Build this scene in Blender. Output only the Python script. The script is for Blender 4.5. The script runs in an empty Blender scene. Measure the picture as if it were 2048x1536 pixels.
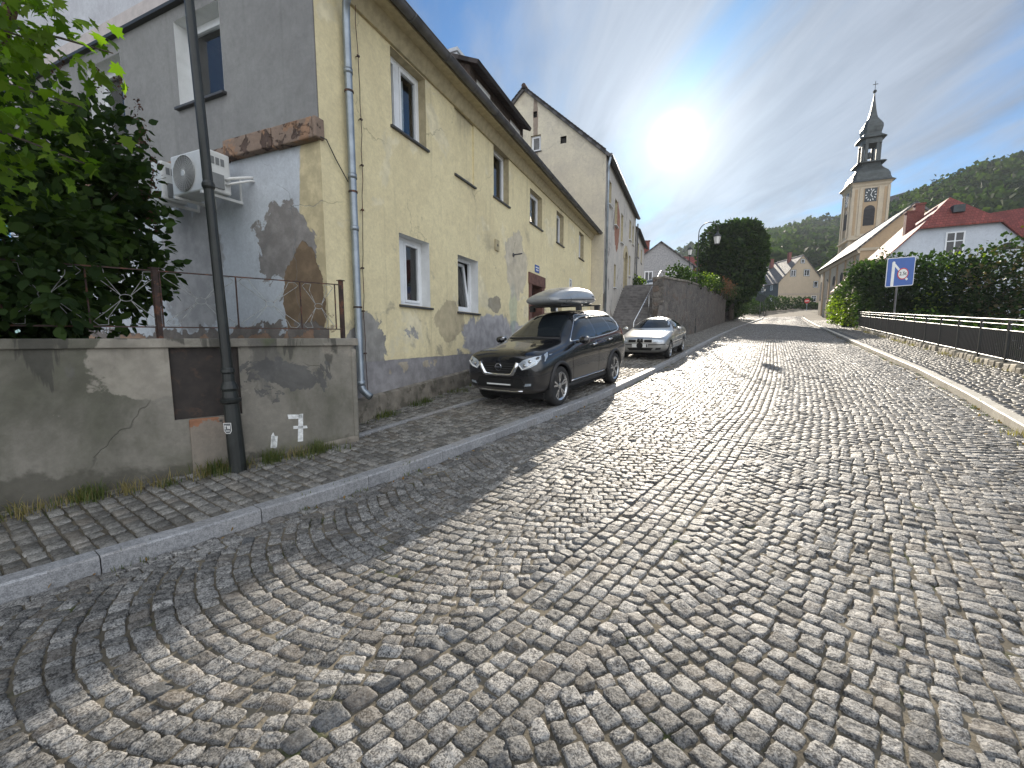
import bpy, bmesh, math, random
import numpy as np
from mathutils import Vector, Matrix, noise as mnoise
from mathutils.bvhtree import BVHTree
R = math.radians
C = bpy.context.scene.collection
scene = bpy.context.scene
rng = np.random.default_rng(7)
random.seed(7)

# ------------------------------------------------------------------ camera
cam_d = bpy.data.cameras.new("camera"); cam = bpy.data.objects.new("camera", cam_d); C.objects.link(cam)
cam.location = (0, 0, 1.75)
cam.rotation_euler = (R(90 - 6.4), 0, R(23.3))
cam_d.sensor_width = 36.0; cam_d.lens = 830 / 2048 * 36.0
cam_d.clip_start = 0.05; cam_d.clip_end = 3000
scene.camera = cam

# ------------------------------------------------------------------ light
SKX, SKY = 11.0, 4.4
SUN_AZ, SUN_EL = R(-2.9), R(22.7)          # azimuth measured from +Y towards +X
SUN = Vector((math.sin(SUN_AZ) * math.cos(SUN_EL), math.cos(SUN_AZ) * math.cos(SUN_EL), math.sin(SUN_EL)))
sun_d = bpy.data.lights.new("sun", 'SUN'); sun = bpy.data.objects.new("sun", sun_d); C.objects.link(sun)
sun_d.energy = 4.3; sun_d.angle = R(0.55); sun_d.color = (1.0, 0.90, 0.76)
sun.rotation_euler = SUN.to_track_quat('Z', 'Y').to_euler()
scene.view_settings.view_transform = 'Standard'
scene.view_settings.look = 'None'
scene.view_settings.gamma = 1.0
scene.view_settings.exposure = 1.32
scene.cycles.use_denoising = True
scene.cycles.max_bounces = 6
scene.cycles.sample_clamp_indirect = 6.0

def nd(nt, typ, ins=None, **props):
    n = nt.nodes.new('ShaderNode' + typ)
    for k, v in props.items(): setattr(n, k, v)
    for k, v in (ins or {}).items():
        s = n.inputs[k]
        if isinstance(v, bpy.types.NodeSocket): nt.links.new(v, s)
        else: s.default_value = v
    return n
def mth(nt, op, a, b=0.0, clamp=False):
    return nd(nt, 'Math', {0: a, 1: b}, operation=op, use_clamp=clamp).outputs[0]
def mixc(nt, f, a, b, bt='MIX'):
    c = lambda q: q if isinstance(q, bpy.types.NodeSocket) else (tuple(q) + (1,))[:4]
    return nd(nt, 'Mix', {0: f, 6: c(a), 7: c(b)}, data_type='RGBA', blend_type=bt).outputs[2]
def ramp(nt, v, a, b, c=0.0, d=1.0):
    return nd(nt, 'MapRange', {'Value': v, 'From Min': a, 'From Max': b, 'To Min': c, 'To Max': d},
              interpolation_type='SMOOTHSTEP').outputs[0]
def noise(nt, vec, scale, detail=4.0, rough=0.55, dist=0.0):
    return nd(nt, 'TexNoise', {'Vector': vec, 'Scale': scale, 'Detail': detail, 'Roughness': rough, 'Distortion': dist}).outputs['Fac']
def vmath(nt, op, a, b):
    return nd(nt, 'VectorMath', {0: a, 1: b}, operation=op).outputs[0]

w = bpy.data.worlds.new("World"); scene.world = w; w.use_nodes = True
nt = w.node_tree; nt.nodes.clear()
gen = nd(nt, 'TexCoord').outputs['Generated']
dirn = nd(nt, 'VectorMath', {0: gen}, operation='NORMALIZE').outputs[0]
sky = nd(nt, 'TexSky', sky_type='NISHITA', sun_disc=False, sun_elevation=SUN_EL, sun_rotation=SUN_AZ,
         altitude=300.0, air_density=1.0, dust_density=0.45, ozone_density=2.0)
sep = nd(nt, 'SeparateXYZ', {0: dirn})
zc = mth(nt, 'MAXIMUM', sep.outputs[2], 0.0)
den = mth(nt, 'ADD', zc, 0.16)
px = mth(nt, 'DIVIDE', sep.outputs[0], den); py = mth(nt, 'DIVIDE', sep.outputs[1], den)
flat = nd(nt, 'CombineXYZ', {0: px, 1: py, 2: 0.0}).outputs[0]
rot = nd(nt, 'Mapping', {'Vector': flat, 'Rotation': (0, 0, R(-28)), 'Scale': (1.0, 1.0, 1.0)}).outputs[0]
st_ = nd(nt, 'Mapping', {'Vector': rot, 'Scale': (1.5, 0.50, 1.0), 'Location': (SKX, SKY, 0)}).outputs[0]
warp = nd(nt, 'TexNoise', {'Vector': st_, 'Scale': 0.9, 'Detail': 3.0}).outputs['Color']
stw = vmath(nt, 'ADD', st_, nd(nt, 'VectorMath', {0: warp, 1: (0.55, 0.9, 0.0)}, operation='MULTIPLY').outputs[0])
n1 = noise(nt, stw, 1.5, 10.0, 0.58, 0.25)
st2 = nd(nt, 'Mapping', {'Vector': rot, 'Scale': (1.0, 0.6, 1.0), 'Location': (7.3, 2.1, 0)}).outputs[0]
n2 = noise(nt, st2, 0.7, 3.0, 0.5, 0.2)
cl = mth(nt, 'ADD', mth(nt, 'MULTIPLY', n1, 0.95), mth(nt, 'MULTIPLY', n2, 0.40))
dots = nd(nt, 'VectorMath', {0: dirn, 1: tuple(SUN)}, operation='DOT_PRODUCT').outputs['Value']
dpos = mth(nt, 'MAXIMUM', dots, 0.0)
g1 = mth(nt, 'POWER', dpos, 3200.0); g2 = mth(nt, 'POWER', dpos, 170.0); g3 = mth(nt, 'POWER', dpos, 10.0)
cl = mth(nt, 'ADD', cl, mth(nt, 'MULTIPLY', g3, 0.15))
side = nd(nt, 'VectorMath', {0: dirn, 1: (0.80, 0.60, 0.0)}, operation='DOT_PRODUCT').outputs['Value']
cl = mth(nt, 'ADD', cl, mth(nt, 'MULTIPLY', side, 0.10))
lowb = ramp(nt, sep.outputs[2], 0.0, 0.30, 0.12, 0.0)
cl = mth(nt, 'ADD', cl, lowb)
mask = ramp(nt, cl, 0.63, 0.90, 0.03, 0.88)
bg_sky = nd(nt, 'Background', {'Color': mixc(nt, 1.0, sky.outputs[0], (0.42, 0.86, 1.22), 'MULTIPLY'), 'Strength': 0.046})
fine = noise(nt, stw, 3.6, 7.0, 0.62, 0.3)
cb = mth(nt, 'ADD', 0.0, mth(nt, 'MULTIPLY', fine, 0.27))
cb = mth(nt, 'ADD', cb, mth(nt, 'MULTIPLY', g3, 0.14))
cb = mth(nt, 'ADD', cb, mth(nt, 'MULTIPLY', mth(nt, 'MULTIPLY', lowb, mth(nt, 'POWER', dpos, 3.0)), 1.5))
# added fill light: unseen sky behind and right of the viewer brightened for shaded walls
back = nd(nt, 'VectorMath', {0: dirn, 1: (0.50, -0.82, 0.28)}, operation='DOT_PRODUCT').outputs['Value']
bk = ramp(nt, back, 0.0, 0.55)
cb = mth(nt, 'ADD', cb, mth(nt, 'MULTIPLY', bk, 0.48))
mask = mth(nt, 'MAXIMUM', mask, bk)
bg_cl = nd(nt, 'Background', {'Color': mixc(nt, bk, (0.86, 0.955, 1.09), (0.95, 0.99, 1.05)), 'Strength': cb})
mx = nd(nt, 'MixShader', {0: mask, 1: bg_sky.outputs[0], 2: bg_cl.outputs[0]})
glow = mth(nt, 'ADD', mth(nt, 'MULTIPLY', g1, 2.6), mth(nt, 'MULTIPLY', g2, 0.20))
bg_gl = nd(nt, 'Background', {'Color': (1.0, 0.95, 0.86, 1), 'Strength': glow})
ad = nd(nt, 'AddShader', {0: mx.outputs[0], 1: bg_gl.outputs[0]})
o_ = nt.nodes.new('ShaderNodeOutputWorld'); nt.links.new(ad.outputs[0], o_.inputs[0])

# ------------------------------------------------------------------ materials
MATS = {}
def newmat(name):
    m = bpy.data.materials.new(name); m.use_nodes = True
    t = m.node_tree; t.nodes.clear()
    out = t.nodes.new('ShaderNodeOutputMaterial')
    b = t.nodes.new('ShaderNodeBsdfPrincipled'); t.links.new(b.outputs[0], out.inputs[0])
    MATS[name] = m
    return m, t, b
def pbr(name, col, rough=0.6, metal=0.0, var=0.15, scale=6.0, bump=0.0, bscale=40.0, spec=0.5, coat=0.0, island=0.0, dirt=None):
    """plain surface with a little tonal noise; dirt=(colour, scale, threshold)"""
    m, t, b = newmat(name)
    pos = nd(t, 'TexCoord').outputs['Object']
    c = tuple(col)
    if var or dirt or island:
        n = noise(t, pos, scale, 5.0, 0.6)
        f = ramp(t, n, 0.3, 0.7)
        lo = tuple(x * (1 - var) for x in c); hi = tuple(min(1, x * (1 + var)) for x in c)
        cc = mixc(t, f, lo, hi)
        if island:
            ri = nd(t, 'NewGeometry').outputs['Random Per Island']
            cc = mixc(t, 1.0, cc, nd(t, 'CombineColor', {0: ramp(t, ri, 0, 1, 1 - island, 1 + island), 1: ramp(t, ri, 0, 1, 1 - island, 1 + island), 2: ramp(t, ri, 0, 1, 1 - island, 1 + island)}).outputs[0], 'MULTIPLY')
        if dirt:
            dm = ramp(t, noise(t, pos, dirt[1], 6.0, 0.65), dirt[2], dirt[2] + 0.12)
            cc = mixc(t, dm, cc, dirt[0])
        t.links.new(cc, b.inputs['Base Color'])
        rv = nd(t, 'MapRange', {'Value': n, 'From Min': .3, 'From Max': .7, 'To Min': max(0.02, rough - .06), 'To Max': min(1, rough + .06)}).outputs[0]
        t.links.new(rv, b.inputs['Roughness'])
    else:
        b.inputs['Base Color'].default_value = c + (1,); b.inputs['Roughness'].default_value = rough
    b.inputs['Metallic'].default_value = metal
    b.inputs['Specular IOR Level'].default_value = spec
    if coat: b.inputs['Coat Weight'].default_value = coat; b.inputs['Coat Roughness'].default_value = 0.03
    if bump:
        bn = nd(t, 'Bump', {'Height': noise(t, pos, bscale, 6.0, 0.6), 'Strength': 1.0, 'Distance': bump}).outputs[0]
        t.links.new(bn, b.inputs['Normal'])
    return m
def plaster(name, base, base2, patches=(), bump=0.004, bscale=30.0, streak=0.25, rough=0.9, crack=True):
    """render on a wall: blotches, streaks, patches where paint has come off (own shapes), cracks"""
    m, t, b = newmat(name)
    P = nd(t, 'NewGeometry').outputs['Position']
    z = nd(t, 'SeparateXYZ', {0: P}).outputs[2]
    f = ramp(t, noise(t, P, 0.9, 6.0, 0.6), 0.35, 0.68)
    cc = mixc(t, f, base, base2)
    f2 = ramp(t, noise(t, P, 7.0, 5.0, 0.65), 0.42, 0.75, 0, 0.35)
    cc = mixc(t, f2, cc, tuple(x * 0.72 for x in base2))
    cc = mixc(t, ramp(t, noise(t, P, 22.0, 8.0, 0.7), 0.36, 0.66, 0.22, 0.0), cc, tuple(x * 0.55 for x in base2))
    cc = mixc(t, ramp(t, noise(t, P, 3.1, 8.0, 0.72), 0.50, 0.72, 0.0, 0.38), cc, tuple(min(1, x * 1.18) for x in base))
    hgt = mth(t, 'MULTIPLY', noise(t, P, bscale, 6.0, 0.65), 1.0)
    if streak:
        sv = nd(t, 'Mapping', {'Vector': P, 'Scale': (5.0, 5.0, 0.28)}).outputs[0]
        s = ramp(t, noise(t, sv, 1.3, 5.0, 0.6), 0.52, 0.78, 0, streak)
        cc = mixc(t, s, cc, tuple(x * 0.45 for x in base))
    for q in patches:
        sc = q.get('scale', 1.5)
        nvec = nd(t, 'Mapping', {'Vector': P, 'Location': q.get('off', (0, 0, 0)), 'Scale': q.get('str', (1, 1, 1))}).outputs[0]
        n = noise(t, nvec, sc, 7.0, 0.62, 0.4)
        if 'loc' in q:
            d = vmath(t, 'DIVIDE', vmath(t, 'SUBTRACT', P, q['loc']), q['rad'])
            ln = nd(t, 'VectorMath', {0: d}, operation='LENGTH').outputs['Value']
            v = mth(t, 'ADD', mth(t, 'SUBTRACT', 1.0, ln), mth(t, 'MULTIPLY', mth(t, 'SUBTRACT', n, 0.5), q.get('rag', 1.6)))
            mk = ramp(t, v, -q.get('soft', .03), q.get('soft', .03), 0, q.get('op', 1))
        else:
            if 'z' in q:
                zb = nd(t, 'MapRange', {'Value': z, 'From Min': q['z'][0], 'From Max': q['z'][1], 'To Min': q['z'][2], 'To Max': q['z'][3]}).outputs[0]
                n = mth(t, 'ADD', n, zb)
            mk = ramp(t, n, q['thr'], q['thr'] + q.get('soft', .03), 0, q.get('op', 1))
        col = q['col']
        c2 = mixc(t, ramp(t, noise(t, P, 5.0, 5.0, 0.6), .35, .7), tuple(x * .78 for x in col), tuple(min(1, x * 1.12) for x in col))
        cc = mixc(t, mk, cc, c2)
        if q.get('deep', 0): hgt = mth(t, 'SUBTRACT', hgt, mth(t, 'MULTIPLY', mk, q['deep']))
    if crack:
        vo = nd(t, 'TexVoronoi', {'Vector': vmath(t, 'ADD', P, nd(t, 'VectorMath', {0: nd(t, 'TexNoise', {'Vector': P, 'Scale': 2.5, 'Detail': 4}).outputs['Color'], 1: (0.5, 0.5, 0.5)}, operation='MULTIPLY').outputs[0]), 'Scale': 0.55}, feature='DISTANCE_TO_EDGE').outputs['Distance']
        ck = mth(t, 'MULTIPLY', ramp(t, vo, 0.0, 0.007, 1, 0), ramp(t, noise(t, P, 0.8, 2.0), .5, .6))
        cc = mixc(t, mth(t, 'MULTIPLY', ck, 0.55), cc, tuple(x * .3 for x in base))
        hgt = mth(t, 'SUBTRACT', hgt, mth(t, 'MULTIPLY', ck, .6))
    t.links.new(cc, b.inputs['Base Color'])
    b.inputs['Roughness'].default_value = rough
    b.inputs['Specular IOR Level'].default_value = 0.25
    bn = nd(t, 'Bump', {'Height': hgt, 'Strength': 1.0, 'Distance': bump}).outputs[0]
    t.links.new(bn, b.inputs['Normal'])
    return m
def leafmat(name, a, b_, trans=0.35, rough=0.5, spec=0.35):
    m = bpy.data.materials.new(name); m.use_nodes = True; MATS[name] = m
    t = m.node_tree; t.nodes.clear()
    out = t.nodes.new('ShaderNodeOutputMaterial')
    ri = nd(t, 'NewGeometry').outputs['Random Per Island']
    P = nd(t, 'NewGeometry').outputs['Position']
    c = mixc(t, ri, a, b_)
    c = mixc(t, ramp(t, noise(t, P, 0.8, 3.0), .35, .65, 0, .4), c, tuple(x * .6 for x in a))
    b = nd(t, 'BsdfPrincipled', {'Base Color': c, 'Roughness': rough, 'Specular IOR Level': spec})
    tr = nd(t, 'BsdfTranslucent', {'Color': mixc(t, 1.0, c, (1.6, 1.9, 0.55), 'MULTIPLY')})
    mx = nd(t, 'MixShader', {0: trans, 1: b.outputs[0], 2: tr.outputs[0]})
    t.links.new(mx.outputs[0], out.inputs[0])
    return m
def granite(name, lo, hi, bump=0.006, rough=0.5, warm=0.0, cvar=0.34):
    m, t, b = newmat(name)
    g = nd(t, 'NewGeometry'); P = g.outputs['Position']; ri = g.outputs['Random Per Island']
    n1 = noise(t, P, 30.0, 7.0, 0.75); n2 = noise(t, P, 120.0, 3.0, 0.6)
    f = mth(t, 'ADD', mth(t, 'MULTIPLY', n1, .7), mth(t, 'MULTIPLY', n2, .45))
    cc = mixc(t, ramp(t, f, .44, .70), lo, hi)
    rv = ramp(t, ri, 0, 1, 1 - cvar, 1 + cvar)
    cc = mixc(t, 1.0, cc, nd(t, 'CombineColor', {0: rv, 1: rv, 2: rv}).outputs[0], 'MULTIPLY')
    r2 = mth(t, 'FRACT', mth(t, 'MULTIPLY', ri, 37.7))
    cc = mixc(t, mth(t, 'MULTIPLY', ramp(t, r2, .7, 1.0), .18), cc, (0.20, 0.15, 0.10))
    big = ramp(t, noise(t, P, 0.7, 4.0), .45, .7, 0, .10)
    cc = mixc(t, big, cc, (0.17, 0.145, 0.11))
    t.links.new(cc, b.inputs['Base Color'])
    t.links.new(nd(t, 'MapRange', {'Value': n1, 'From Min': .3, 'From Max': .7, 'To Min': rough + .1, 'To Max': rough - .1}).outputs[0], b.inputs['Roughness'])
    b.inputs['Specular IOR Level'].default_value = 0.22
    bn = nd(t, 'Bump', {'Height': mth(t, 'ADD', noise(t, P, 40.0, 7.0, 0.7), mth(t, 'MULTIPLY', noise(t, P, 14.0, 3.0), .8)), 'Strength': 1.0, 'Distance': bump}).outputs[0]
    t.links.new(bn, b.inputs['Normal'])
    return m
def glassmat(name, tint=(0.02, 0.025, 0.03), clear=0.0, rough=0.02):
    m, t, b = newmat(name)
    b.inputs['Base Color'].default_value = tint + (1,); b.inputs['Roughness'].default_value = rough
    b.inputs['Specular IOR Level'].default_value = 0.7
    if clear:
        tr = nd(t, 'BsdfTransparent', {'Color': (0.9, 0.95, 0.95, 1)})
        fr = nd(t, 'Fresnel', {'IOR': 1.5}).outputs[0]
        gl = nd(t, 'BsdfGlossy', {'Roughness': rough, 'Color': (1, 1, 1, 1)})
        a = nd(t, 'MixShader', {0: mth(t, 'ADD', mth(t, 'MULTIPLY', fr, 1.0), 0.04, True), 1: tr.outputs[0], 2: gl.outputs[0]})
        out = [n for n in t.nodes if n.type == 'OUTPUT_MATERIAL'][0]
        t.links.new(a.outputs[0], out.inputs[0])
    return m

# ------------------------------------------------------------------ mesh helpers
WINV = {}
def tag(o, label, cat, group=None, kind=None):
    if label: o['label'] = label
    if cat: o['category'] = cat
    if group: o['group'] = group
    if kind: o['kind'] = kind
    return o
def thing(name, label, cat, loc=(0, 0, 0), rot=(0, 0, 0), group=None, local=False):
    o = bpy.data.objects.new(name, None); C.objects.link(o)
    o.empty_display_size = 0.2
    o.location = loc; o.rotation_euler = rot
    tag(o, label, cat, group)
    if not local:
        WINV[o.name] = (Matrix.Translation(loc) @ Vector((0, 0, 0)).to_track_quat('Z', 'Y').to_matrix().to_4x4() if False else Matrix.Translation(loc)).inverted()
        assert tuple(rot) == (0, 0, 0)
    return o
def adopt(o, parent):
    o.parent = parent
    if parent.name in WINV: o.matrix_parent_inverse = WINV[parent.name]
def dup(root, label=None, loc=None, rot=None, group=None):
    r = root.copy(); C.objects.link(r)
    if loc is not None: r.location = loc
    if rot is not None: r.rotation_euler = rot
    if label: r['label'] = label
    if group: r['group'] = group
    def rec(a, b):
        for ch in list(a.children):
            c = ch.copy(); C.objects.link(c); c.parent = b; rec(ch, c)
    rec(root, r)
    return r
def mk(name, verts, faces, mats, parent=None, smooth=False, mi=None, bevel=0.0, kind=None):
    me = bpy.data.meshes.new(name)
    me.from_pydata([tuple(map(float, v)) for v in verts], [], [tuple(map(int, f)) for f in faces])
    for m in (mats if isinstance(mats, (list, tuple)) else [mats]): me.materials.append(MATS[m] if isinstance(m, str) else m)
    if mi is not None: me.polygons.foreach_set('material_index', np.asarray(mi, dtype=np.int32))
    me.validate(); me.update()
    o = bpy.data.objects.new(name, me); C.objects.link(o)
    if parent: adopt(o, parent)
    if smooth:
        me.polygons.foreach_set('use_smooth', np.ones(len(me.polygons), dtype=bool))
    if bevel:
        b = o.modifiers.new('bevel', 'BEVEL'); b.width = bevel; b.segments = 2; b.limit_method = 'ANGLE'; b.angle_limit = R(40)
    if kind: o['kind'] = kind
    return o
class MB:
    def __init__(s): s.v = []; s.f = []; s.m = []
    def add(s, vs, fs, mi=0):
        o = len(s.v); s.v += [tuple(x) for x in vs]
        for f in fs: s.f.append([o + i for i in f]); s.m.append(mi)
    def hexa(s, p, mi=0):      # p: 4 bottom, 4 top (ccw)
        s.add(p, [(3, 2, 1, 0), (4, 5, 6, 7), (0, 1, 5, 4), (1, 2, 6, 5), (2, 3, 7, 6), (3, 0, 4, 7)], mi)
    def box(s, x0, y0, z0, x1, y1, z1, mi=0):
        s.hexa([(x0, y0, z0), (x1, y0, z0), (x1, y1, z0), (x0, y1, z0), (x0, y0, z1), (x1, y0, z1), (x1, y1, z1), (x0, y1, z1)], mi)
    def obox(s, c, ax, ay, az, mi=0):   # centre + three half-axis vectors
        c = Vector(c); ax = Vector(ax); ay = Vector(ay); az = Vector(az)
        s.hexa([c - ax - ay - az, c + ax - ay - az, c + ax + ay - az, c - ax + ay - az, c - ax - ay + az, c + ax - ay + az, c + ax + ay + az, c - ax + ay + az], mi)
    def bar(s, a, b, w, h=None, up=(0, 0, 1), mi=0):
        a = Vector(a); b = Vector(b); d = (b - a); L = d.length; d.normalize()
        u = d.cross(Vector(up))
        if u.length < 1e-4: u = d.cross(Vector((1, 0, 0)))
        u.normalize(); v = u.cross(d); h = h or w
        s.obox((a + b) / 2, u * w / 2, d * L / 2, v * h / 2, mi)
    def tube(s, pts, r, n=8, caps=True, mi=0):
        pts = [Vector(p) for p in pts]; rs = r if isinstance(r, (list, tuple)) else [r] * len(pts)
        vs = []; up = None
        for i, p in enumerate(pts):
            d = (pts[min(i + 1, len(pts) - 1)] - pts[max(i - 1, 0)]).normalized()
            if up is None:
                up = d.orthogonal().normalized()
            up = (up - d * up.dot(d)).normalized(); sd = d.cross(up)
            for k in range(n):
                a = 2 * math.pi * k / n
                vs.append(p + (up * math.cos(a) + sd * math.sin(a)) * rs[i])
        fs = []
        for i in range(len(pts) - 1):
            for k in range(n):
                fs.append((i * n + k, i * n + (k + 1) % n, (i + 1) * n + (k + 1) % n, (i + 1) * n + k))
        if caps:
            fs.append(tuple(range(n))[::-1]); fs.append(tuple((len(pts) - 1) * n + k for k in range(n)))
        s.add(vs, fs, mi)
    def lathe(s, c, prof, n=16, mi=0, axis=None, sq=0.0, rot=0.0):
        """prof [(r, h)]; axis: (ux, uy, uz) frame vectors; sq blends circle to square"""
        c = Vector(c); X, Y, Z = axis or (Vector((1, 0, 0)), Vector((0, 1, 0)), Vector((0, 0, 1)))
        vs = []
        for r, h in prof:
            for k in range(n):
                a = 2 * math.pi * (k + .5) / n + rot
                ca, sa = math.cos(a), math.sin(a)
                vs.append(c + X * (r * ca) + Y * (r * sa) + Z * h)
        fs = [(i * n + k, i * n + (k + 1) % n, (i + 1) * n + (k + 1) % n, (i + 1) * n + k) for i in range(len(prof) - 1) for k in range(n)]
        fs.append(tuple(range(n))[::-1]); fs.append(tuple((len(prof) - 1) * n + k for k in range(n)))
        s.add(vs, fs, mi)
    def prism(s, poly, off, mi=0):
        off = Vector(off); a = [Vector(p) for p in poly]; n = len(a)
        s.add(a + [p + off for p in a], [tuple(range(n))[::-1], tuple(range(n, 2 * n))] + [(i, (i + 1) % n, n + (i + 1) % n, n + i) for i in range(n)], mi)
    def quad(s, *p, mi=0): s.add(p, [tuple(range(len(p)))], mi)
    def build(s, name, mats, parent=None, smooth=False, bevel=0.0, kind=None):
        return mk(name, s.v, s.f, mats, parent, smooth, s.m, bevel, kind)
def recalc(o):
    bm = bmesh.new(); bm.from_mesh(o.data); bmesh.ops.recalc_face_normals(bm, faces=bm.faces); bm.to_mesh(o.data); bm.free(); return o
class Pl:
    """a wall plane: u runs along the wall, n points out of it"""
    def __init__(s, o, u, n): s.o = Vector(o); s.u = Vector(u); s.n = Vector(n)
    def p(s, u, z, d=0.0): q = s.o + s.u * u + s.n * d; return Vector((q.x, q.y, z))
    def box(s, mb, u0, u1, z0, z1, d0, d1, mi=0):
        mb.hexa([s.p(u0, z0, d0), s.p(u1, z0, d0), s.p(u1, z0, d1), s.p(u0, z0, d1), s.p(u0, z1, d0), s.p(u1, z1, d0), s.p(u1, z1, d1), s.p(u0, z1, d1)], mi)
def wallgrid(mb, pl, u0, u1, z0, z1, ops, mi=0, step=None):
    us = sorted({u0, u1, *[q for o in ops for q in o[:2]]}); zs = sorted({z0, z1, *[q for o in ops for q in o[2:4]]})
    for a, b in zip(us, us[1:]):
        for c, d in zip(zs, zs[1:]):
            if any(o[0] - 1e-6 <= a and b <= o[1] + 1e-6 and o[2] - 1e-6 <= c and d <= o[3] + 1e-6 for o in ops): continue
            mb.quad(pl.p(a, c), pl.p(b, c), pl.p(b, d), pl.p(a, d), mi=mi)

# ------------------------------------------------------------------ road frame: s along the road, t to its right
_a = R(10.7); SD = (math.sin(_a), math.cos(_a)); ND = (math.cos(_a), -math.sin(_a))
def XY(s, t): return (s * SD[0] + t * ND[0], s * SD[1] + t * ND[1])
def ST(x, y): return (x * SD[0] + y * SD[1], x * ND[0] + y * ND[1])
_LS = [-12, -6, -2, .23, 1.1, 1.8, 2.5, 3.3, 4.9, 8.0, 12, 16.3, 21.3, 30, 41.4, 60, 78, 95, 110, 140]
_LT = [-8.2, -6.0, -4.75, -4.22, -3.98, -3.82, -3.69, -3.57, -3.42, -3.2, -3.25, -3.40, -3.62, -3.95, -4.2, -4.25, -4.2, -4.6, -6.0, -11]
_RS = [-12, -6, -2, 0, 2, 5.4, 8.0, 10.7, 14.2, 25.2, 36, 47.3, 60, 72.5, 78, 95, 140]
_RT = [-1.8, .3, 1.3, 1.75, 2.1, 2.42, 2.55, 2.63, 2.63, 2.24, 1.85, 1.47, 1.2, 1.05, 1.0, 1.2, 1.5]
tL = lambda s: np.interp(s, _LS, _LT)
tR = lambda s: np.interp(s, _RS, _RT)
def zr(s):
    s = np.asarray(s, float)
    return 0.06 * s + 0.03 * np.clip(s - 74, 0, 40) + 0.02 * np.clip(s - 90, 0, 40)
def zpl(s, t): return zr(s) + 0.115 + 0.03 * np.clip(tL(s) - t - 0.5, 0, 4) + .0 * t     # left pavement
def zpr(s, t): return zr(s) + 0.115 + 0.012 * np.clip(t - tR(s), 0, 3)
def G(x, y): s, t = ST(x, y); return float(zpl(s, t)) if t < tL(s) else (float(zpr(s, t)) if t > tR(s) else float(zr(s)))

# ================================================================== GROUND
granite('granite_sett', (0.036, 0.036, 0.037), (0.275, 0.27, 0.258), 0.011, 0.55)
granite('granite_dark', (0.035, 0.038, 0.042), (0.12, 0.125, 0.13), 0.006, 0.55, cvar=.15)
granite('granite_pave', (0.075, 0.072, 0.066), (0.235, 0.228, 0.212), 0.004, 0.55)
granite('granite_kerb', (0.18, 0.185, 0.195), (0.34, 0.345, 0.355), 0.002, 0.6, cvar=.10)
granite('granite_pale', (0.36, 0.34, 0.29), (0.56, 0.53, 0.46), 0.002, 0.6, cvar=.08)
granite('kerb_rough', (0.20, 0.18, 0.14), (0.46, 0.42, 0.34), 0.010, 0.75, cvar=.2)
pbr('joint_sand', (0.12, 0.105, 0.08), 0.95, var=.5, scale=1.3, bump=.006, bscale=60, dirt=((0.05, 0.06, 0.025), 3.0, .58), spec=.2)
pbr('earth', (0.09, 0.085, 0.05), 1.0, var=.4, scale=2.0, spec=.1)

def tW(s):   # back edge of the left pavement
    return np.interp(s, [-8, .39, 3.44, 3.5, 19.7, 20.2, 23.2, 23.6, 31, 58, 80, 100], [-8.53, -5.86, -4.89, -5.60, -8.67, -8.9, -8.5, -5.75, -5.75, -7.2, -7.75, -8.3])
def tF(s):   # back edge of the right pavement
    return np.interp(s, [0, 6, 13, 21, 36, 52, 80], [4.6, 4.45, 4.2, 3.85, 3.4, 3.1, 2.9])

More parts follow.
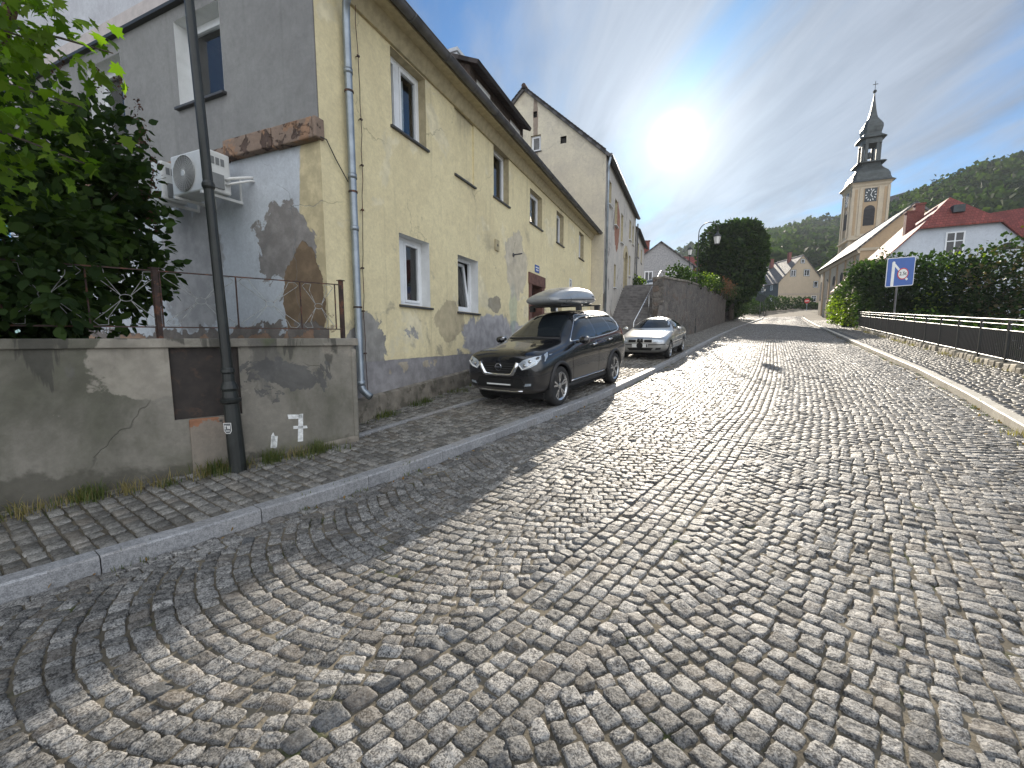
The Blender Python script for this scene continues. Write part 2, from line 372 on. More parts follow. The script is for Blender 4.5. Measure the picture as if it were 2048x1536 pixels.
def setts(name, quads, zfun, k, edge, gap, mats, mi=None, tilt=.02, lift=.004, rough=0.0, depth=.05, jit=.006, kind='structure'):
    """every sett is its own little worn block; quads are (s,t) corners"""
    q = np.asarray(quads, float); n = len(q)
    q = q + rng.uniform(-jit, jit, q.shape)
    c = q.mean(1, keepdims=True)
    lu = np.linalg.norm(q[:, 1] - q[:, 0], axis=1); lv = np.linalg.norm(q[:, 3] - q[:, 0], axis=1)
    gu = np.clip(gap / 2 / np.maximum(lu, 1e-3), 0, .3) * rng.uniform(.5, 1.5, n); gv = np.clip(gap * 1.05 / 2 / np.maximum(lv, 1e-3), 0, .3) * rng.uniform(.6, 1.5, n)
    lin = np.linspace(0, 1, k)
    if k >= 4: lin = np.concatenate([[0], np.linspace(.085, .915, k - 2), [1]])
    U, V = np.meshgrid(lin, lin, indexing='ij')
    U = U.ravel(); V = V.ravel()
    u = gu[:, None] + U[None] * (1 - 2 * gu[:, None]); v = gv[:, None] + V[None] * (1 - 2 * gv[:, None])
    p = (q[:, 0, None] * ((1 - u) * (1 - v))[..., None] + q[:, 1, None] * (u * (1 - v))[..., None] + q[:, 2, None] * (u * v)[..., None] + q[:, 3, None] * ((1 - u) * v)[..., None])
    qu = np.abs(2 * U - 1); qv = np.abs(2 * V - 1)
    corner = (qu ** 6) * (qv ** 6)
    p = c + (p - c) * (1 - (0.05 + .10 * rng.random((n, 1))) * corner[None])[..., None]
    if k >= 4: p += rng.normal(0, .0018, p.shape)
    h = np.zeros((n, k * k))
    if k > 2: h -= edge * np.maximum(qu ** 14, qv ** 14)[None] * rng.uniform(.6, 1.4, (n, 1)) + edge * .6 * corner[None]
    h += rng.normal(0, lift, (n, 1))
    h += rng.normal(0, tilt, (n, 1)) * ((U - .5) * .13)[None] + rng.normal(0, tilt, (n, 1)) * ((V - .5) * .13)[None]
    if rough: h += rng.normal(0, rough, h.shape) * (1 - .6 * np.maximum(qu, qv) ** 4)[None]
    S, T = p[..., 0], p[..., 1]
    Z = zfun(S, T) + h
    X = S * SD[0] + T * ND[0]; Y = S * SD[1] + T * ND[1]
    top = np.stack([X, Y, Z], -1)
    idx = np.arange(k * k).reshape(k, k)
    ring = np.concatenate([idx[:-1, 0], idx[-1, :-1], idx[:0:-1, -1], idx[0, :0:-1]])
    low = top[:, ring].copy(); low[..., 2] = zfun(S[:, ring], T[:, ring]) - depth
    vs = np.concatenate([top, low], 1); m = k * k + len(ring)
    f = [(idx[i, j], idx[i + 1, j], idx[i + 1, j + 1], idx[i, j + 1]) for i in range(k - 1) for j in range(k - 1)]
    r = len(ring)
    f += [(ring[a], k * k + a, k * k + (a + 1) % r, ring[(a + 1) % r]) for a in range(r)]
    f = np.asarray(f); nf = len(f)
    F = (f[None] + (np.arange(n) * m)[:, None, None]).reshape(-1, 4)
    if F.shape[0] and np.cross(top[0, idx[1, 0]] - top[0, idx[0, 0]], top[0, idx[0, 1]] - top[0, idx[0, 0]])[2] < 0: F = F[:, ::-1]
    me = bpy.data.meshes.new(name)
    me.vertices.add(n * m); me.vertices.foreach_set('co', vs.reshape(-1).astype(np.float32))
    me.loops.add(F.size); me.loops.foreach_set('vertex_index', F.ravel().astype(np.int32))
    me.polygons.add(len(F)); me.polygons.foreach_set('loop_start', np.arange(0, F.size, 4, dtype=np.int32))
    me.polygons.foreach_set('loop_total', np.full(len(F), 4, dtype=np.int32))
    me.polygons.foreach_set('use_smooth', np.ones(len(F), dtype=bool))
    for mm in mats: me.materials.append(MATS[mm])
    if mi is not None: me.polygons.foreach_set('material_index', np.repeat(np.asarray(mi, np.int32), nf))
    me.update(calc_edges=True); me.validate()
    o = bpy.data.objects.new(name, me); C.objects.link(o)
    if kind: o['kind'] = kind
    return o

GUT = 0.25; CH = 0.36
tc = lambda s: (tL(s) + tR(s)) / 2 - 0.22
def road_quads(s0, s1, d=0.106):
    Q = []; M = []
    def rows(tfun, n, wid, ln, dark=False):     # straight rows along the road
        for r_ in range(n):
            s = s0 + rng.uniform(0, ln)
            while s < s1:
                l = ln * rng.uniform(.8, 1.25); a, b = s, min(s + l, s1 + .1)
                t0 = tfun(a) + r_ * wid; t1 = tfun(b) + r_ * wid
                Q.append([(a, t0), (b, t1), (b, t1 + wid), (a, t0 + wid)])
                M.append(1 if (dark and r_ == 0 and (a < 4.2 and rng.random() < .8)) or rng.random() < .006 else 0); s += l
    rows(lambda s: tL(s), 2, GUT / 2, .14); rows(lambda s: tR(s) - GUT, 2, GUT / 2, .14)
    rows(lambda s: tc(s) - CH, 7, 2 * CH / 7, .106, True)
    psm = R(36)
    for side in (0, 1):
        lo = (lambda s: tL(s) + GUT - .02) if side == 0 else (lambda s: tc(s) + CH - .03)
        hi = (lambda s: tc(s) - CH + .03) if side == 0 else (lambda s: tR(s) - GUT + .02)
        s = s0
        while s < s1 + .6:
            wd = float(hi(s) - lo(s)); hw = wd / 2; r0 = hw / math.sin(psm)
            n = max(4, int(round(r0 * 2 * psm / d)))
            e = np.linspace(-psm * 1.015, psm * 1.015, n + 1) ; e[1:-1] += rng.uniform(-.22, .22, n - 1) * (2 * psm / n)
            ss = s - r0 * (np.cos(e) - math.cos(psm)); tt = r0 * np.sin(e)
            s2 = ss + d * np.cos(e) ** 2; t2 = tt - d * np.sin(e) * np.cos(e)
            mid = lambda a: (lo(a) + hi(a)) / 2
            ww = lambda a: (hi(a) - lo(a)) / wd
            A = np.stack([ss, mid(ss) + tt * ww(ss)], 1); B = np.stack([s2, mid(s2) + t2 * ww(s2)], 1)
            for i in range(n):
                Q.append([A[i], B[i], B[i + 1], A[i + 1]]); M.append(1 if rng.random() < .006 else 0)
            s += d
    return np.asarray(Q), np.asarray(M)
zroad = lambda s, t: zr(s) + .015 * np.sin(1.3 * s + .6 * t) * np.sin(.9 * t + .35 * s) + 0.03 - 0.03 * ((t - (tL(s) + tR(s)) / 2) / 3) ** 2
Qr, Mr = road_quads(-3.2, 82)
cen = Qr.mean(1)
inview = (cen[:, 0] > -1.2)
near = inview & (cen[:, 0] < 6.5) ; midr = inview & (cen[:, 0] >= 6.5) & (cen[:, 0] < 24); far = inview & (cen[:, 0] >= 24)
# road: one sheet of joint sand, the setts laid on it
def sheet(name, ss, tlo, thi, zf, nt_, mat, kind='structure'):
    vs = []; fs = []
    for s in ss:
        for j in range(nt_ + 1):
            t = tlo(s) + (thi(s) - tlo(s)) * j / nt_
            x, y = XY(s, t); vs.append((x, y, float(zf(s, t))))
    for i in range(len(ss) - 1):
        for j in range(nt_):
            a = i * (nt_ + 1) + j; fs.append((a, a + 1, a + nt_ + 2, a + nt_ + 1))
    return mk(name, vs, fs, mat, smooth=True, kind=kind)
road = sheet('road', np.concatenate([np.arange(-10, 82, .5), np.arange(82, 150, 3)]), lambda s: tL(s) - .02, lambda s: tR(s) + .02 + max(0, s - 84) * .35, lambda s, t: zroad(s, t) - (.012 if s < 81 else .0), 12, 'joint_sand')
road.data.materials.clear(); road.data.materials.append(MATS['joint_sand'])
_rj = [setts('road_setts', Qr[near], zroad, 7, .005, .0095, ['granite_sett', 'granite_dark'], Mr[near], tilt=.07, lift=.0030, rough=.0026),
       setts('road_setts', Qr[midr], zroad, 4, .006, .010, ['granite_sett', 'granite_dark'], Mr[midr], tilt=.05, lift=.0030, rough=.0015),
       setts('road_setts', Qr[far], zroad, 3, .006, .010, ['granite_sett', 'granite_dark'], Mr[far], tilt=.035, lift=.003)]

def pave_quads(s0, s1, lo, hi, ds, dt):
    Q = []; s = s0; k = 0
    while s < s1:
        h = ds * rng.uniform(.92, 1.08); a, b = float(lo(s)), float(hi(s))
        n = max(1, int(round((b - a) / dt))); e = np.linspace(a, b, n + 1); e[1:-1] += rng.uniform(-.25, .25, n - 1) * dt
        e2 = e.copy()
        for i in range(n): Q.append([(s, e[i]), (s + h, e2[i]), (s + h, e2[i + 1]), (s, e[i + 1])])
        s += h
    return np.asarray(Q)
KW = 0.15
Ql = pave_quads(-2.0, 80, lambda s: tW(s) - .15, lambda s: tL(s) - KW - .005, .115, .14); cl_ = Ql.mean(1)
lft = lambda s, t: zpl(s, t) + .004 * np.sin(2.1 * s + 1.7 * t)
sheet('left_pavement', np.arange(-10, 100, .5), lambda s: tW(s) - .4, lambda s: tL(s) - KW, lambda s, t: lft(s, t) - .014, 6, 'joint_sand')
setts('left_pavement_setts', Ql[cl_[:, 0] < 9], lft, 4, .007, .012, ['granite_pave'], tilt=.04, lift=.003, rough=.001)
setts('left_pavement_setts', Ql[cl_[:, 0] >= 9], lft, 3, .007, .014, ['granite_pave'], tilt=.04, lift=.003)
Qp = pave_quads(2.5, 60, lambda s: tR(s) + KW + .005, lambda s: tF(s) + .1, .13, .13)
rgt = lambda s, t: zpr(s, t) + .004 * np.sin(2.1 * s + 1.7 * t)
sheet('right_pavement', np.arange(-4, 90, .5), lambda s: tR(s) + KW, lambda s: tF(s) + .3, lambda s, t: rgt(s, t) - .014, 6, 'joint_sand')
mi = ((Qp.mean(1)[:, 1] - tR(Qp.mean(1)[:, 0])) < .42).astype(int)
setts('right_pavement_setts', Qp, rgt, 3, .007, .013, ['granite_pave', 'granite_dark'], mi, tilt=.05, lift=.003)

def kerb(name, side, s0, s1, mat, top=.125):
    b = MB(); s = s0
    while s < s1:
        l = 1.0 if s < 40 else 2.0; e = s + l - .008
        pts = []
        n_ = 5
        for q in np.linspace(s, e, n_):
            t0 = float(tL(q)) if side < 0 else float(tR(q))
            t1 = t0 + side * KW
            zb = float(zr(q)); j = rng.normal(0, .002)
            c = .014
            prof = [(t0, zb - .12), (t0, zb + top - c), (t0 + side * c, zb + top), (t1, zb + top), (t1, zb - .12)]
            pts.append([(*XY(q, t), z + j) for t, z in prof])
        for i in range(n_ - 1):
            for k in range(4):
                f = [pts[i][k], pts[i + 1][k], pts[i + 1][k + 1], pts[i][k + 1]]
                b.quad(*(f if side > 0 else f[::-1]))
        b.quad(*pts[0]); b.quad(*pts[-1][::-1])
        s += l
    return recalc(b.build(name, mat, kind='structure'))
kerb('left_kerb', -1, -6.3, 79, 'granite_kerb'); kerb('right_kerb', 1, -3.2, 76, 'granite_pale')
# narrow edging set into the left pavement in front of the yellow house
b = MB()
for i in range(11):
    s0 = 3.55 + i * 1.0
    p = [(*XY(s0, -5.09), 0), (*XY(s0 + .99, -5.09), 0), (*XY(s0 + .99, -5.0), 0), (*XY(s0, -5.0), 0)]
    zz = [float(zpl(s0, -5.05)), float(zpl(s0 + .99, -5.05))]
    b.hexa([(p[j][0], p[j][1], zz[(0, 1, 1, 0)[j]] - .08) for j in range(4)] + [(p[j][0], p[j][1], zz[(0, 1, 1, 0)[j]] + .028) for j in range(4)])
recalc(b.build('pavement_edging', 'granite_kerb', bevel=.006, kind='structure'))

# terrain: one sheet to the horizon, lower than road and pavements, falling to a stream bed beyond the fence
def zt(s, t):
    base = float(zr(s)) - .3
    f = float(tF(s))
    if t > f + .4: base -= 2.2 * min(1, (t - f - .4) / 2.5)
    return base
vs = []; fs = []
gs = [-60, -30, -14] + list(np.arange(-8, 60, 2.0)) + [64, 70, 76, 84, 92, 100, 115, 130, 150, 200, 300, 420, 560]
gt = [-260, -160, -100, -60, -40, -25, -15, -9] + list(np.arange(-6, 8, 1.0)) + [9, 12, 16, 22, 30, 45, 70, 120, 180, 260]
for s in gs:
    for t in gt: vs.append((*XY(s, t), zt(s, t)))
for i in range(len(gs) - 1):
    for j in range(len(gt) - 1):
        a = i * len(gt) + j; fs.append((a, a + 1, a + len(gt) + 1, a + len(gt)))
recalc(mk('ground', vs, fs, 'earth', kind='structure'))

# ================================================================== BUILDINGS: shared pieces
pbr('white_pvc', (0.78, 0.80, 0.82), 0.35, var=.04)
pbr('reveal_white', (0.72, 0.73, 0.72), 0.85, var=.06, bump=.001)
pbr('sill_dark', (0.05, 0.05, 0.052), 0.5, var=.2)
pbr('zinc', (0.30, 0.34, 0.38), 0.42, metal=.75, var=.22, scale=3.0)
pbr('zinc_dark', (0.12, 0.12, 0.125), 0.5, metal=.5, var=.3, scale=3.0)
pbr('black_metal', (0.016, 0.019, 0.018), 0.45, var=.4, scale=5.0, bump=.0008, bscale=120)
pbr('rusty_black', (0.05, 0.03, 0.025), 0.7, var=.4, scale=9.0, dirt=((0.14, 0.06, 0.035), 12.0, .5), bump=.001, bscale=150)
pbr('curtain', (0.72, 0.73, 0.74), 0.9, var=.1, scale=12)
pbr('room_dark', (0.035, 0.033, 0.03), 0.9, var=.3)
pbr('room_blind', (0.30, 0.29, 0.27), 0.9, var=.2, scale=3)
pbr('steel_door', (0.030, 0.024, 0.021), 0.75, var=.35, scale=7.0, dirt=((0.055, 0.035, 0.026), 9.0, .55), bump=.001, bscale=120)
pbr('picket_black', (0.010, 0.010, 0.011), 0.6, var=.2)
pbr('old_wood', (0.055, 0.038, 0.028), 0.85, var=.4, scale=14, bump=.003, bscale=60)
pbr('door_wood', (0.095, 0.035, 0.03), 0.6, var=.3, scale=10, bump=.001, bscale=80)
pbr('door_stone', (0.14, 0.07, 0.055), 0.85, var=.3, scale=8, bump=.003)
pbr('concrete', (0.19, 0.17, 0.14), 0.95, var=.35, scale=3.5, bump=.006, bscale=25, dirt=((0.10, 0.09, 0.07), 5.0, .5))
glassmat('window_glass', clear=1.0)
glassmat('dark_glass', (0.012, 0.014, 0.017))
def tilemat(name, col, rough=0.75, wave=(5.0, 3.0), island=.0):
    m, t, b = newmat(name)
    P = nd(t, 'TexCoord').outputs['UV']
    br = nd(t, 'TexBrick', {'Vector': P, 'Color1': tuple(x * .8 for x in col) + (1,), 'Color2': tuple(min(1, x * 1.25) for x in col) + (1,), 'Mortar': tuple(x * .35 for x in col) + (1,), 'Scale': 1.0, 'Mortar Size': .012, 'Brick Width': .2, 'Row Height': .3})
    pos = nd(t, 'NewGeometry').outputs['Position']
    c = mixc(t, ramp(t, noise(t, pos, .9, 6.0), .35, .7, 0, .55), br.outputs['Color'], tuple(x * .55 for x in col))
    t.links.new(c, b.inputs['Base Color']); b.inputs['Roughness'].default_value = rough; b.inputs['Specular IOR Level'].default_value = .35
    sx = nd(t, 'SeparateXYZ', {0: P})
    fr = mth(t, 'FRACT', mth(t, 'DIVIDE', sx.outputs[1], .3))
    h = mth(t, 'ADD', mth(t, 'MULTIPLY', fr, -1.0), mth(t, 'MULTIPLY', br.outputs['Fac'], -.6))
    t.links.new(nd(t, 'Bump', {'Height': h, 'Strength': 1.0, 'Distance': .035}).outputs[0], b.inputs['Normal'])
    return m
tilemat('tile_red', (0.22, 0.055, 0.045)); tilemat('tile_brown', (0.13, 0.075, 0.055)); tilemat('tile_grey', (0.13, 0.125, 0.125)); tilemat('tile_dark', (0.07, 0.06, 0.058))
def roofslab(name, a, b, c, d, mat, parent, th=.12, kind=None):
    """a-b along the eave, d-c along the ridge; UV in metres so tiles keep their size"""
    a, b, c, d = map(Vector, (a, b, c, d)); n = (b - a).cross(d - a).normalized()
    if n.z < 0: n = -n
    mb = MB(); mb.hexa([a - n * th, b - n * th, c - n * th, d - n * th, a, b, c, d])
    o = recalc(mb.build(name, mat, parent))
    uv = o.data.uv_layers.new(name='UVMap'); U = (b - a).normalized(); V = (d - a); V = (V - U * V.dot(U)).normalized()
    for p in o.data.polygons:
        for li in p.loop_indices:
            co = o.data.vertices[o.data.loops[li].vertex_index].co - a
            uv.data[li].uv = (co.dot(U), co.dot(V))
    if kind: o['kind'] = kind
    return o

def window(parent, pl, u0, u1, z0, z1, rec=.18, style='two', inner='room_dark', frame='white_pvc', reveal=None, sill='sill_dark', curtain=False, so=.05, name='window', glass='window_glass', room=True):
    """outer and sash frames; pane, sill, curtain and reveal are its sub-parts"""
    f = MB(); fw = .065
    def fr(a, b, c, d, w_, d0, d1):
        pl.box(f, a, a + w_, c, d, d0, d1); pl.box(f, b - w_, b, c, d, d0, d1)
        pl.box(f, a + w_, b - w_, c, c + w_, d0, d1); pl.box(f, a + w_, b - w_, d - w_, d, d0, d1)
    fr(u0, u1, z0, z1, fw, -rec - .06, -rec)
    gl = []
    um = (u0 + u1) / 2
    if style == 'two':
        pl.box(f, um - .05, um + .05, z0 + fw, z1 - fw, -rec - .06, -rec + .004)
        cells = [(u0 + fw, um - .05), (um + .05, u1 - fw)]
    elif style == 'wide':     # narrow light + wide light
        k = u0 + (u1 - u0) * .36
        pl.box(f, k - .05, k + .05, z0 + fw, z1 - fw, -rec - .06, -rec + .004); cells = [(u0 + fw, k - .05), (k + .05, u1 - fw)]
    else: cells = [(u0 + fw, u1 - fw)]
    for i, (a, b) in enumerate(cells):
        if style == 'tilt' or style == 'tilt1':
            t_ = math.tan(R(7)) if i == 0 else 0
            h = z1 - z0 - 2 * fw
            for (aa, bb, cc, dd) in ((a, a + .07, 0, h), (b - .07, b, 0, h), (a + .07, b - .07, 0, .07), (a + .07, b - .07, h - .07, h)):
                q = lambda u, z, d: pl.p(u, z0 + fw + z, -rec - .02 - t_ * z + d)
                f.hexa([q(aa, cc, -.05), q(bb, cc, -.05), q(bb, cc, .012), q(aa, cc, .012), q(aa, dd, -.05), q(bb, dd, -.05), q(bb, dd, .012), q(aa, dd, .012)])
            gl.append([pl.p(a + .07, z0 + fw + .07, -rec - .03), pl.p(b - .07, z0 + fw + .07, -rec - .03), pl.p(b - .07, z1 - fw - .07, -rec - .03 - t_ * h), pl.p(a + .07, z1 - fw - .07, -rec - .03 - t_ * h)])
        else:
            fr(a + .004, b - .004, z0 + fw + .004, z1 - fw - .004, .05, -rec - .055, -rec + .012)
            gl.append([pl.p(a + .054, z0 + fw + .054, -rec - .03), pl.p(b - .054, z0 + fw + .054, -rec - .03), pl.p(b - .054, z1 - fw - .054, -rec - .03), pl.p(a + .054, z1 - fw - .054, -rec - .03)])
    o = recalc(f.build(name, frame, parent, bevel=.004))
    for q in gl: g = MB(); g.quad(*q); g.build('pane', glass, o)
    if room:
        r_ = MB(); d0, d1 = -rec - .08, -rec - .75
        r_.quad(pl.p(u0, z0, d1), pl.p(u1, z0, d1), pl.p(u1, z1, d1), pl.p(u0, z1, d1))
        for (ua, za, ub, zb) in ((u0, z0, u1, z0), (u1, z0, u1, z1), (u1, z1, u0, z1), (u0, z1, u0, z0)):
            r_.quad(pl.p(ua, za, d0), pl.p(ub, zb, d0), pl.p(ub, zb, d1), pl.p(ua, za, d1))
        r_.build('room', inner, o)
    if curtain:
        c = MB(); n = 26; h0 = z0 + .1; h1 = z1 - .12
        for (ua, ub) in curtain:
            ua = u0 + (u1 - u0) * ua; ub = u0 + (u1 - u0) * ub
            for i in range(n):
                a = ua + (ub - ua) * i / n; b2 = ua + (ub - ua) * (i + 1) / n
                da = -rec - .16 + .02 * math.sin(i * 1.9); db = -rec - .16 + .02 * math.sin((i + 1) * 1.9)
                c.quad(pl.p(a, h0, da), pl.p(b2, h0, db), pl.p(b2, h1, db), pl.p(a, h1, da))
        c.build('curtain', 'curtain', o)
    if sill:
        s = MB(); a = pl.p
        s.hexa([a(u0 - .05, z0 - .05, -rec), a(u1 + .05, z0 - .05, -rec), a(u1 + .05, z0 - .05, so), a(u0 - .05, z0 - .05, so), a(u0 - .05, z0 + .015, -rec), a(u1 + .05, z0 + .015, -rec), a(u1 + .05, z0 - .012, so), a(u0 - .05, z0 - .012, so)])
        recalc(s.build('sill', sill, o, bevel=.004))
    rv = MB()
    for (ua, za, ub, zb) in ((u0, z0, u1, z0), (u1, z0, u1, z1), (u1, z1, u0, z1), (u0, z1, u0, z0)):
        rv.quad(pl.p(ua, za, .002), pl.p(ub, zb, .002), pl.p(ub, zb, -rec - .02), pl.p(ua, za, -rec - .02))
    rv.build('reveal', reveal or 'reveal_white', o)
    return o

# ================================================================== YELLOW HOUSE
XA, YA0, YA1, XA1 = -4.85, 4.54, 21.4, -14.6
Y1, Y2 = (0.82, 0.725, 0.46), (0.73, 0.635, 0.40)
GREYP = (0.34, 0.335, 0.34)
plaster('yellow_plaster', Y1, Y2, patches=[
    dict(col=(0.40, 0.36, 0.27), scale=.9, thr=.60, soft=.14, op=.55),
    dict(col=(0.26, 0.235, 0.19), scale=.8, thr=.58, soft=.22, z=(5.6, 7.0, -.12, .16), op=.6, str=(1, 1, .4)),
    dict(col=(0.28, 0.26, 0.22), scale=1.6, thr=.62, soft=.10, z=(1.4, 5.0, .08, -.10), op=.6, off=(8, 1, 3)),
    dict(col=(0.78, 0.71, 0.52), scale=.7, thr=.58, soft=.04, off=(2, 6, 4), op=.6),
    dict(col=(0.36, 0.35, 0.33), scale=1.4, thr=.70, soft=.03, z=(1.3, 4.6, .12, -.10), deep=.8),
    dict(col=(0.42, 0.34, 0.22), scale=1.9, thr=.735, soft=.02, z=(1.3, 5.5, .10, -.08), deep=1.2, off=(3, 1, 7)),
    dict(col=(0.42, 0.41, 0.42), scale=1.5, thr=.5, soft=.06, loc=(XA, 10.2, 1.75), rad=(2, 1.9, .62), rag=1.6),
    dict(col=(0.30, 0.29, 0.27), scale=2.2, thr=.5, soft=.03, loc=(XA, 5.35, 1.45), rad=(1, .42, .75), rag=1.5, deep=1.0),
    dict(col=(0.42, 0.36, 0.25), scale=1.8, thr=.5, soft=.03, loc=(XA, 7.9, 2.1), rad=(1, .55, .42), rag=1.4, op=.7),
    dict(col=(0.40, 0.50, 0.40), scale=2.8, thr=.5, soft=.2, loc=(XA, 11.35, 2.6), rad=(1, .28, .7), rag=1.3, op=.5),
    dict(col=(0.24, 0.22, 0.20), scale=3, thr=.5, soft=.03, loc=(XA, 10.1, 2.62), rad=(1, .38, .22), rag=1.5, op=.75),
    dict(col=(0.50, 0.46, 0.42), scale=1.5, thr=.5, soft=.03, loc=(XA, 11.6, 3.9), rad=(1, .8, .9), rag=1.4, op=.6),
    dict(col=(0.29, 0.28, 0.285), scale=1.2, thr=.74, soft=.03, z=(1.34, 1.40, .55, -.35), deep=.5),
    dict(col=(0.42, 0.37, 0.29), scale=1.3, thr=.99, soft=.02, z=(1.3, 1.36, .42, -.5), off=(5, 2, 2)),
], streak=.40)
plaster('grey_render', (0.27, 0.268, 0.26), (0.235, 0.232, 0.228), patches=[dict(col=(0.20, 0.19, 0.18), scale=1.0, thr=.55, soft=.2, op=.4)], bump=.002, bscale=60, streak=.28, crack=False)
plaster('pale_render', (0.64, 0.68, 0.72), (0.54, 0.57, 0.61), patches=[
    dict(col=(0.62, 0.53, 0.33), scale=1.2, soft=.02, loc=(-4.75, YA0, 3.2), rad=(.55, 1, 2.6), rag=.25),
    dict(col=(0.30, 0.28, 0.265), scale=1.5, soft=.03, loc=(-5.6, YA0, 3.1), rad=(.65, 1, .65), rag=2.2, deep=.6),
    dict(col=(0.36, 0.35, 0.35), scale=1.3, soft=.05, loc=(-8.0, YA0, 2.9), rad=(.9, 1, 1.0), rag=1.5, op=.8),
    dict(col=(0.235, 0.17, 0.11), scale=1.6, soft=.015, loc=(-5.32, YA0, 2.2), rad=(.42, 1, .85), rag=.9, deep=1.2),
    dict(col=(0.22, 0.195, 0.175), scale=1.7, thr=.66, soft=.02, z=(1.7, 2.3, .34, -.2), deep=1.2),
    dict(col=(0.36, 0.24, 0.17), scale=2.6, thr=.72, soft=.02, z=(1.7, 2.2, .26, -.3), deep=1.0, off=(4, 1, 2))], bump=.004, streak=.2)
plaster('attic_render', (0.56, 0.57, 0.60), (0.50, 0.50, 0.53), bump=.002, streak=.1, crack=False)
plaster('beam_stone', (0.30, 0.215, 0.165), (0.25, 0.19, 0.15), patches=[dict(col=(0.115, 0.08, 0.065), scale=3.5, thr=.55, soft=.03, deep=1.5), dict(col=(0.36, 0.22, 0.14), scale=2.5, thr=.56, soft=.04, off=(2, 5, 1))], bump=.02, bscale=14, crack=True)
FA = Pl((XA, 0, 0), (0, 1, 0), (1, 0, 0)); GA = Pl((0, YA0, 0), (1, 0, 0), (0, -1, 0))
hA = thing('yellow_house', 'weathered yellow plaster house with peeling patches and grey rendered gable', 'house', (-9.5, 13, 0.4))
opsA = [(6.10, 7.10, 5.35, 6.60), (10.07, 11.03, 5.38, 6.68), (12.69, 13.83, 5.38, 6.40), (15.48, 16.42, 5.34, 6.48), (18.88, 19.75, 5.35, 6.49),
        (6.19, 7.12, 2.35, 3.60), (8.21, 9.17, 2.34, 3.58), (12.75, 13.95, 0.3, 3.65), (15.34, 16.30, 2.75, 3.60)]
b = MB(); wallgrid(b, FA, YA0, YA1, -.2, 7.02, opsA + [(8.16, 9.02, 5.27, 6.68)])
FA2 = Pl((XA - .035, 0, 0), (0, 1, 0), (1, 0, 0)); b.quad(FA2.p(8.16, 5.27), FA2.p(9.02, 5.27), FA2.p(9.02, 6.68), FA2.p(8.16, 6.68))
for (ua, za, ub, zb) in ((8.16, 5.27, 9.02, 5.27), (9.02, 5.27, 9.02, 6.68), (9.02, 6.68, 8.16, 6.68), (8.16, 6.68, 8.16, 5.27)): b.quad(FA.p(ua, za), FA.p(ub, zb), FA2.p(ub, zb), FA2.p(ua, za))
b.quad((XA, YA1, -.2), (XA1, YA1, -.2), (XA1, YA1, 7.02), (XA, YA1, 7.02)); b.quad((XA1, YA1, -.2), (XA1, YA0, -.2), (XA1, YA0, 7.02), (XA1, YA1, 7.02))
b.build('wall', 'yellow_plaster', hA)
pbr('reveal_yellow', (0.42, 0.36, 0.23), .9, var=.15, scale=8, bump=.002)
for i, o in enumerate(opsA):
    if i == 7: continue
    kw = dict(rec=.16, reveal='reveal_yellow')
    if i == 0: kw.update(style='wide', curtain=[(.03, .34), (.40, .74)])
    elif i in (5, 6): kw.update(reveal='reveal_white', rec=.20, style='wide' if i == 5 else 'tilt1')
    elif i == 8: kw.update(style='one', sill=None, frame='curtain')
    else: kw.update(style='one', inner='room_blind' if i in (2, 3, 4) else 'room_dark')
    window(hA, FA, *o, **kw)
s = MB(); s.hexa([FA.p(8.12, 5.22, 0), FA.p(9.06, 5.22, 0), FA.p(9.06, 5.22, .05), FA.p(8.12, 5.22, .05), FA.p(8.12, 5.275, 0), FA.p(9.06, 5.275, 0), FA.p(9.06, 5.255, .05), FA.p(8.12, 5.255, .05)]); recalc(s.build('blind_window_sill', 'sill_dark', hA))
# front door
b = MB(); d0 = -.32
FA.box(b, 12.85, 13.85, .5, 3.0, d0 - .05, d0)
for (u0, u1) in ((12.90, 13.33), (13.37, 13.80)):
    for (z0, z1) in ((.75, 1.35), (1.45, 2.15), (2.22, 2.9)):
        FA.box(b, u0 + .06, u1 - .06, z0, z1, d0, d0 + .022)
door = recalc(b.build('door', 'door_wood', hA, bevel=.008))
b = MB(); FA.box(b, 13.30, 13.33, 1.55, 1.75, d0, d0 + .02); b.tube([FA.p(13.315, 1.68, d0), FA.p(13.315, 1.68, d0 + .06), FA.p(13.22, 1.68, d0 + .06)], .011); b.build('handle', 'zinc_dark', door)
b = MB(); FA.box(b, 12.85, 13.85, 3.06, 3.46, d0 - .04, d0); b.build('transom', 'dark_glass', door); 
b = MB(); FA.box(b, 12.85, 13.85, 3.0, 3.06, d0 - .05, d0 + .03)
FA.box(b, 12.60, 12.85, .3, 3.46, d0 - .05, .03); FA.box(b, 13.85, 14.10, .3, 3.46, d0 - .05, .03); FA.box(b, 12.56, 14.14, 3.46, 3.82, d0 - .05, .05)
recalc(b.build('door_surround', 'door_stone', hA, bevel=.012))
# plinth: bare concrete foot that follows the rising pavement
b = MB()
for i in range(17):
    y0, y1 = 4.6 + i * 1.0, 5.6 + i * 1.0
    if i == 8: y1 = 12.56
    if i == 9: recalc(b.build('plinth', 'concrete', hA)); b = MB(); y0, y1 = 14.14, 14.6
    if 12.56 < y0 < 14.1: continue
    a, c = G(XA, y0) + .34 - .006 * i, G(XA, y1) + .34 - .006 * i
    b.hexa([(XA, y0, -.3), (XA + .09, y0, -.3), (XA + .09, y1, -.3), (XA, y1, -.3), (XA, y0, a + .03), (XA + .07, y0, a), (XA + .07, y1, c), (XA, y1, c + .03)])
recalc(b.build('plinth', 'concrete', hA))
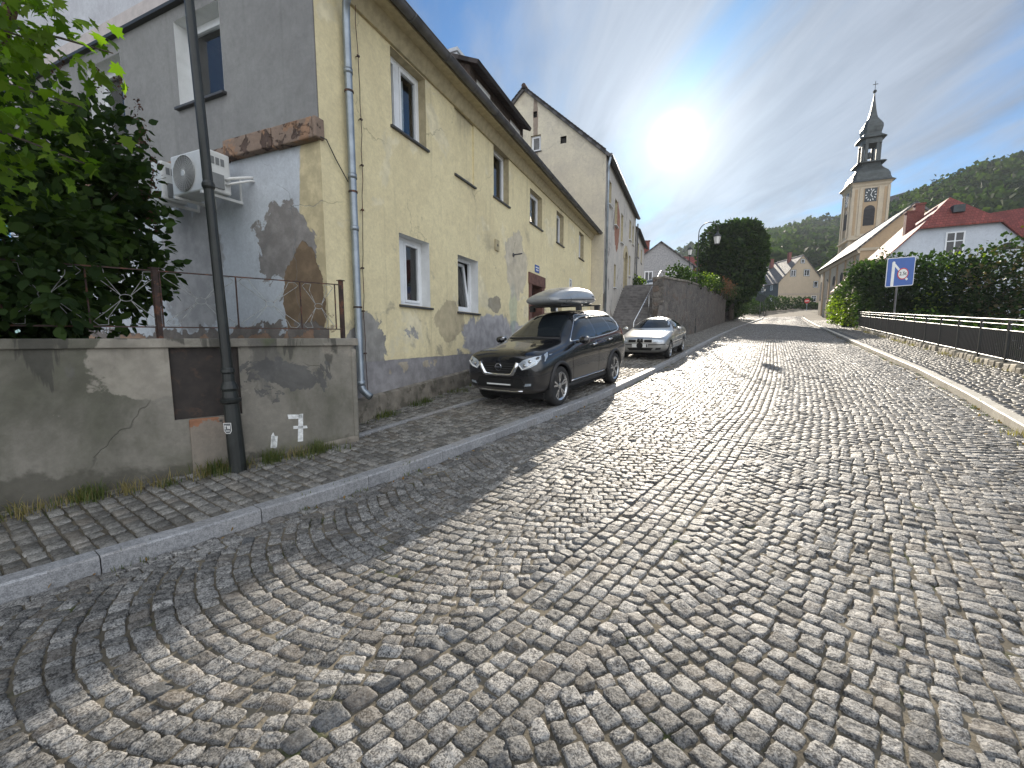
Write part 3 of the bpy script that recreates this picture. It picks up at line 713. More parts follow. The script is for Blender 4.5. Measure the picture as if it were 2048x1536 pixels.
# gable end: grey upper storey on a stone beam, pale lower storey
opsG = [(-7.86, -6.74, 5.49, 6.78), (-10.55, -9.45, 5.30, 6.72), (-10.6, -9.70, 2.50, 3.70)]
b = MB(); G2 = Pl((0, YA0 - .02, 0), (1, 0, 0), (0, -1, 0)); wallgrid(b, G2, XA1, XA - .005, 4.66, 7.0, opsG[:2])
b.quad(G2.p(XA1, 4.66), G2.p(XA - .005, 4.66), GA.p(XA - .005, 4.66), GA.p(XA1, 4.66)); b.quad(G2.p(XA - .005, 4.66), G2.p(XA - .005, 7), GA.p(XA - .005, 7), GA.p(XA - .005, 4.66))
b.build('upper_gable_wall', 'grey_render', hA)
b = MB(); wallgrid(b, GA, XA1, XA, -.2, 4.66, opsG[2:]); b.build('lower_gable_wall', 'pale_render', hA)
b = MB(); x = -13.0; i = 0
while x < XA + .02:
    e = min(x + rng.uniform(.5, 1.1), XA + .05); j = rng.uniform(-.015, .02)
    GA.box(b, x, e - .006, 4.47 + rng.uniform(-.01, .01), 4.74 if x > -7 else 4.70, -.05, (.11 if x > -7 else .06) + j); x = e
recalc(b.build('stone_beam', 'beam_stone', hA, bevel=.02))
for o in opsG[:2]: window(hA, G2, *o, rec=.22, style='one', inner='room_dark', reveal='reveal_white', curtain=[(.55, .98)] if o is opsG[0] else False, so=.07)
window(hA, GA, *opsG[2], rec=.15, style='two', reveal='reveal_white')
# attic gable above the flashing
PITCH = .80; RX = (XA + XA1) / 2; RZ = 7.02 + PITCH * (XA - RX)
b = MB(); b.quad((XA1, YA0 - .01, 7.0), (XA, YA0 - .01, 7.0), (RX, YA0 - .01, RZ)); b.build('attic_gable', 'attic_render', hA)
b = MB(); b.quad((XA1, YA1, 7.0), (RX, YA1, RZ), (XA, YA1, 7.0)); b.build('attic_gable', 'attic_render', hA)
b = MB(); GA.box(b, XA1, XA, 6.97, 7.02, .0, .10); recalc(b.build('flashing', 'black_metal', hA))
b = MB(); b.hexa([GA.p(XA1, 7.022, .0), GA.p(XA, 7.022, .0), GA.p(XA, 7.022, .07), GA.p(XA1, 7.022, .07), GA.p(XA1, 7.30, .0), GA.p(XA, 7.30, .0), GA.p(XA, 7.28, .045), GA.p(XA1, 7.28, .045)])
pbr('pink_band', (0.47, 0.42, 0.40), .9, var=.1, bump=.002); recalc(b.build('cornice', 'pink_band', hA))
ey = .16
roofslab('roof', (XA + .42, YA0 - ey, 7.02 - PITCH * .42 + .34), (XA + .42, YA1 + .1, 7.02 - PITCH * .42 + .34), (RX, YA1 + .1, RZ + .34), (RX, YA0 - ey, RZ + .34), 'tile_brown', hA)
roofslab('roof', (XA1 - .42, YA1 + .1, 7.02 - PITCH * .42 + .34), (XA1 - .42, YA0 - ey, 7.02 - PITCH * .42 + .34), (RX, YA0 - ey, RZ + .34), (RX, YA1 + .1, RZ + .34), 'tile_brown', hA)
# ragged tile ends along the gutter
b = MB(); y = YA0 - ey
while y < YA1:
    b.obox((XA + .40, y + .1, 7.04), (.10, 0, -.08), (0, .092, 0), (.008, 0, .012 + rng.uniform(0, .012))); y += .2
recalc(b.build('tile_course', 'tile_brown', hA))
b = MB(); b.box(XA, YA0, 6.86, XA + .36, YA1, 6.90); b.hexa([(XA, YA0, 6.62), (XA + .05, YA0, 6.62), (XA + .05, YA1, 6.62), (XA, YA1, 6.62), (XA, YA0, 6.86), (XA + .16, YA0, 6.86), (XA + .16, YA1, 6.86), (XA, YA1, 6.86)])
recalc(b.build('eaves_cornice', 'reveal_yellow', hA))
# gutter: half-round with brackets
b = MB(); gx, gz, gr = XA + .46, 6.93, .085
n = 9; ring = [(gx + gr * math.cos(math.pi + math.pi * k / n), gz + gr * math.sin(math.pi + math.pi * k / n)) for k in range(n + 1)]
for k in range(n):
    (x0, z0), (x1, z1) = ring[k], ring[k + 1]
    b.quad((x0, YA0 - .2, z0), (x0, YA1, z0), (x1, YA1, z1), (x1, YA0 - .2, z1))
b.tube([(gx + gr, YA0 - .2, gz), (gx + gr, YA1, gz)], .012, 6)
b.quad(*[(x0, YA0 - .2, z0) for x0, z0 in ring]); b.quad(*[(x0, YA1, z0) for x0, z0 in ring][::-1])
y = YA0 + .5
while y < YA1:
    b.tube([(gx + (gr + .006) * math.cos(math.pi + math.pi * k / 6), y, gz + (gr + .006) * math.sin(math.pi + math.pi * k / 6)) for k in range(7)], .014, 5); y += 1.05
b.build('gutter', 'zinc_dark', hA, smooth=False)
# drainpipe at the corner
b = MB(); px_, py_ = XA + .10, 5.02
b.tube([(gx, 4.8, gz - .05), (gx - .03, 4.85, 6.72), (px_ + .05, 4.98, 6.45), (px_, py_, 6.25), (px_, py_, 1.02), (px_ + .03, py_, .92), (px_ + .17, py_ + .02, .82)], [.055] * 4 + [.056] * 3, 12)
for z in (5.55, 4.1, 3.35, 1.0): b.tube([(px_, py_, z), (px_, py_, z + .07)], .064, 12)
dp = b.build('drainpipe', 'zinc', hA, smooth=True)
for z in (5.3, 3.9, 2.2): b = MB(); b.tube([(px_, py_, z), (px_, py_, z + .025)], .066, 12); b.bar((XA, py_ + .04, z + .012), (px_, py_ + .04, z + .012), .02); b.build('pipe_bracket', 'rusty_black', dp)
# lightning conductor wire on little stand-offs
b = MB(); pts = []
for i, z in enumerate(np.linspace(6.85, .38, 30)):
    pts.append((XA + .05 + .006 * math.sin(i * 1.7), 5.25 + .05 * math.sin(i * .21) + .008 * math.sin(i * 2.3), z))
pts += [(XA + .11, 5.33, .36)]
b.tube(pts, .006, 5)
for i in (4, 8, 11, 14, 18, 21, 24, 27): p = pts[i]; b.tube([(XA - .01, p[1], p[2]), p], .007, 5); b.obox(p, (.014, 0, 0), (0, .02, 0), (0, 0, .012))
b.build('lightning_wire', 'rusty_black', hA)
b = MB(); b.tube([(XA + .06, 4.50, 4.48), (XA + .035, 4.62, 4.50), (XA + .03, 4.78, 4.30), (XA + .05, 4.98, 4.05)], .008, 5); b.build('cable', 'black_metal', hA)
# dormer with dark boards
DX0, DY0, DY1, DZ = -5.5, 10.05, 13.55, 8.66
rz_at = lambda x: 7.02 + PITCH * (XA - x) + .34
D = Pl((DX0, 0, 0), (0, 1, 0), (1, 0, 0))
dops = [(10.42, 11.22, 7.88, 8.50), (12.62, 13.42, 7.88, 8.50)]
b = MB(); wallgrid(b, D, DY0, DY1, 7.7, DZ + .02, dops)
bx = DX0 - 2.3
for y in (DY0, DY1): b.quad((DX0, y, 7.6), (DX0, y, DZ), (bx, y, DZ + .43 * 2.3), (bx, y, rz_at(bx) - .3))
y = DY0
while y < DY1:
    if not any(o[0] - .12 < y < o[1] for o in dops): D.box(b, y, y + .13, 7.7, DZ - .01, 0, .016)
    y += .145
xx = DX0
while xx > bx: b.box(xx - .13, DY0 - .016, max(7.6, rz_at(xx) - .05), xx, DY0, DZ + .43 * (DX0 - xx)); xx -= .145
dm = recalc(b.build('dormer', 'old_wood', hA))
for o in dops: window(dm, D, *o, rec=.03, style='two', sill=None, inner='room_blind', name='dormer_window')
roofslab('dormer_roof', (DX0 + .32, DY0 - .12, DZ - .02), (DX0 + .32, DY1 + .12, DZ - .02), (DX0 - 2.5, DY1 + .12, DZ + 1.2), (DX0 - 2.5, DY0 - .12, DZ + 1.2), 'tile_dark', dm, th=.10)
b = MB(); b.hexa([(-8.3, 13.0, 9.0), (-7.6, 13.0, 9.0), (-7.6, 13.9, 9.0), (-8.3, 13.9, 9.0), (-8.3, 13.0, 11.2), (-7.6, 13.0, 11.2), (-7.6, 13.9, 11.2), (-8.3, 13.9, 11.2)]); b.box(-8.35, 12.95, 11.21, -7.55, 13.95, 11.32)
recalc(b.build('chimney', 'pale_render', hA))
# small things fixed to the facade: they come off the wall, so they stand alone
def plate(name, label, cat, u, z, w_, h, mats, marks=(), th=.012, pl=FA, group=None):
    b = MB(); pl.box(b, u - w_ / 2, u + w_ / 2, z - h / 2, z + h / 2, .003, .003 + th)
    o = recalc(b.build(name, mats[0], None, bevel=.003)); tag(o, label, cat, group)
    for k, (mat, polys) in enumerate(marks):
        m_ = MB()
        for p in polys: m_.prism([pl.p(u + a, z + c, .003 + th + .0005) for a, c in p], pl.n * .002)
        q = recalc(m_.build('lettering', mat, o))
    return o
pbr('enamel_white', (0.75, 0.75, 0.73), .4, var=.05); pbr('enamel_blue', (0.03, 0.10, 0.36), .35, var=.05); pbr('sign_black', (0.015, 0.015, 0.017), .5, var=0); pbr('sign_red', (0.50, 0.02, 0.02), .4, var=.03)
rect = lambda a, b_, c, d: [(a, c), (b_, c), (b_, d), (a, d)]
def ringpolys(cx, cz, r0, r1, n=18): return [[(cx + r0 * math.cos(a), cz + r0 * math.sin(a)), (cx + r1 * math.cos(a), cz + r1 * math.sin(a)), (cx + r1 * math.cos(c), cz + r1 * math.sin(c)), (cx + r0 * math.cos(c), cz + r0 * math.sin(c))] for a, c in ((2 * math.pi * k / n, 2 * math.pi * (k + 1) / n) for k in range(n))]
def fixed(o_label, *a, **k): return plate(*a, **k)
plate('notice_plate', 'tall white plate with dark ring symbols on yellow facade', 'wall plate', 17.55, 3.93, .40, .60, ['enamel_white'], [('sign_black', ringpolys(0, .15, .07, .11) + ringpolys(0, -.06, .07, .11) + [rect(-.14, .14, -.24, -.20)])])
plate('street_name_plate', 'small blue enamel plate above the brown front door', 'wall plate', 13.36, 4.02, .42, .24, ['enamel_blue'], [('enamel_white', [rect(-.16, .16, .02, .06), rect(-.12, .12, -.06, -.02)])])
plate('vent_plate', 'square cream vent plate with round hole high on yellow facade', 'vent', 10.22, 4.17, .24, .28, ['reveal_yellow'], [('sign_black', ringpolys(.02, 0, .0, .035))], th=.03)
b = MB(); b.tube([(XA, 11.35, 4.12), (XA + .28, 11.35, 4.14)], .022, 8); b.tube([(XA, 11.35, 4.12), (XA + .02, 11.35, 4.12)], .06, 8); tag(b.build('flag_holder', 'zinc_dark'), 'short metal flag holder sticking out beside cream vent', 'flag holder')
# ------------------------------------------------------------------ air conditioners on the gable
pbr('ac_white', (0.66, 0.67, 0.66), .4, var=.06); pbr('ac_grille', (0.20, 0.21, 0.215), .5, var=.1)
def ac_unit(x0, label, w_=.84):
    z0, z1, d0, d1 = 3.86, 4.43, .22, .56
    t = thing('air_conditioner', label, 'air conditioner', (x0 + w_ / 2, YA0 - .4, z0), group='air conditioners on the gable')
    b = MB(); GA.box(b, x0, x0 + w_, z0, z1, d0, d1); recalc(b.build('casing', 'ac_white', t, bevel=.025))
    c = GA.p(x0 + .32, (z0 + z1) / 2, d1 + .004); ax = (Vector((1, 0, 0)), Vector((0, 0, 1)), Vector((0, -1, 0)))
    b = MB(); b.lathe(c, [(.25, 0), (.25, .004)], 32, axis=ax); b.build('fan_recess', 'ac_grille', t)
    b = MB()
    for r in np.arange(.05, .26, .028): b.lathe(c, [(r, .008), (r + .005, .012), (r + .008, .008)], 28, axis=ax)
    for k in range(24):
        a = 2 * math.pi * k / 24; dv = ax[0] * math.cos(a) + ax[1] * math.sin(a); b.bar(c + dv * .03 + ax[2] * .011, c + dv * .255 + ax[2] * .011, .004, .004, up=(0, 1, 0))
    b.lathe(c, [(.045, .01), (.04, .018)], 14, axis=ax); b.build('fan_guard', 'ac_white', t)
    b = MB()
    for k in range(3): b.box(x0 + w_ + .001, YA0 - .50 + .07 * k, z1 - .19, x0 + w_ + .006, YA0 - .45 + .07 * k, z1 - .09)
    b.build('side_vents', 'ac_grille', t); b = MB(); b.box(x0 + w_ + .001, YA0 - .50, z0 + .05, x0 + w_ + .03, YA0 - .34, z0 + .25); b.build('side_cover', 'ac_grille', t)
    for x in (x0 + .10, x0 + w_ - .10):
        b = MB(); b.bar(GA.p(x, z0 - .03, 0), GA.p(x, z0 - .03, .60), .035, .04); b.bar(GA.p(x, z0 - .03, .01), GA.p(x, z0 + .35, .01), .035, .02)
        recalc(b.build('bracket', 'ac_white', t))
    b = MB(); x = x0 + w_
    b.tube([(x, YA0 - .3, z0 + .2), (x + .08, YA0 - .28, z0 + .22), (x + .16, YA0 - .05, z0 + .3), (x + .18, YA0 + .02, z0 + .31)], .022, 8); b.tube([(x, YA0 - .3, z0 + .13), (x + .1, YA0 - .27, z0 + .15), (x + .19, YA0 - .04, z0 + .25), (x + .2, YA0 + .02, z0 + .26)], .018, 8)
    b.build('hose', 'enamel_white', t, smooth=True)
ac_unit(-7.28, 'white air conditioner under stone beam, nearer the yellow corner'); ac_unit(-8.36, 'white air conditioner under stone beam, half behind leaves')

# ------------------------------------------------------------------ garden wall with steel cupboard door and railing
W1 = Vector((-4.18, 4.30, 0)); wd = Vector((-.472, -.882, 0)).normalized(); wn = Vector((.882, -.472, 0)).normalized()
GW = Pl(W1, wd, wn)                 # u runs back towards the camera's left
plaster('garden_wall_render', (0.255, 0.238, 0.205), (0.20, 0.188, 0.16), patches=[
    dict(col=(0.10, 0.10, 0.075), scale=.6, thr=.47, soft=.16, op=.8, str=(1, 1, .6), off=(6, 2, 2)),
    dict(col=(0.34, 0.32, 0.28), scale=2.6, thr=.64, soft=.03, op=.6, off=(1, 9, 3)),
    dict(col=(0.07, 0.068, 0.06), scale=1.2, thr=.60, soft=.04, str=(3.2, 3.2, .45), z=(1.0, 1.66, -.14, .10), op=.75, off=(2, 3, 0)),
    dict(col=(0.085, 0.08, 0.065), scale=1.3, thr=.60, soft=.10, z=(.25, .75, .22, -.10), op=.75, off=(5, 5, 1)),
    dict(col=(0.125, 0.12, 0.11), scale=1.4, thr=.6, soft=.05, str=(1, 1, .35), op=.8),
    dict(col=(0.33, 0.30, 0.25), scale=.9, thr=.6, soft=.06, op=.7, off=(3, 3, 3)),
    dict(col=(0.10, 0.12, 0.06), scale=1.6, thr=.62, soft=.15, z=(1.75, 1.2, .12, -.06), op=.6),
    dict(col=(0.11, 0.115, 0.06), scale=1.0, thr=.60, soft=.2, z=(.1, .7, .16, -.05), op=.6),
    dict(col=(0.36, 0.33, 0.28), scale=2.2, soft=.04, loc=tuple(GW.p(2.1, 1.45)), rad=(.5, .5, .32), rag=1.4, op=.7),
    dict(col=(0.10, 0.10, 0.10), scale=3.0, soft=.03, loc=tuple(GW.p(.75, 1.25)), rad=(.5, .5, .22), rag=3.2, op=.8)], bump=.008, bscale=18, streak=.35)
gwt = thing('garden_wall', 'stained grey rendered garden wall with rusty steel cupboard door', 'wall', tuple(GW.p(2, .1)))
b = MB(); c_op = (1.30, 1.92, .86, 1.64)
wallgrid(b, GW, -.0, 9.5, -.3, 1.64, [c_op]); b.quad(GW.p(0, -.3), GW.p(0, 1.64), GW.p(0, 1.64, -.9), GW.p(0, -.3, -.9)); b.quad(GW.p(0, 1.64), GW.p(9.5, 1.64), GW.p(9.5, 1.64, -.4), GW.p(0, 1.64, -.4))
for (ua, za, ub, zb) in ((1.30, .86, 1.92, .86), (1.92, .86, 1.92, 1.64), (1.92, 1.64, 1.30, 1.64), (1.30, 1.64, 1.30, .86)): b.quad(GW.p(ua, za), GW.p(ub, zb), GW.p(ub, zb, -.06), GW.p(ua, za, -.06))
recalc(b.build('wall', 'garden_wall_render', gwt))
b = MB(); GW.box(b, 1.302, 1.918, .862, 1.638, -.06, -.035); cd = recalc(b.build('cupboard_door', 'steel_door', gwt))
b = MB(); b.lathe(GW.p(1.42, 1.22, -.035), [(.022, 0), (.022, .012), (.012, .016)], 12, axis=(wd, Vector((0, 0, 1)), wn)); b.build('lock', 'zinc_dark', cd)
b = MB(); GW.box(b, -.06, 9.5, 1.642, 1.74, -.42, .035); recalc(b.build('coping', 'garden_wall_render', gwt, bevel=.012))
plaster('cupboard_foot', (0.27, 0.23, 0.19), (0.22, 0.20, 0.17), patches=[dict(col=(0.30, 0.15, 0.09), scale=6, thr=.6, soft=.04, z=(.55, .85, -.3, .15)), dict(col=(0.08, 0.075, 0.07), scale=4, thr=.66, soft=.03)], bump=.012, bscale=20)
b = MB(); GW.box(b, 1.32, 1.80, -.1, .858, -.01, .03); recalc(b.build('block', 'cupboard_foot', gwt, bevel=.02))
b = MB(); b.hexa([GW.p(-.02, -.3), GW.p(1.3, -.3), GW.p(1.3, -.3, .05), GW.p(-.02, -.3, .05), GW.p(-.02, .42), GW.p(1.3, .30), GW.p(1.3, .27, .035), GW.p(-.02, .39, .035)]); b.hexa([GW.p(1.8, -.3), GW.p(6, -.3), GW.p(6, -.3, .07), GW.p(1.8, -.3, .07), GW.p(1.8, .25), GW.p(6, .05), GW.p(6, .02, .05), GW.p(1.8, .22, .05)]); recalc(b.build('footing', 'concrete', gwt, bevel=.01))
b = MB(); GW.box(b, -.035, .035, -.1, 1.60, -.2, .02); recalc(b.build('corner_pier', 'garden_wall_render', gwt, bevel=.02))
# painted digits
pbr('white_paint', (0.70, 0.71, 0.70), .8, var=.2, scale=30)
b = MB(); rough_ = lambda pts: [GW.p(u + random.uniform(-.006, .006), z + random.uniform(-.006, .006), .0015) for u, z in pts]
for poly in ([(.985, .40), (.985, .555), (1.0, .60), (1.03, .56), (1.045, .41)], [(.96, .55), (1.02, .55), (1.03, .41), (.97, .40)],
             [(.66, .73), (.66, .785), (.83, .80), (.83, .745)], [(.66, .785), (.715, .785), (.735, .44), (.675, .44)], [(.62, .60), (.62, .63), (.78, .645), (.78, .61)]):
    b.prism(rough_(poly), wn * .0025)
recalc(b.build('painted_digits', 'white_paint', gwt))
# railing
rt = thing('garden_railing', 'thin rusty iron railing with crossed scroll panels on garden wall', 'railing', tuple(GW.p(1.5, 1.74, -.15)))
zt_, zb_, dd = 2.45, 1.86, -.15
b = MB(); b.bar(GW.p(.08, zt_, dd), GW.p(4.6, zt_, dd), .022, .012); b.bar(GW.p(.08, zb_, dd), GW.p(4.6, zb_, dd), .022, .014); recalc(b.build('rail', 'rusty_black', rt))
for u, ht in ((.08, 2.50), (1.98, 2.47), (3.6, 2.47)):
    b = MB(); b.bar(GW.p(u, 1.70, dd), GW.p(u, ht, dd), .045, .045); b.bar(GW.p(u, ht, dd), GW.p(u, ht + .012, dd), .075, .075); recalc(b.build('post', 'rusty_black', rt))
pbr('rail_paint', (0.30, 0.31, 0.30), .6, var=.3, scale=20, dirt=((0.09, 0.05, 0.035), 18, .55))
stops = [.16, .58, 1.26, 1.94, 2.5, 3.06, 3.56]
for u in stops: 
    b = MB(); b.bar(GW.p(u, zb_, dd), GW.p(u, zt_, dd), .012, .012); b.build('baluster', 'rusty_black', rt)
for a, c in zip(stops, stops[1:]):
    b = MB(); um = (a + c) / 2; zm = (zt_ + zb_) / 2; hw = (c - a) / 2 - .02; hh = (zt_ - zb_) / 2 - .02
    for sx in (-1, 1):
        for sz in (-1, 1):
            for o_ in (.09, -.02):
                b.tube([GW.p(um + sx * (.035), zm + sz * .02, dd), GW.p(um + sx * hw * .55, zm + sz * (hh * .55 + (.05 if o_ > 0 else -.02)), dd), GW.p(um + sx * (hw - .02 - (o_ if o_ > 0 else 0)), zm + sz * (hh - (0 if o_ > 0 else .05)), dd)], .0034, 5)
            b.tube([GW.p(um + sx * (hw - .11), zm + sz * hh, dd), GW.p(um + sx * (hw - .04), zm + sz * (hh + .005), dd), GW.p(um + sx * (hw - .005), zm + sz * (hh - .03), dd), GW.p(um + sx * (hw - .02), zm + sz * (hh - .05), dd)], .0034, 5)
    b.tube([GW.p(um + .05 * math.cos(k * math.pi / 6), zm + .035 * math.sin(k * math.pi / 6), dd) for k in range(13)], .0034, 5)
    b.build('scroll_panel', 'rail_paint', rt)
# terrace behind the garden wall
b = MB(); b.quad(GW.p(0, 1.62, -.4), (XA, YA0, 1.62), (XA1, YA0, 1.62), (-18, -4, 1.62), GW.p(9.5, 1.62, -.4)); recalc(b.build('terrace', 'earth', kind='structure'))

# ------------------------------------------------------------------ near street lamp
def lamp_base(b, h, top):
    b.lathe((0, 0, 0), [(.085, 0), (.083, .30), (.078, .60), (.074, .78), (.10, .80), (.105, .83), (.078, .85), (.072, .92), (.085, .95), (.078, .985), (.058, 1.03), (.056, 1.11), (.068, 1.13), (.066, 1.16), (.052, 1.18), (.048, 2.0), (.046, h * .53), (.060, h * .535), (.060, h * .54), (.046, h * .545)] + top, 16)
nl = thing('street_lamp', 'tall dark green cast iron lamp post before the garden wall', 'street lamp', (-4.63, 2.95, G(-4.63, 2.95) - .02), (R(0.5), R(-1.7), 0), local=True)
b = MB(); lamp_base(b, 5.75, [(.042, 5.10), (.060, 5.12), (.062, 5.22), (.05, 5.25), (.05, 5.45), (.036, 5.5), (.034, 6.3), (.0, 6.32)]); b.build('post', 'black_metal', nl, smooth=False)
b = MB(); pts = [(0, 0, 6.2)] + [(.45 - .45 * math.cos(a), 0, 6.3 + .45 * math.sin(a)) for a in np.linspace(0, math.pi, 12)]
b.tube(pts, .018, 8); b.build('arm', 'black_metal', nl, smooth=True)
pbr('lantern_glass', (0.75, 0.75, 0.72), .25, var=.05)
def lantern(parent, x, z, s=1.0):
    b = MB(); b.lathe((x, 0, z - .55 * s), [(.10 * s, 0), (.16 * s, .32 * s)], 6); b.build('lantern_glass', 'lantern_glass', parent)
    b = MB(); b.lathe((x, 0, z - .23 * s), [(.19 * s, 0), (.17 * s, .05 * s), (.06 * s, .15 * s), (.03 * s, .24 * s)], 6); b.lathe((x, 0, z - .60 * s), [(.06 * s, 0), (.115 * s, .05 * s)], 6)
    for k in range(6):
        a = 2 * math.pi * (k + .5) / 6; b.bar((x + .10 * s * math.cos(a), .10 * s * math.sin(a), z - .55 * s), (x + .162 * s * math.cos(a), .162 * s * math.sin(a), z - .23 * s), .012, .012)
    b.build('lantern_frame', 'black_metal', parent)
lantern(nl, .9, 6.25)
pbr('sticker_grey', (0.12, 0.125, 0.13), .5, var=.05)
b = MB(); fx = (Vector((-SD[0], -SD[1], 0)) + Vector((.62, -.35, 0))).normalized(); rx_ = Vector((fx.y, -fx.x, 0)) * -1
def shield(w_, h_, d): return [Vector((0, 0, .52)) + fx * (.086 + d) + rx_ * a + Vector((0, 0, c)) for a, c in ((-w_, h_), (w_, h_), (w_, -h_ * .5), (w_ * .5, -h_), (-w_ * .5, -h_), (-w_, -h_ * .5))]
b.prism(shield(.045, .06, 0), fx * .002); st1 = b.build('sticker', 'enamel_white', nl)
b = MB(); b.prism(shield(.039, .054, .002), fx * .001); b.build('sticker_face', 'sticker_grey', st1)
b = MB()
for (a0, a1, c0, c1) in ((-.03, -.008, .022, .032), (-.03, -.022, -.01, .022), (.0, .012, -.005, .03), (.016, .03, -.005, .03), (-.025, .025, -.032, -.025)):
    b.prism([Vector((0, 0, .52)) + fx * .0905 + rx_ * a + Vector((0, 0, c)) for a, c in rect(a0, a1, c0, c1)], fx * .001)
b.build('sticker_marks', 'enamel_white', st1)

# ------------------------------------------------------------------ tall house behind, with peeling facade
plaster('tall_gable', (0.68, 0.62, 0.48), (0.58, 0.53, 0.43), patches=[dict(col=(0.34, 0.30, 0.25), scale=.6, thr=.58, soft=.15, op=.5), dict(col=(0.22, 0.16, 0.13), scale=2, soft=.05, loc=(-7.9, 21.4, 12.9), rad=(.14, 1, 1.4), rag=1.0, op=.8), dict(col=(0.24, 0.19, 0.17), scale=2, soft=.05, loc=(-7.85, 21.4, 10.9), rad=(.12, 1, .55), rag=1.0, op=.7)], streak=.2)
plaster('tall_front', (0.60, 0.56, 0.50), (0.50, 0.475, 0.44), patches=[dict(col=(0.33, 0.17, 0.12), scale=1.0, soft=.03, loc=(-4.22, 25.0, 8.2), rad=(1, .9, 1.3), rag=1.2, deep=1), dict(col=(0.30, 0.28, 0.26), scale=.9, thr=.60, soft=.05, deep=.6), dict(col=(0.26, 0.23, 0.2), scale=.8, thr=.55, soft=.05, z=(1, 6, .1, -.1)), dict(col=(0.34, 0.22, 0.17), scale=1.3, thr=.70, soft=.03, off=(1, 4, 2))], streak=.35)
XB, YB0, YB1, XB1, EB, RB = -4.22, 21.4, 33.2, -12.8, 10.65, 14.45
hB = thing('tall_house', 'tall peeling house with steep gable beside the stairs', 'house', (-8.5, 27, 1.5))
GB = Pl((0, YB0 + .02, 0), (1, 0, 0), (0, -1, 0)); FB = Pl((XB, 0, 0), (0, 1, 0), (1, 0, 0))
opsGB = [(-8.16, -7.60, 11.36, 12.16), (-6.55, -6.24, 11.50, 11.84), (-8.02, -7.82, 13.02, 13.32)]
b = MB(); wallgrid(b, GB, XB1, XB, 0, EB, [])
xr = (XB + XB1) / 2
zz = lambda x: EB + (RB - EB) * (1 - abs(x - xr) / (XB - xr))
xs = sorted({XB1, XB, xr, *[v for o in opsGB for v in o[:2]]})
for a, c in zip(xs, xs[1:]):
    hole = sorted([(o[2], o[3]) for o in opsGB if o[0] <= a + 1e-6 and c <= o[1] + 1e-6])
    lo = EB
    for (h0, h1) in hole: b.quad(GB.p(a, lo), GB.p(c, lo), GB.p(c, h0), GB.p(a, h0)); lo = h1
    b.quad(GB.p(a, lo), GB.p(c, lo), GB.p(c, zz(c)), GB.p(a, zz(a)))
b.build('gable_wall', 'tall_gable', hB)
window(hB, GB, *opsGB[0], rec=.12, style='one', inner='room_blind', reveal='reveal_yellow')
for o in opsGB[1:]:
    m_ = MB(); m_.quad(GB.p(o[0], o[2], -.15), GB.p(o[1], o[2], -.15), GB.p(o[1], o[3], -.15), GB.p(o[0], o[3], -.15))
    for (ua, za, ub, zb) in ((o[0], o[2], o[1], o[2]), (o[1], o[2], o[1], o[3]), (o[1], o[3], o[0], o[3]), (o[0], o[3], o[0], o[2])): m_.quad(GB.p(ua, za), GB.p(ub, zb), GB.p(ub, zb, -.15), GB.p(ua, za, -.15))
    m_.build('vent_hole', 'room_dark', hB)
opsFB = [(22.2, 23.0, 8.55, 9.75), (24.2, 25.0, 8.0, 9.4), (26.4, 27.2, 7.5, 9.2), (29.9, 30.7, 8.4, 9.7), (31.5, 32.2, 8.4, 9.7), (24.4, 25.0, 4.6, 5.9), (30.2, 30.9, 6.0, 7.4)]
b = MB(); wallgrid(b, FB, YB0 + .02, YB1, 0, EB, opsFB + [(27.9, 29.2, 4.5, 7.4)]); b.quad((XB, YB1, 0), (XB1, YB1, 0), (XB1, YB1, EB), (XB, YB1, EB)); b.quad((XB, YB1, EB), (XB1, YB1, EB), (xr, YB1, RB)); b.quad((XB1, YB0, 0), (XB1, YB1, 0), (XB1, YB1, EB), (XB1, YB0, EB))
recalc(b.build('front_wall', 'tall_front', hB))
for o in opsFB: window(hB, FB, *o, rec=.14, style='one', so=.12, sill='reveal_white', inner='room_dark', reveal='reveal_yellow')
b = MB(); FB.box(b, 27.9, 29.2, 4.5, 7.4, -.35, -.3)
for k in range(9):
    a0, a1 = math.pi * k / 9, math.pi * (k + 1) / 9
    q = lambda a, r: (28.55 + r * math.cos(a), 6.75 + r * math.sin(a))
    (u0, z0), (u1, z1) = q(a0, .55), q(a1, .55); (u2, z2), (u3, z3) = q(a1, .92), q(a0, .92)
    b.hexa([FB.p(u0, z0, -.3), FB.p(u1, z1, -.3), FB.p(u1, z1, .06), FB.p(u0, z0, .06), FB.p(u3, z3, -.3), FB.p(u2, z2, -.3), FB.p(u2, z2, .06), FB.p(u3, z3, .06)])
FB.box(b, 27.88, 28.0, 4.5, 6.75, -.3, .06); FB.box(b, 29.1, 29.22, 4.5, 6.75, -.3, .06)
recalc(b.build('arched_doorway', 'reveal_yellow', hB))
b = MB(); FB.box(b, 28.02, 29.08, 4.6, 7.25, -.30, -.24); recalc(b.build('door', 'old_wood', hB))
roofslab('roof', (XB + .25, YB0 - .12, EB - .1), (XB + .25, YB1, EB - .1), (xr, YB1, RB + .15), (xr, YB0 - .12, RB + .15), 'tile_grey', hB, th=.14)
roofslab('roof', (XB1 - .25, YB1, EB - .1), (XB1 - .25, YB0 - .12, EB - .1), (xr, YB0 - .12, RB + .15), (xr, YB1, RB + .15), 'tile_grey', hB, th=.14)
b = MB(); b.tube([(xr, YB0 - .16, RB + .16), (xr, YB1, RB + .16)], .12, 8); b.build('ridge', 'tile_brown', hB)
b = MB()
for sgn, xa in ((1, XB), (-1, XB1)):
    n = 26
    for k in range(n):
        f0, f1 = k / n, (k + 1) / n; x0 = xr + (xa - xr) * f0; x1 = xr + (xa - xr) * f1
        b.bar((x0, YB0 - .13, zz(x0) + .13), (x1, YB0 - .13, zz(x1) + .11 + .04), .07, .05)
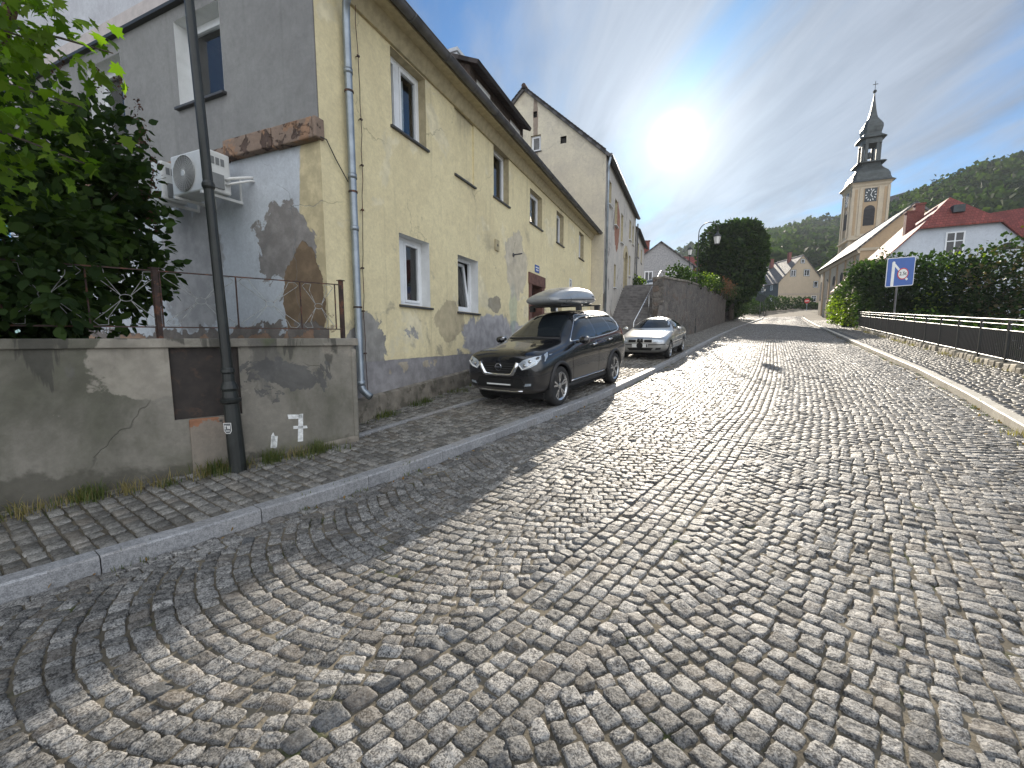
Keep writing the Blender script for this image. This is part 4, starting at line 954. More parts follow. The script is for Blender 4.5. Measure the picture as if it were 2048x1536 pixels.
recalc(b.build('verge', 'tile_dark', hB))
b = MB(); b.tube([(XB + .22, YB0 - .05, EB - .2), (XB + .1, YB0 + .1, EB - .6), (XB + .1, YB0 + .16, EB - .9), (XB + .1, YB0 + .16, 1.3)], .055, 10); b.build('drainpipe', 'zinc', hB, smooth=True)
b = MB(); b.tube([(XB + .25, YB0 - .1, EB - .12), (XB + .25, YB1, EB - .12)], .08, 8); b.build('gutter', 'zinc_dark', hB)
# house next to it up the lane
hC = thing('lane_house', 'lower old house adjoining the tall house up the lane', 'house', (-7, 36, 5))
b = MB(); FC = Pl((XB + .05, 0, 0), (0, 1, 0), (1, 0, 0)); opsFC = [(34.4, 35.1, 8.0, 9.1), (36.6, 37.3, 7.9, 9.0)]
wallgrid(b, FC, YB1, 39.0, 3, 9.9, opsFC); b.quad((XB + .05, 39, 3), (XB1, 39, 3), (XB1, 39, 9.9), (XB + .05, 39, 9.9)); b.quad((XB + .05, 39, 9.9), (XB1, 39, 9.9), (xr, 39, 13)); recalc(b.build('wall', 'tall_front', hC))
for o in opsFC: window(hC, FC, *o, rec=.12, style='one', reveal='reveal_yellow')
roofslab('roof', (XB + .35, YB1 + .02, 9.8), (XB + .35, 39.2, 9.5), (xr, 39.2, 13), (xr, YB1 + .02, 13.2), 'tile_dark', hC)
b = MB(); b.tube([(XB + .14, YB1 + .1, 10.2), (XB + .14, YB1 + .1, 5)], .05, 8); b.build('drainpipe', 'zinc_dark', hC)

# ================================================================== CARS
def paint(name, col, metal=.4, rough=.28, coat=1.0):
    m, t, b = newmat(name)
    P = nd(t, 'TexCoord').outputs['Object']
    z = nd(t, 'SeparateXYZ', {0: P}).outputs[2]
    dust = mth(t, 'MULTIPLY', ramp(t, z, .75, .2, 0, .45), ramp(t, noise(t, P, 4.0, 5.0), .3, .7, .5, 1))
    t.links.new(mixc(t, dust, col, (0.16, 0.14, 0.12)), b.inputs['Base Color'])
    b.inputs['Metallic'].default_value = metal; b.inputs['Coat Weight'].default_value = coat; b.inputs['Coat Roughness'].default_value = .03
    t.links.new(mth(t, 'ADD', rough, mth(t, 'MULTIPLY', dust, .6)), b.inputs['Roughness'])
    b.inputs['Base Color'].default_value = col + (1,)
paint('paint_black', (0.007, 0.008, 0.011), .2, .25); paint('paint_silver', (0.46, 0.47, 0.47), .75, .30); paint('paint_white', (0.70, 0.71, 0.71), .0, .3)
pbr('chrome', (0.75, 0.76, 0.78), .08, metal=1.0, var=.03); pbr('alloy', (0.55, 0.56, 0.57), .25, metal=.9, var=.08)
pbr('rubber', (0.018, 0.018, 0.018), .8, var=.3, scale=12, dirt=((0.06, 0.055, 0.05), 8, .55)); pbr('black_plastic', (0.02, 0.02, 0.021), .55, var=.2); pbr('well_black', (0.006, 0.006, 0.006), .9, var=0)
pbr('lamp_lens', (0.42, 0.47, 0.53), .06, metal=.35, var=.25, scale=18, coat=1.0); pbr('tail_red', (0.45, 0.02, 0.03), .12, var=.1, coat=1.0); pbr('box_grey', (0.27, 0.285, 0.30), .32, metal=.3, var=.08, scale=4, coat=.6)
pbr('plate_white', (0.70, 0.71, 0.70), .4, var=.05); pbr('seat_dark', (0.05, 0.05, 0.052), .8, var=.2)
glassmat('car_glass', (0.012, 0.016, 0.02)); 

def evaluated(o):
    dg = bpy.context.evaluated_depsgraph_get(); dg.update()
    me = bpy.data.meshes.new_from_object(o.evaluated_get(dg)); return me
def loft(st, sub=2):
    """half sections mirrored into closed rings"""
    vs = []; fs = []; n = None
    for r in st:
        y = r[0]; half = [(0, r[1])] + [(r[i + 1], r[i]) if False else (r[i], r[i + 1]) for i in range(2, len(r) - 1, 2)] + [(0, r[-1])]
        ring = half + [(-x, z) for x, z in half[-2:0:-1]]
        n = len(ring); vs += [(x, y, z) for x, z in ring]
    for i in range(len(st) - 1):
        for k in range(n): fs.append((i * n + k, i * n + (k + 1) % n, (i + 1) * n + (k + 1) % n, (i + 1) * n + k))
    fs.append(tuple(range(n))); fs.append(tuple((len(st) - 1) * n + k for k in range(n))[::-1])
    me = bpy.data.meshes.new('tmp'); me.from_pydata(vs, [], fs); me.update()
    bm = bmesh.new(); bm.from_mesh(me); bmesh.ops.recalc_face_normals(bm, faces=bm.faces); bm.to_mesh(me); bm.free()
    o = bpy.data.objects.new('tmp', me); C.objects.link(o)
    m = o.modifiers.new('s', 'SUBSURF'); m.levels = sub; m.render_levels = sub
    return o
class Car:
    k = None
    def __init__(s, st, wheels, wr):
        o = loft(st); me = evaluated(o); bm = bmesh.new(); bm.from_mesh(me); s.bvh = BVHTree.FromBMesh(bm); bm.free()
        o.modifiers.clear(); o.data = me
        cuts = []
        for y in wheels:
            for sx in (-1, 1):
                b = MB(); b.lathe((sx * .57, y, wr), [(wr + .045, 0), (wr + .045, .6)], 32, axis=(Vector((0, 1, 0)), Vector((0, 0, 1)), Vector((sx, 0, 0))))
                c = recalc(b.build('cut', 'well_black')); cuts.append(c)
                m = o.modifiers.new('b', 'BOOLEAN'); m.object = c; m.operation = 'DIFFERENCE'; m.solver = 'EXACT'
        s.mesh = evaluated(o); bpy.data.objects.remove(o)
        for c in cuts: bpy.data.objects.remove(c)
        s.mesh.polygons.foreach_set('use_smooth', np.ones(len(s.mesh.polygons), dtype=bool)); s.mesh.set_sharp_from_angle(angle=R(38))
    def body(s, parent, mat, name='body'):
        s.mesh.materials.clear(); s.mesh.materials.append(MATS[mat]); s.mesh.materials.append(MATS['well_black'])
        for p in s.mesh.polygons: p.material_index = 0
        s.mesh.name = name
        o = bpy.data.objects.new(name, s.mesh); C.objects.link(o); adopt(o, parent); return o
    def hit(s, view, a, c, off=0.0):
        if s.k:
            if view in 'LR': a, c = s.k[1](a), s.k[2](c)
            elif view in 'FB': a, c = a * s.k[0], s.k[2](c)
            else: a, c = a * s.k[0], s.k[1](c)
        if view == 'L': org, d = Vector((-3, a, c)), Vector((1, 0, 0))
        elif view == 'R': org, d = Vector((3, a, c)), Vector((-1, 0, 0))
        elif view == 'F': org, d = Vector((a, 6, c)), Vector((0, -1, 0))
        elif view == 'B': org, d = Vector((a, -6, c)), Vector((0, 1, 0))
        elif view == 'T': org, d = Vector((a, c, 4)), Vector((0, 0, -1))
        elif view == 'FL': d = Vector((.55, -.83, 0)).normalized(); sd = Vector((.83, .55, 0)); org = sd * a + Vector((0, 0, c)) - d * 6
        elif view == 'FR': d = Vector((-.55, -.83, 0)).normalized(); sd = Vector((.83, -.55, 0)); org = sd * a + Vector((0, 0, c)) - d * 6
        h = s.bvh.ray_cast(org, d)
        if h[0] is None: return None
        nn = h[1]
        if nn.dot(d) > 0: nn = -nn
        return h[0] + nn * off
    def decal(s, name, mat, parent, view, poly, off=.003, cuts=4):
        bm = bmesh.new(); f = bm.faces.new([bm.verts.new((a, c, 0)) for a, c in poly])
        bmesh.ops.triangulate(bm, faces=[f])
        for _ in range(cuts): 
            es = [e for e in bm.edges if e.calc_length() > .07]
            if not es: break
            bmesh.ops.subdivide_edges(bm, edges=es, cuts=1, use_grid_fill=True); bmesh.ops.triangulate(bm, faces=bm.faces)
        bad = []
        for v in bm.verts:
            h = s.hit(view, v.co.x, v.co.y, off)
            if h is None: bad.append(v)
            else: v.co = h
        if bad: bmesh.ops.delete(bm, geom=bad, context='VERTS')
        me = bpy.data.meshes.new(name); bm.to_mesh(me); bm.free(); me.materials.append(MATS[mat])
        me.polygons.foreach_set('use_smooth', np.ones(len(me.polygons), dtype=bool))
        o = bpy.data.objects.new(name, me); C.objects.link(o); adopt(o, parent); return o
    def line(s, mb, view, pts, r=.004, off=0.0, n=5, step=.08):
        out = []
        for (a, c), (e, f) in zip(pts, pts[1:]):
            k = max(1, int(math.hypot(e - a, f - c) / step))
            for i in range(k + (1 if (e, f) == pts[-1] else 0)):
                h = s.hit(view, a + (e - a) * i / k, c + (f - c) * i / k, off)
                if h is not None: out.append(h)
        if len(out) > 1: mb.tube(out, r, n)
def wheel(parent, x, y, wr, w_, spokes, double=True):
    sx = 1 if x > 0 else -1; ax = (Vector((0, 1, 0)), Vector((0, 0, 1)), Vector((sx, 0, 0))); c = Vector((x, y, wr)); rr = wr * .69
    b = MB(); b.lathe(c - ax[2] * w_, [(rr, 0), (rr, w_ * .55), (.05, w_ * .6)], 32, axis=ax); wo = b.build('wheel', 'well_black', parent, smooth=False)
    b = MB(); b.lathe(c - ax[2] * w_, [(rr - .005, 0), (wr * .93, 0), (wr * .99, .02), (wr, .05), (wr, w_ - .05), (wr * .985, w_ - .022), (wr * .92, w_), (rr + .012, w_ + .004), (rr - .005, w_ - .02)], 40, axis=ax); b.build('tyre', 'rubber', wo, smooth=True)
    b = MB(); b.lathe(c - ax[2] * .05, [(rr - .022, -.06), (rr - .022, .03), (rr + .012, .052), (rr + .012, .03), (rr - .005, -.06)], 40, axis=ax)
    for k in range(spokes):
        a0 = 2 * math.pi * k / spokes + .3
        for q in ((-.16, .16) if double else (0,)):
            a = a0 + q; dv = ax[0] * math.cos(a) + ax[1] * math.sin(a); dw = ax[0] * math.cos(a0 + q * .35) + ax[1] * math.sin(a0 + q * .35)
            pd = ax[2].cross(dv).normalized(); h = .013 if double else .022
            p0 = c + dw * .045 - ax[2] * .028; p1 = c + dv * (rr - .012) - ax[2] * .014
            z = ax[2] * .02
            b.hexa([p0 - pd * h * .8 - z, p0 + pd * h * .8 - z, p1 + pd * h * 1.5 - z, p1 - pd * h * 1.5 - z, p0 - pd * h * .8 + z * .3, p0 + pd * h * .8 + z * .3, p1 + pd * h * 1.5 + z * .3, p1 - pd * h * 1.5 + z * .3])
    b.lathe(c - ax[2] * .05, [(.06, 0), (.058, .03), (.03, .036)], 16, axis=ax)
    recalc(b.build('rim', 'alloy', wo))
    return wo
def mirror_poly(p): return [(-a, c) for a, c in p][::-1]

# ---- black sport utility car
T0 = .10
suv_st = [  # y, z_bottom, (x z)*, z_top
    (2.31, .38, .44, .38, .66, .48, .68, .70, .64, .84, .44, .90, .92),
    (2.25, .31, .62, .30, .80, .44, .82, .70, .77, .90, .54, .975, 1.0),
    (2.08, .27, .76, .26, .895, .43, .895, .74, .845, .96, .60, 1.03, 1.06),
    (1.72, .25, .80, .24, .91, .44, .91, .76, .865, .985, .62, 1.055, 1.085),
    (1.30, .24, .82, .23, .915, .44, .915, .78, .875, 1.02, .66, 1.095, 1.125),
    (1.02, .24, .82, .23, .915, .44, .915, .80, .88, 1.045, .69, 1.125, 1.155),
    (.92, .24, .82, .23, .915, .44, .915, .80, .88, 1.055, .70, 1.155, 1.185),
    (.55, .24, .82, .23, .915, .44, .915, .81, .885, 1.07, .665, 1.37, 1.41),
    (.17, .24, .82, .23, .915, .44, .915, .82, .885, 1.08, .625, 1.575, 1.625),
    (-.10, .24, .82, .23, .915, .44, .915, .82, .885, 1.085, .61, 1.615, 1.665),
    (-.70, .24, .82, .23, .915, .44, .915, .83, .885, 1.095, .60, 1.625, 1.69),
    (-1.30, .24, .82, .23, .915, .44, .915, .84, .88, 1.11, .60, 1.63, 1.70),
    (-1.85, .25, .80, .24, .91, .45, .91, .86, .875, 1.14, .59, 1.605, 1.685),
    (-2.12, .28, .78, .27, .90, .47, .90, .88, .865, 1.14, .59, 1.56, 1.65),
    (-2.26, .32, .74, .31, .885, .48, .89, .88, .845, 1.10, .63, 1.36, 1.42),
    (-2.37, .36, .66, .35, .85, .48, .87, .82, .80, 1.02, .62, 1.12, 1.16),
    (-2.42, .42, .50, .42, .74, .50, .76, .76, .68, .90, .50, .98, .99)]
KX = .905
ky = lambda y: 1.5 + (y - 1.5) * .74 if y > 1.5 else (y if y > -1.6 else -1.6 + (y + 1.6) * .78)
kz = lambda z: z + max(0, z - .8) * .065
suv_st = [(ky(r[0]), r[1]) + tuple(v * KX if i % 2 == 0 else kz(v) for i, v in enumerate(r[2:-1])) + (kz(r[-1]),) for r in suv_st]
suvc = Car(suv_st, (1.35, -1.355), .36); suvc.k = (KX, ky, kz)
slope = math.atan(.0615)
psi = math.atan2(SD[0], -SD[1]) # local +Y points down the road
lw, rw = Vector((-2.19, 7.23, .52)), Vector((-1.73, 9.86, .68))
ms, mt = 8.03, -3.51 - .735
mx_, my_ = XY(ms, mt); mz_ = .25 * (float(zpl(ms - 1.35, mt)) + float(zpl(ms + 1.35, mt)) + float(zpl(ms - 1.35, mt + .8)) + float(zpl(ms + 1.35, mt + .8)))
suv = thing('parked_car', 'black sport utility car with grey roof box beside the yellow house', 'car', (mx_, my_, mz_ + .0), (-slope, 0, R(180 - 10.9)), local=True)
body = suvc.body(suv, 'paint_black')
for sx, v in ((-1, 'L'), (1, 'R')):
    suvc.decal('side_window', 'car_glass', suv, v, [(.70, 1.125), (.60, 1.20), (.09, 1.50), (-.02, 1.535), (-.37, 1.55), (-.37, 1.135)])
    suvc.decal('side_window', 'car_glass', suv, v, [(-.45, 1.14), (-.45, 1.55), (-1.16, 1.54), (-1.29, 1.175)])
    suvc.decal('side_window', 'car_glass', suv, v, [(-1.36, 1.185), (-1.25, 1.555), (-1.62, 1.53), (-1.90, 1.36), (-1.86, 1.26), (-1.74, 1.215)])
    b = MB(); suvc.line(b, v, [(.78, 1.105), (-.4, 1.115), (-1.3, 1.155), (-1.76, 1.195), (-1.90, 1.25), (-1.94, 1.36), (-1.64, 1.555), (-1.25, 1.58), (-.4, 1.575), (.0, 1.555), (.10, 1.52), (.70, 1.16), (.78, 1.105)], .012, .004); b.build('window_trim', 'chrome', suv, smooth=True)
    for pts in ([(.80, .36), (.84, .80), (.80, 1.09)], [(-.41, .36), (-.41, 1.12)], [(.80, .36), (-.98, .36)]):
        b = MB(); suvc.line(b, v, pts, .005, -.001); b.build('door_seam', 'well_black', suv)
    b = MB(); suvc.line(b, v, [(-1.02, .62), (-1.08, .85), (-1.28, 1.14)], .005, -.001); b.build('door_seam', 'well_black', suv)
    for y, z in ((-.22, .985), (-1.10, 1.03)):
        b = MB(); suvc.line(b, v, [(y + .11, z), (y - .09, z + .012)], .017, .028, 8, .05); h = suvc.hit(v, y, z, .0); b.obox(h, (.012, 0, 0), (0, .06, 0), (0, 0, .022)); b.build('door_handle', 'chrome', suv, smooth=True)
    for wy in (1.35, -1.355):
        b = MB(); pts = []
        for k in range(19):
            a = math.pi * (k / 18) ; h = suvc.hit(v, wy + .425 * math.cos(a), .36 + .425 * math.sin(a), .004)
            if h: pts.append(h)
        b.tube(pts, .032, 6); b.build('arch_cladding', 'black_plastic', suv, smooth=True)
    b = MB(); suvc.line(b, v, [(.93, .30), (-.93, .30)], .055, .0, 8, .2); sl_ = b.build('side_sill', 'black_plastic', suv, smooth=True)
    b = MB(); suvc.line(b, v, [(.90, .395), (-.93, .395)], .012, .012, 6, .2); b.build('sill_trim', 'chrome', suv, smooth=True)
    # mirror
    b = MB(); x0 = sx * .83
    st = [(.0, .035, .03), (.03, .075, .055), (.10, .10, .075), (.17, .095, .07), (.21, .055, .04)]
    b.lathe((x0 + sx * .03, .62, 1.14), [(r_[1] * .95, r_[0]) for r_ in st], 14, axis=(Vector((0, .9, 0)), Vector((0, 0, .78)), Vector((sx, .15, .0)).normalized()))
    b.bar((x0 - sx * .04, .64, 1.10), (x0 + sx * .06, .63, 1.12), .05, .06); mi_ = recalc(b.build('mirror', 'paint_black', suv, smooth=True))
    b = MB(); b.lathe((x0 + sx * .03, .605, 1.175), [(.085, .02), (.088, .1), (.075, .185)], 12, axis=(Vector((0, .8, 0)), Vector((0, 0, .38)), Vector((sx, .15, 0)).normalized())); b.build('mirror_cap', 'alloy', mi_, smooth=True)
    # lamps
    fv = 'FL' if sx < 0 else 'FR'
    P = [(-1.03, .84), (-.87, .755), (-.62, .80), (-.33, .865), (-.16, .955), (-.20, .97), (-.60, .915), (-.92, .885)]
    hp = []
    hl = suvc.decal('headlight', 'lamp_lens', suv, 'F', [(sx * a, c) for a, c in ([(.45, .82), (.52, .72), (.66, .75), (.80, .82), (.85, .95), (.74, .935), (.55, .885)])], .006)
    b = MB(); suvc.line(b, 'F', [(sx * .475, .80), (sx * .545, .735), (sx * .66, .775), (sx * .77, .845)], .012, .010); b.build('running_light', 'plate_white', hl)
    h = suvc.decal('headlight', 'lamp_lens', suv, v, [(1.93, .86), (1.88, .955), (1.70, .985), (1.80, .92), (1.98, .85)], .005)
    b = MB()
    for xx in (.58, .68): 
        q = suvc.hit('F', sx * xx, .80 + (xx - .58) * .6, .004); b.lathe(q - Vector((0, .01, 0)), [(.035, 0), (.03, .012), (.012, .018)], 12, axis=(Vector((1, 0, 0)), Vector((0, 0, 1)), Vector((0, 1, 0))))
    b.build('lamp_reflector', 'chrome', hl)
    suvc.decal('fog_light_bezel', 'black_plastic', suv, 'F', [(sx * a, c) for a, c in ([(.50, .40), (.72, .40), (.76, .52), (.55, .50)])], .004)
    suvc.decal('fog_light', 'lamp_lens', suv, 'F', [(sx * a, c) for a, c in ([(.56, .445), (.70, .46), (.71, .50), (.60, .495)])], .010)
    suvc.decal('tail_light', 'tail_red', suv, v, [(-2.02, 1.18), (-2.12, 1.09), (-2.34, 1.11), (-2.27, 1.28), (-2.14, 1.33)], .006)
    suvc.decal('tail_light', 'tail_red', suv, 'B', [(sx * a, c) for a, c in ([(.52, 1.05), (.52, 1.16), (.74, 1.22), (.78, 1.05)])], .006)
    # roof rail
    b = MB(); rz = []
    for y in np.linspace(.18, -1.75, 12):
        h = suvc.hit('T', sx * .60, y, 0); e = abs((y + .785) / .965); rz.append((sx * .60 * KX, y, h.z + .045 * (1 - e ** 6)))
    b.tube(rz, .019, 8); b.build('roof_rail', 'alloy', suv, smooth=True)
for sx in (-1, 1): pass
suvc.decal('windscreen', 'car_glass', suv, 'F', [(-.70, 1.20), (.70, 1.20), (.655, 1.36), (.575, 1.565), (-.575, 1.565), (-.655, 1.36)], .003)
suvc.decal('rear_window', 'car_glass', suv, 'B', [(-.56, 1.22), (.56, 1.22), (.50, 1.50), (-.50, 1.50)], .003)
suvc.decal('grille', 'well_black', suv, 'F', [(-.37, .62), (.37, .62), (.47, .84), (-.47, .84)], .004)
b = MB()
for z in (.66, .70, .74, .78): suvc.line(b, 'F', [(-.36, z), (.36, z)], .004, .006)
b.build('grille_bars', 'black_plastic', suv)
b = MB(); pts = [suvc.hit('F', a, c, .016) for a, c in ((-.44, .845), (-.40, .76), (-.33, .655), (-.28, .635), (0, .63), (.28, .635), (.33, .655), (.40, .76), (.44, .845))]
b.tube(pts, [.032, .04, .045, .032, .026, .032, .045, .04, .032], 8); b.build('grille_trim', 'chrome', suv, smooth=True)
q = suvc.hit('F', 0, .765, .02); b = MB(); b.tube([q + Vector((.06 * math.cos(a), 0, .06 * math.sin(a))) for a in np.linspace(0, 2 * math.pi, 25)], .007, 6); b.bar(q + Vector((-.075, 0, 0)), q + Vector((.075, 0, 0)), .012, .02); b.build('emblem', 'chrome', suv, smooth=False)
suvc.decal('lower_intake', 'well_black', suv, 'F', [(-.62, .40), (.62, .40), (.50, .58), (-.50, .58)], .004)
q = suvc.hit('F', 0, .50, 0); b = MB(); b.box(-.27, q.y, .445, .27, q.y + .03, .56); pl_ = recalc(b.build('number_plate', 'well_black', suv, bevel=.004))
b = MB(); b.box(-.255, q.y + .0305, .452, .255, q.y + .033, .476); b.build('plate_strip', 'plate_white', pl_)
b = MB(); suvc.line(b, 'F', [(-.52, .36), (-.3, .345), (.3, .345), (.52, .36)], .014, .01, 8); b.build('bumper_trim', 'chrome', suv, smooth=True)
b = MB(); suvc.line(b, 'F', [(-.62, 1.165), (0, 1.175), (.62, 1.165)], .02, .0, 6); b.build('cowl', 'black_plastic', suv)
b = MB(); b.box(-.69, -1.95, .17, .69, 1.75, .28); b.build('underbody', 'well_black', suv)
for y in (.0, -.95):
    b = MB(); b.bar((-.63, y, 1.80), (.63, y, 1.80), .07, .025)
    for sx in (-1, 1): b.box(sx * .555 - .05, y - .05, 1.70, sx * .555 + .05, y + .05, 1.79)
    recalc(b.build('cross_bar', 'black_plastic', suv, bevel=.008))
for y in (1.35, -1.355):
    for x in (.825, -.825): wheel(suv, x, y, .36, .22, 5)
# ---- roof box
bx_st = [(.66, 1.85, .24, 1.855, .32, 1.88, .31, 1.92, .22, 1.945, 1.95), (.56, 1.80, .34, 1.80, .41, 1.87, .40, 1.93, .27, 2.00, 2.005), (.20, 1.785, .37, 1.785, .44, 1.88, .43, 1.95, .32, 2.10, 2.11), (-.20, 1.785, .37, 1.785, .45, 1.88, .44, 1.96, .35, 2.17, 2.185), (-.60, 1.785, .37, 1.785, .45, 1.88, .44, 1.96, .35, 2.185, 2.20), (-.98, 1.785, .37, 1.785, .45, 1.88, .44, 1.96, .34, 2.155, 2.17), (-1.14, 1.80, .35, 1.80, .43, 1.88, .42, 1.955, .33, 2.12, 2.135), (-1.18, 1.83, .30, 1.83, .38, 1.88, .37, 1.945, .30, 2.08, 2.09)]
bx_st = [(r[0], r[1] + .03) + tuple(v if i % 2 == 0 else v + .03 for i, v in enumerate(r[2:-1])) + (r[-1] + .03,) for r in bx_st]
rm = Matrix.LocRotScale(suv.location, suv.rotation_euler, None)
rb = thing('roof_box', 'grey streamlined roof box strapped on top of the black car', 'roof box', rm @ Vector((-.02, .0, .0)), tuple(suv.rotation_euler), local=True)
o = loft(bx_st, 2); me = evaluated(o); bm = bmesh.new(); bm.from_mesh(me); bx_bvh = BVHTree.FromBMesh(bm); bm.free(); bpy.data.objects.remove(o)
me.materials.clear(); me.materials.append(MATS['box_grey']); me.polygons.foreach_set('use_smooth', np.ones(len(me.polygons), dtype=bool)); me.name = 'shell'
o = bpy.data.objects.new('shell', me); C.objects.link(o); adopt(o, rb)
class _B(Car):
    def __init__(s): s.bvh = bx_bvh
bxc = _B(); b = MB()
for v in 'LR': bxc.line(b, v, [(.55, 1.92), (-1.12, 1.935)], .007, .001)
b.build('seam', 'black_plastic', rb)
for v in 'LR': bxc.decal('badge', 'sign_black', rb, v, [(-.92, 1.985), (-1.06, 1.985), (-1.06, 2.015), (-.92, 2.015)], .003)
bxc.decal('underside', 'black_plastic', rb, 'T', [(-.01, 0), (.01, 0), (.01, .01)], .0) if False else None
b = MB(); b.box(-.36, -1.05, 1.802, .36, .45, 1.83); b.build('underside', 'black_plastic', rb)

# ---- silver saloon
sed_st = [
    (2.17, .34, .40, .33, .60, .42, .63, .54, .60, .63, .42, .675, .685),
    (2.10, .26, .56, .25, .74, .38, .76, .56, .72, .68, .50, .73, .75),
    (1.90, .22, .70, .21, .835, .38, .835, .60, .79, .745, .56, .80, .82),
    (1.33, .20, .76, .19, .865, .38, .865, .66, .825, .84, .62, .90, .925),
    (.86, .20, .77, .19, .87, .38, .87, .68, .835, .90, .67, .965, .99),
    (.74, .20, .77, .19, .87, .38, .87, .68, .835, .91, .67, 1.00, 1.02),
    (.40, .20, .77, .19, .87, .38, .87, .69, .835, .92, .62, 1.18, 1.21),
    (.02, .20, .77, .19, .87, .38, .87, .70, .835, .93, .57, 1.34, 1.375),
    (-.40, .20, .77, .19, .87, .38, .87, .70, .835, .94, .555, 1.375, 1.425),
    (-.95, .20, .77, .19, .87, .38, .87, .71, .83, .95, .545, 1.34, 1.39),
    (-1.35, .20, .76, .19, .865, .38, .865, .72, .825, .96, .57, 1.20, 1.24),
    (-1.68, .22, .75, .21, .86, .39, .86, .73, .82, .97, .62, 1.06, 1.085),
    (-1.98, .25, .72, .24, .84, .40, .845, .73, .80, .95, .62, 1.03, 1.05),
    (-2.16, .30, .64, .29, .79, .42, .80, .72, .75, .90, .58, .98, 1.0),
    (-2.21, .36, .50, .36, .70, .46, .72, .68, .66, .82, .48, .88, .89)]
def saloon(label, loc, rot, pmat, detail=True):
    c = Car(sed_st, (1.33, -1.18), .305)
    t = thing('parked_car', label, 'car', loc, rot, local=True)
    c.body(t, pmat)
    c.decal('windscreen', 'car_glass', t, 'F', [(-.67, 1.03), (.67, 1.03), (.60, 1.18), (.52, 1.335), (-.52, 1.335), (-.60, 1.18)], .003)
    c.decal('rear_window', 'car_glass', t, 'B', [(-.55, 1.10), (.55, 1.10), (.48, 1.30), (-.48, 1.30)], .003)
    for sx, v in ((-1, 'L'), (1, 'R')):
        c.decal('side_window', 'car_glass', t, v, [(.52, .965), (.02, 1.28), (-.28, 1.315), (-.28, .975)]); c.decal('side_window', 'car_glass', t, v, [(-.35, .975), (-.35, 1.315), (-.85, 1.29), (-1.18, 1.12), (-1.15, 1.0)])
        for pts in ([(.62, .3), (.66, .6), (.62, .93)], [(-.32, .3), (-.32, .96)], [(-.95, .55), (-1.05, .75), (-1.2, .98)]):
            b = MB(); c.line(b, v, pts, .004, -.001); b.build('door_seam', 'well_black', t)
        b = MB(); c.line(b, v, [(1.8, .52), (-1.9, .52)], .014, .003, 6, .1); b.build('side_moulding', 'black_plastic', t)
        for y in (-.18, -1.0):
            b = MB(); c.line(b, v, [(y + .08, .80), (y - .08, .805)], .014, .018, 6, .05); b.build('door_handle', pmat, t)
        c.decal('headlight', 'lamp_lens', t, 'F', [(sx * a, z) for a, z in ((.42, .60), (.72, .60), (.735, .68), (.60, .70), (.42, .70))], .005)
        c.decal('grille', 'well_black', t, 'F', [(sx * a, z) for a, z in ((.14, .61), (.39, .60), (.39, .69), (.14, .69))], .005)
        b = MB(); x0 = sx * .84; b.lathe((x0 + sx * .02, .56, 1.0), [(.05, 0), (.085, .05), (.085, .13), (.05, .18)], 12, axis=(Vector((0, .7, 0)), Vector((0, 0, .75)), Vector((sx, .1, 0)).normalized())); recalc(b.build('mirror', pmat, t, smooth=True))
        c.decal('tail_light', 'tail_red', t, v, [(-1.95, .80), (-2.14, .80), (-2.12, .93), (-1.97, .95)], .005)
    c.decal('emblem_panel', 'well_black', t, 'F', [(-.10, .60), (.10, .60), (.10, .725), (-.10, .725)], .006)
    q = c.hit('F', 0, .665, .012); b = MB()
    for k in (-.02, 0, .02): b.bar(q + Vector((-.045, 0, k)), q + Vector((.045, 0, k * .8)), .006, .012)
    b.build('emblem', 'chrome', t)
    b = MB(); c.line(b, 'F', [(-.78, .535), (-.3, .525), (-.27, .525)], .016, .003, 6); b.build('bumper_strip', 'black_plastic', t); b = MB(); c.line(b, 'F', [(.27, .525), (.3, .525), (.78, .535)], .016, .003, 6); b.build('bumper_strip', 'black_plastic', t)
    c.decal('lower_intake', 'well_black', t, 'F', [(-.36, .33), (.36, .33), (.44, .42), (-.44, .42)], .004)
    for sx in (-1, 1): c.decal('lower_vent', 'black_plastic', t, 'F', [(sx * a, z) for a, z in ((.50, .345), (.66, .365), (.68, .43), (.52, .42))], .004)
    q = c.hit('F', 0, .48, 0); b = MB(); b.box(-.26, q.y, .44, .26, q.y + .03, .55); np_ = recalc(b.build('number_plate', 'plate_white', t, bevel=.003))
    b = MB(); b.lathe((0, q.y + .031, .50), [(.105, 0), (.105, .004)], 20, axis=(Vector((1, 0, 0)), Vector((0, 0, 1)), Vector((0, 1, 0)))); b.box(-.255, q.y + .0302, .445, -.215, q.y + .032, .545); b.build('plate_cover', 'well_black', np_)
    b = MB(); b.box(-.7, -1.8, .15, .7, 1.8, .24); b.build('underbody', 'well_black', t)
    b = MB(); h = c.hit('T', .38, -.75, 0); b.tube([h, h + Vector((0, -.22, .14))], .006, 5); b.build('aerial', 'alloy', t)
    for y in (1.33, -1.18):
        for x in (.84, -.84): wheel(t, x, y, .305, .19, 7, False)
    return t
s_, t_ = 16.35, -4.42; x_, y_ = XY(s_, t_)
saloon('silver saloon car parked behind the black car below the stairs', (x_, y_, .25 * sum(float(zpl(s_ + a, t_ + c)) for a in (-1.3, 1.3) for c in (-.7, .7))), (-slope, 0, R(180 - 8.0)), 'paint_silver')
saloon('white car at the top of the stairs, only its front showing', (-3.55, 41.3, 5.75), (-.08, 0, R(178)), 'paint_white')

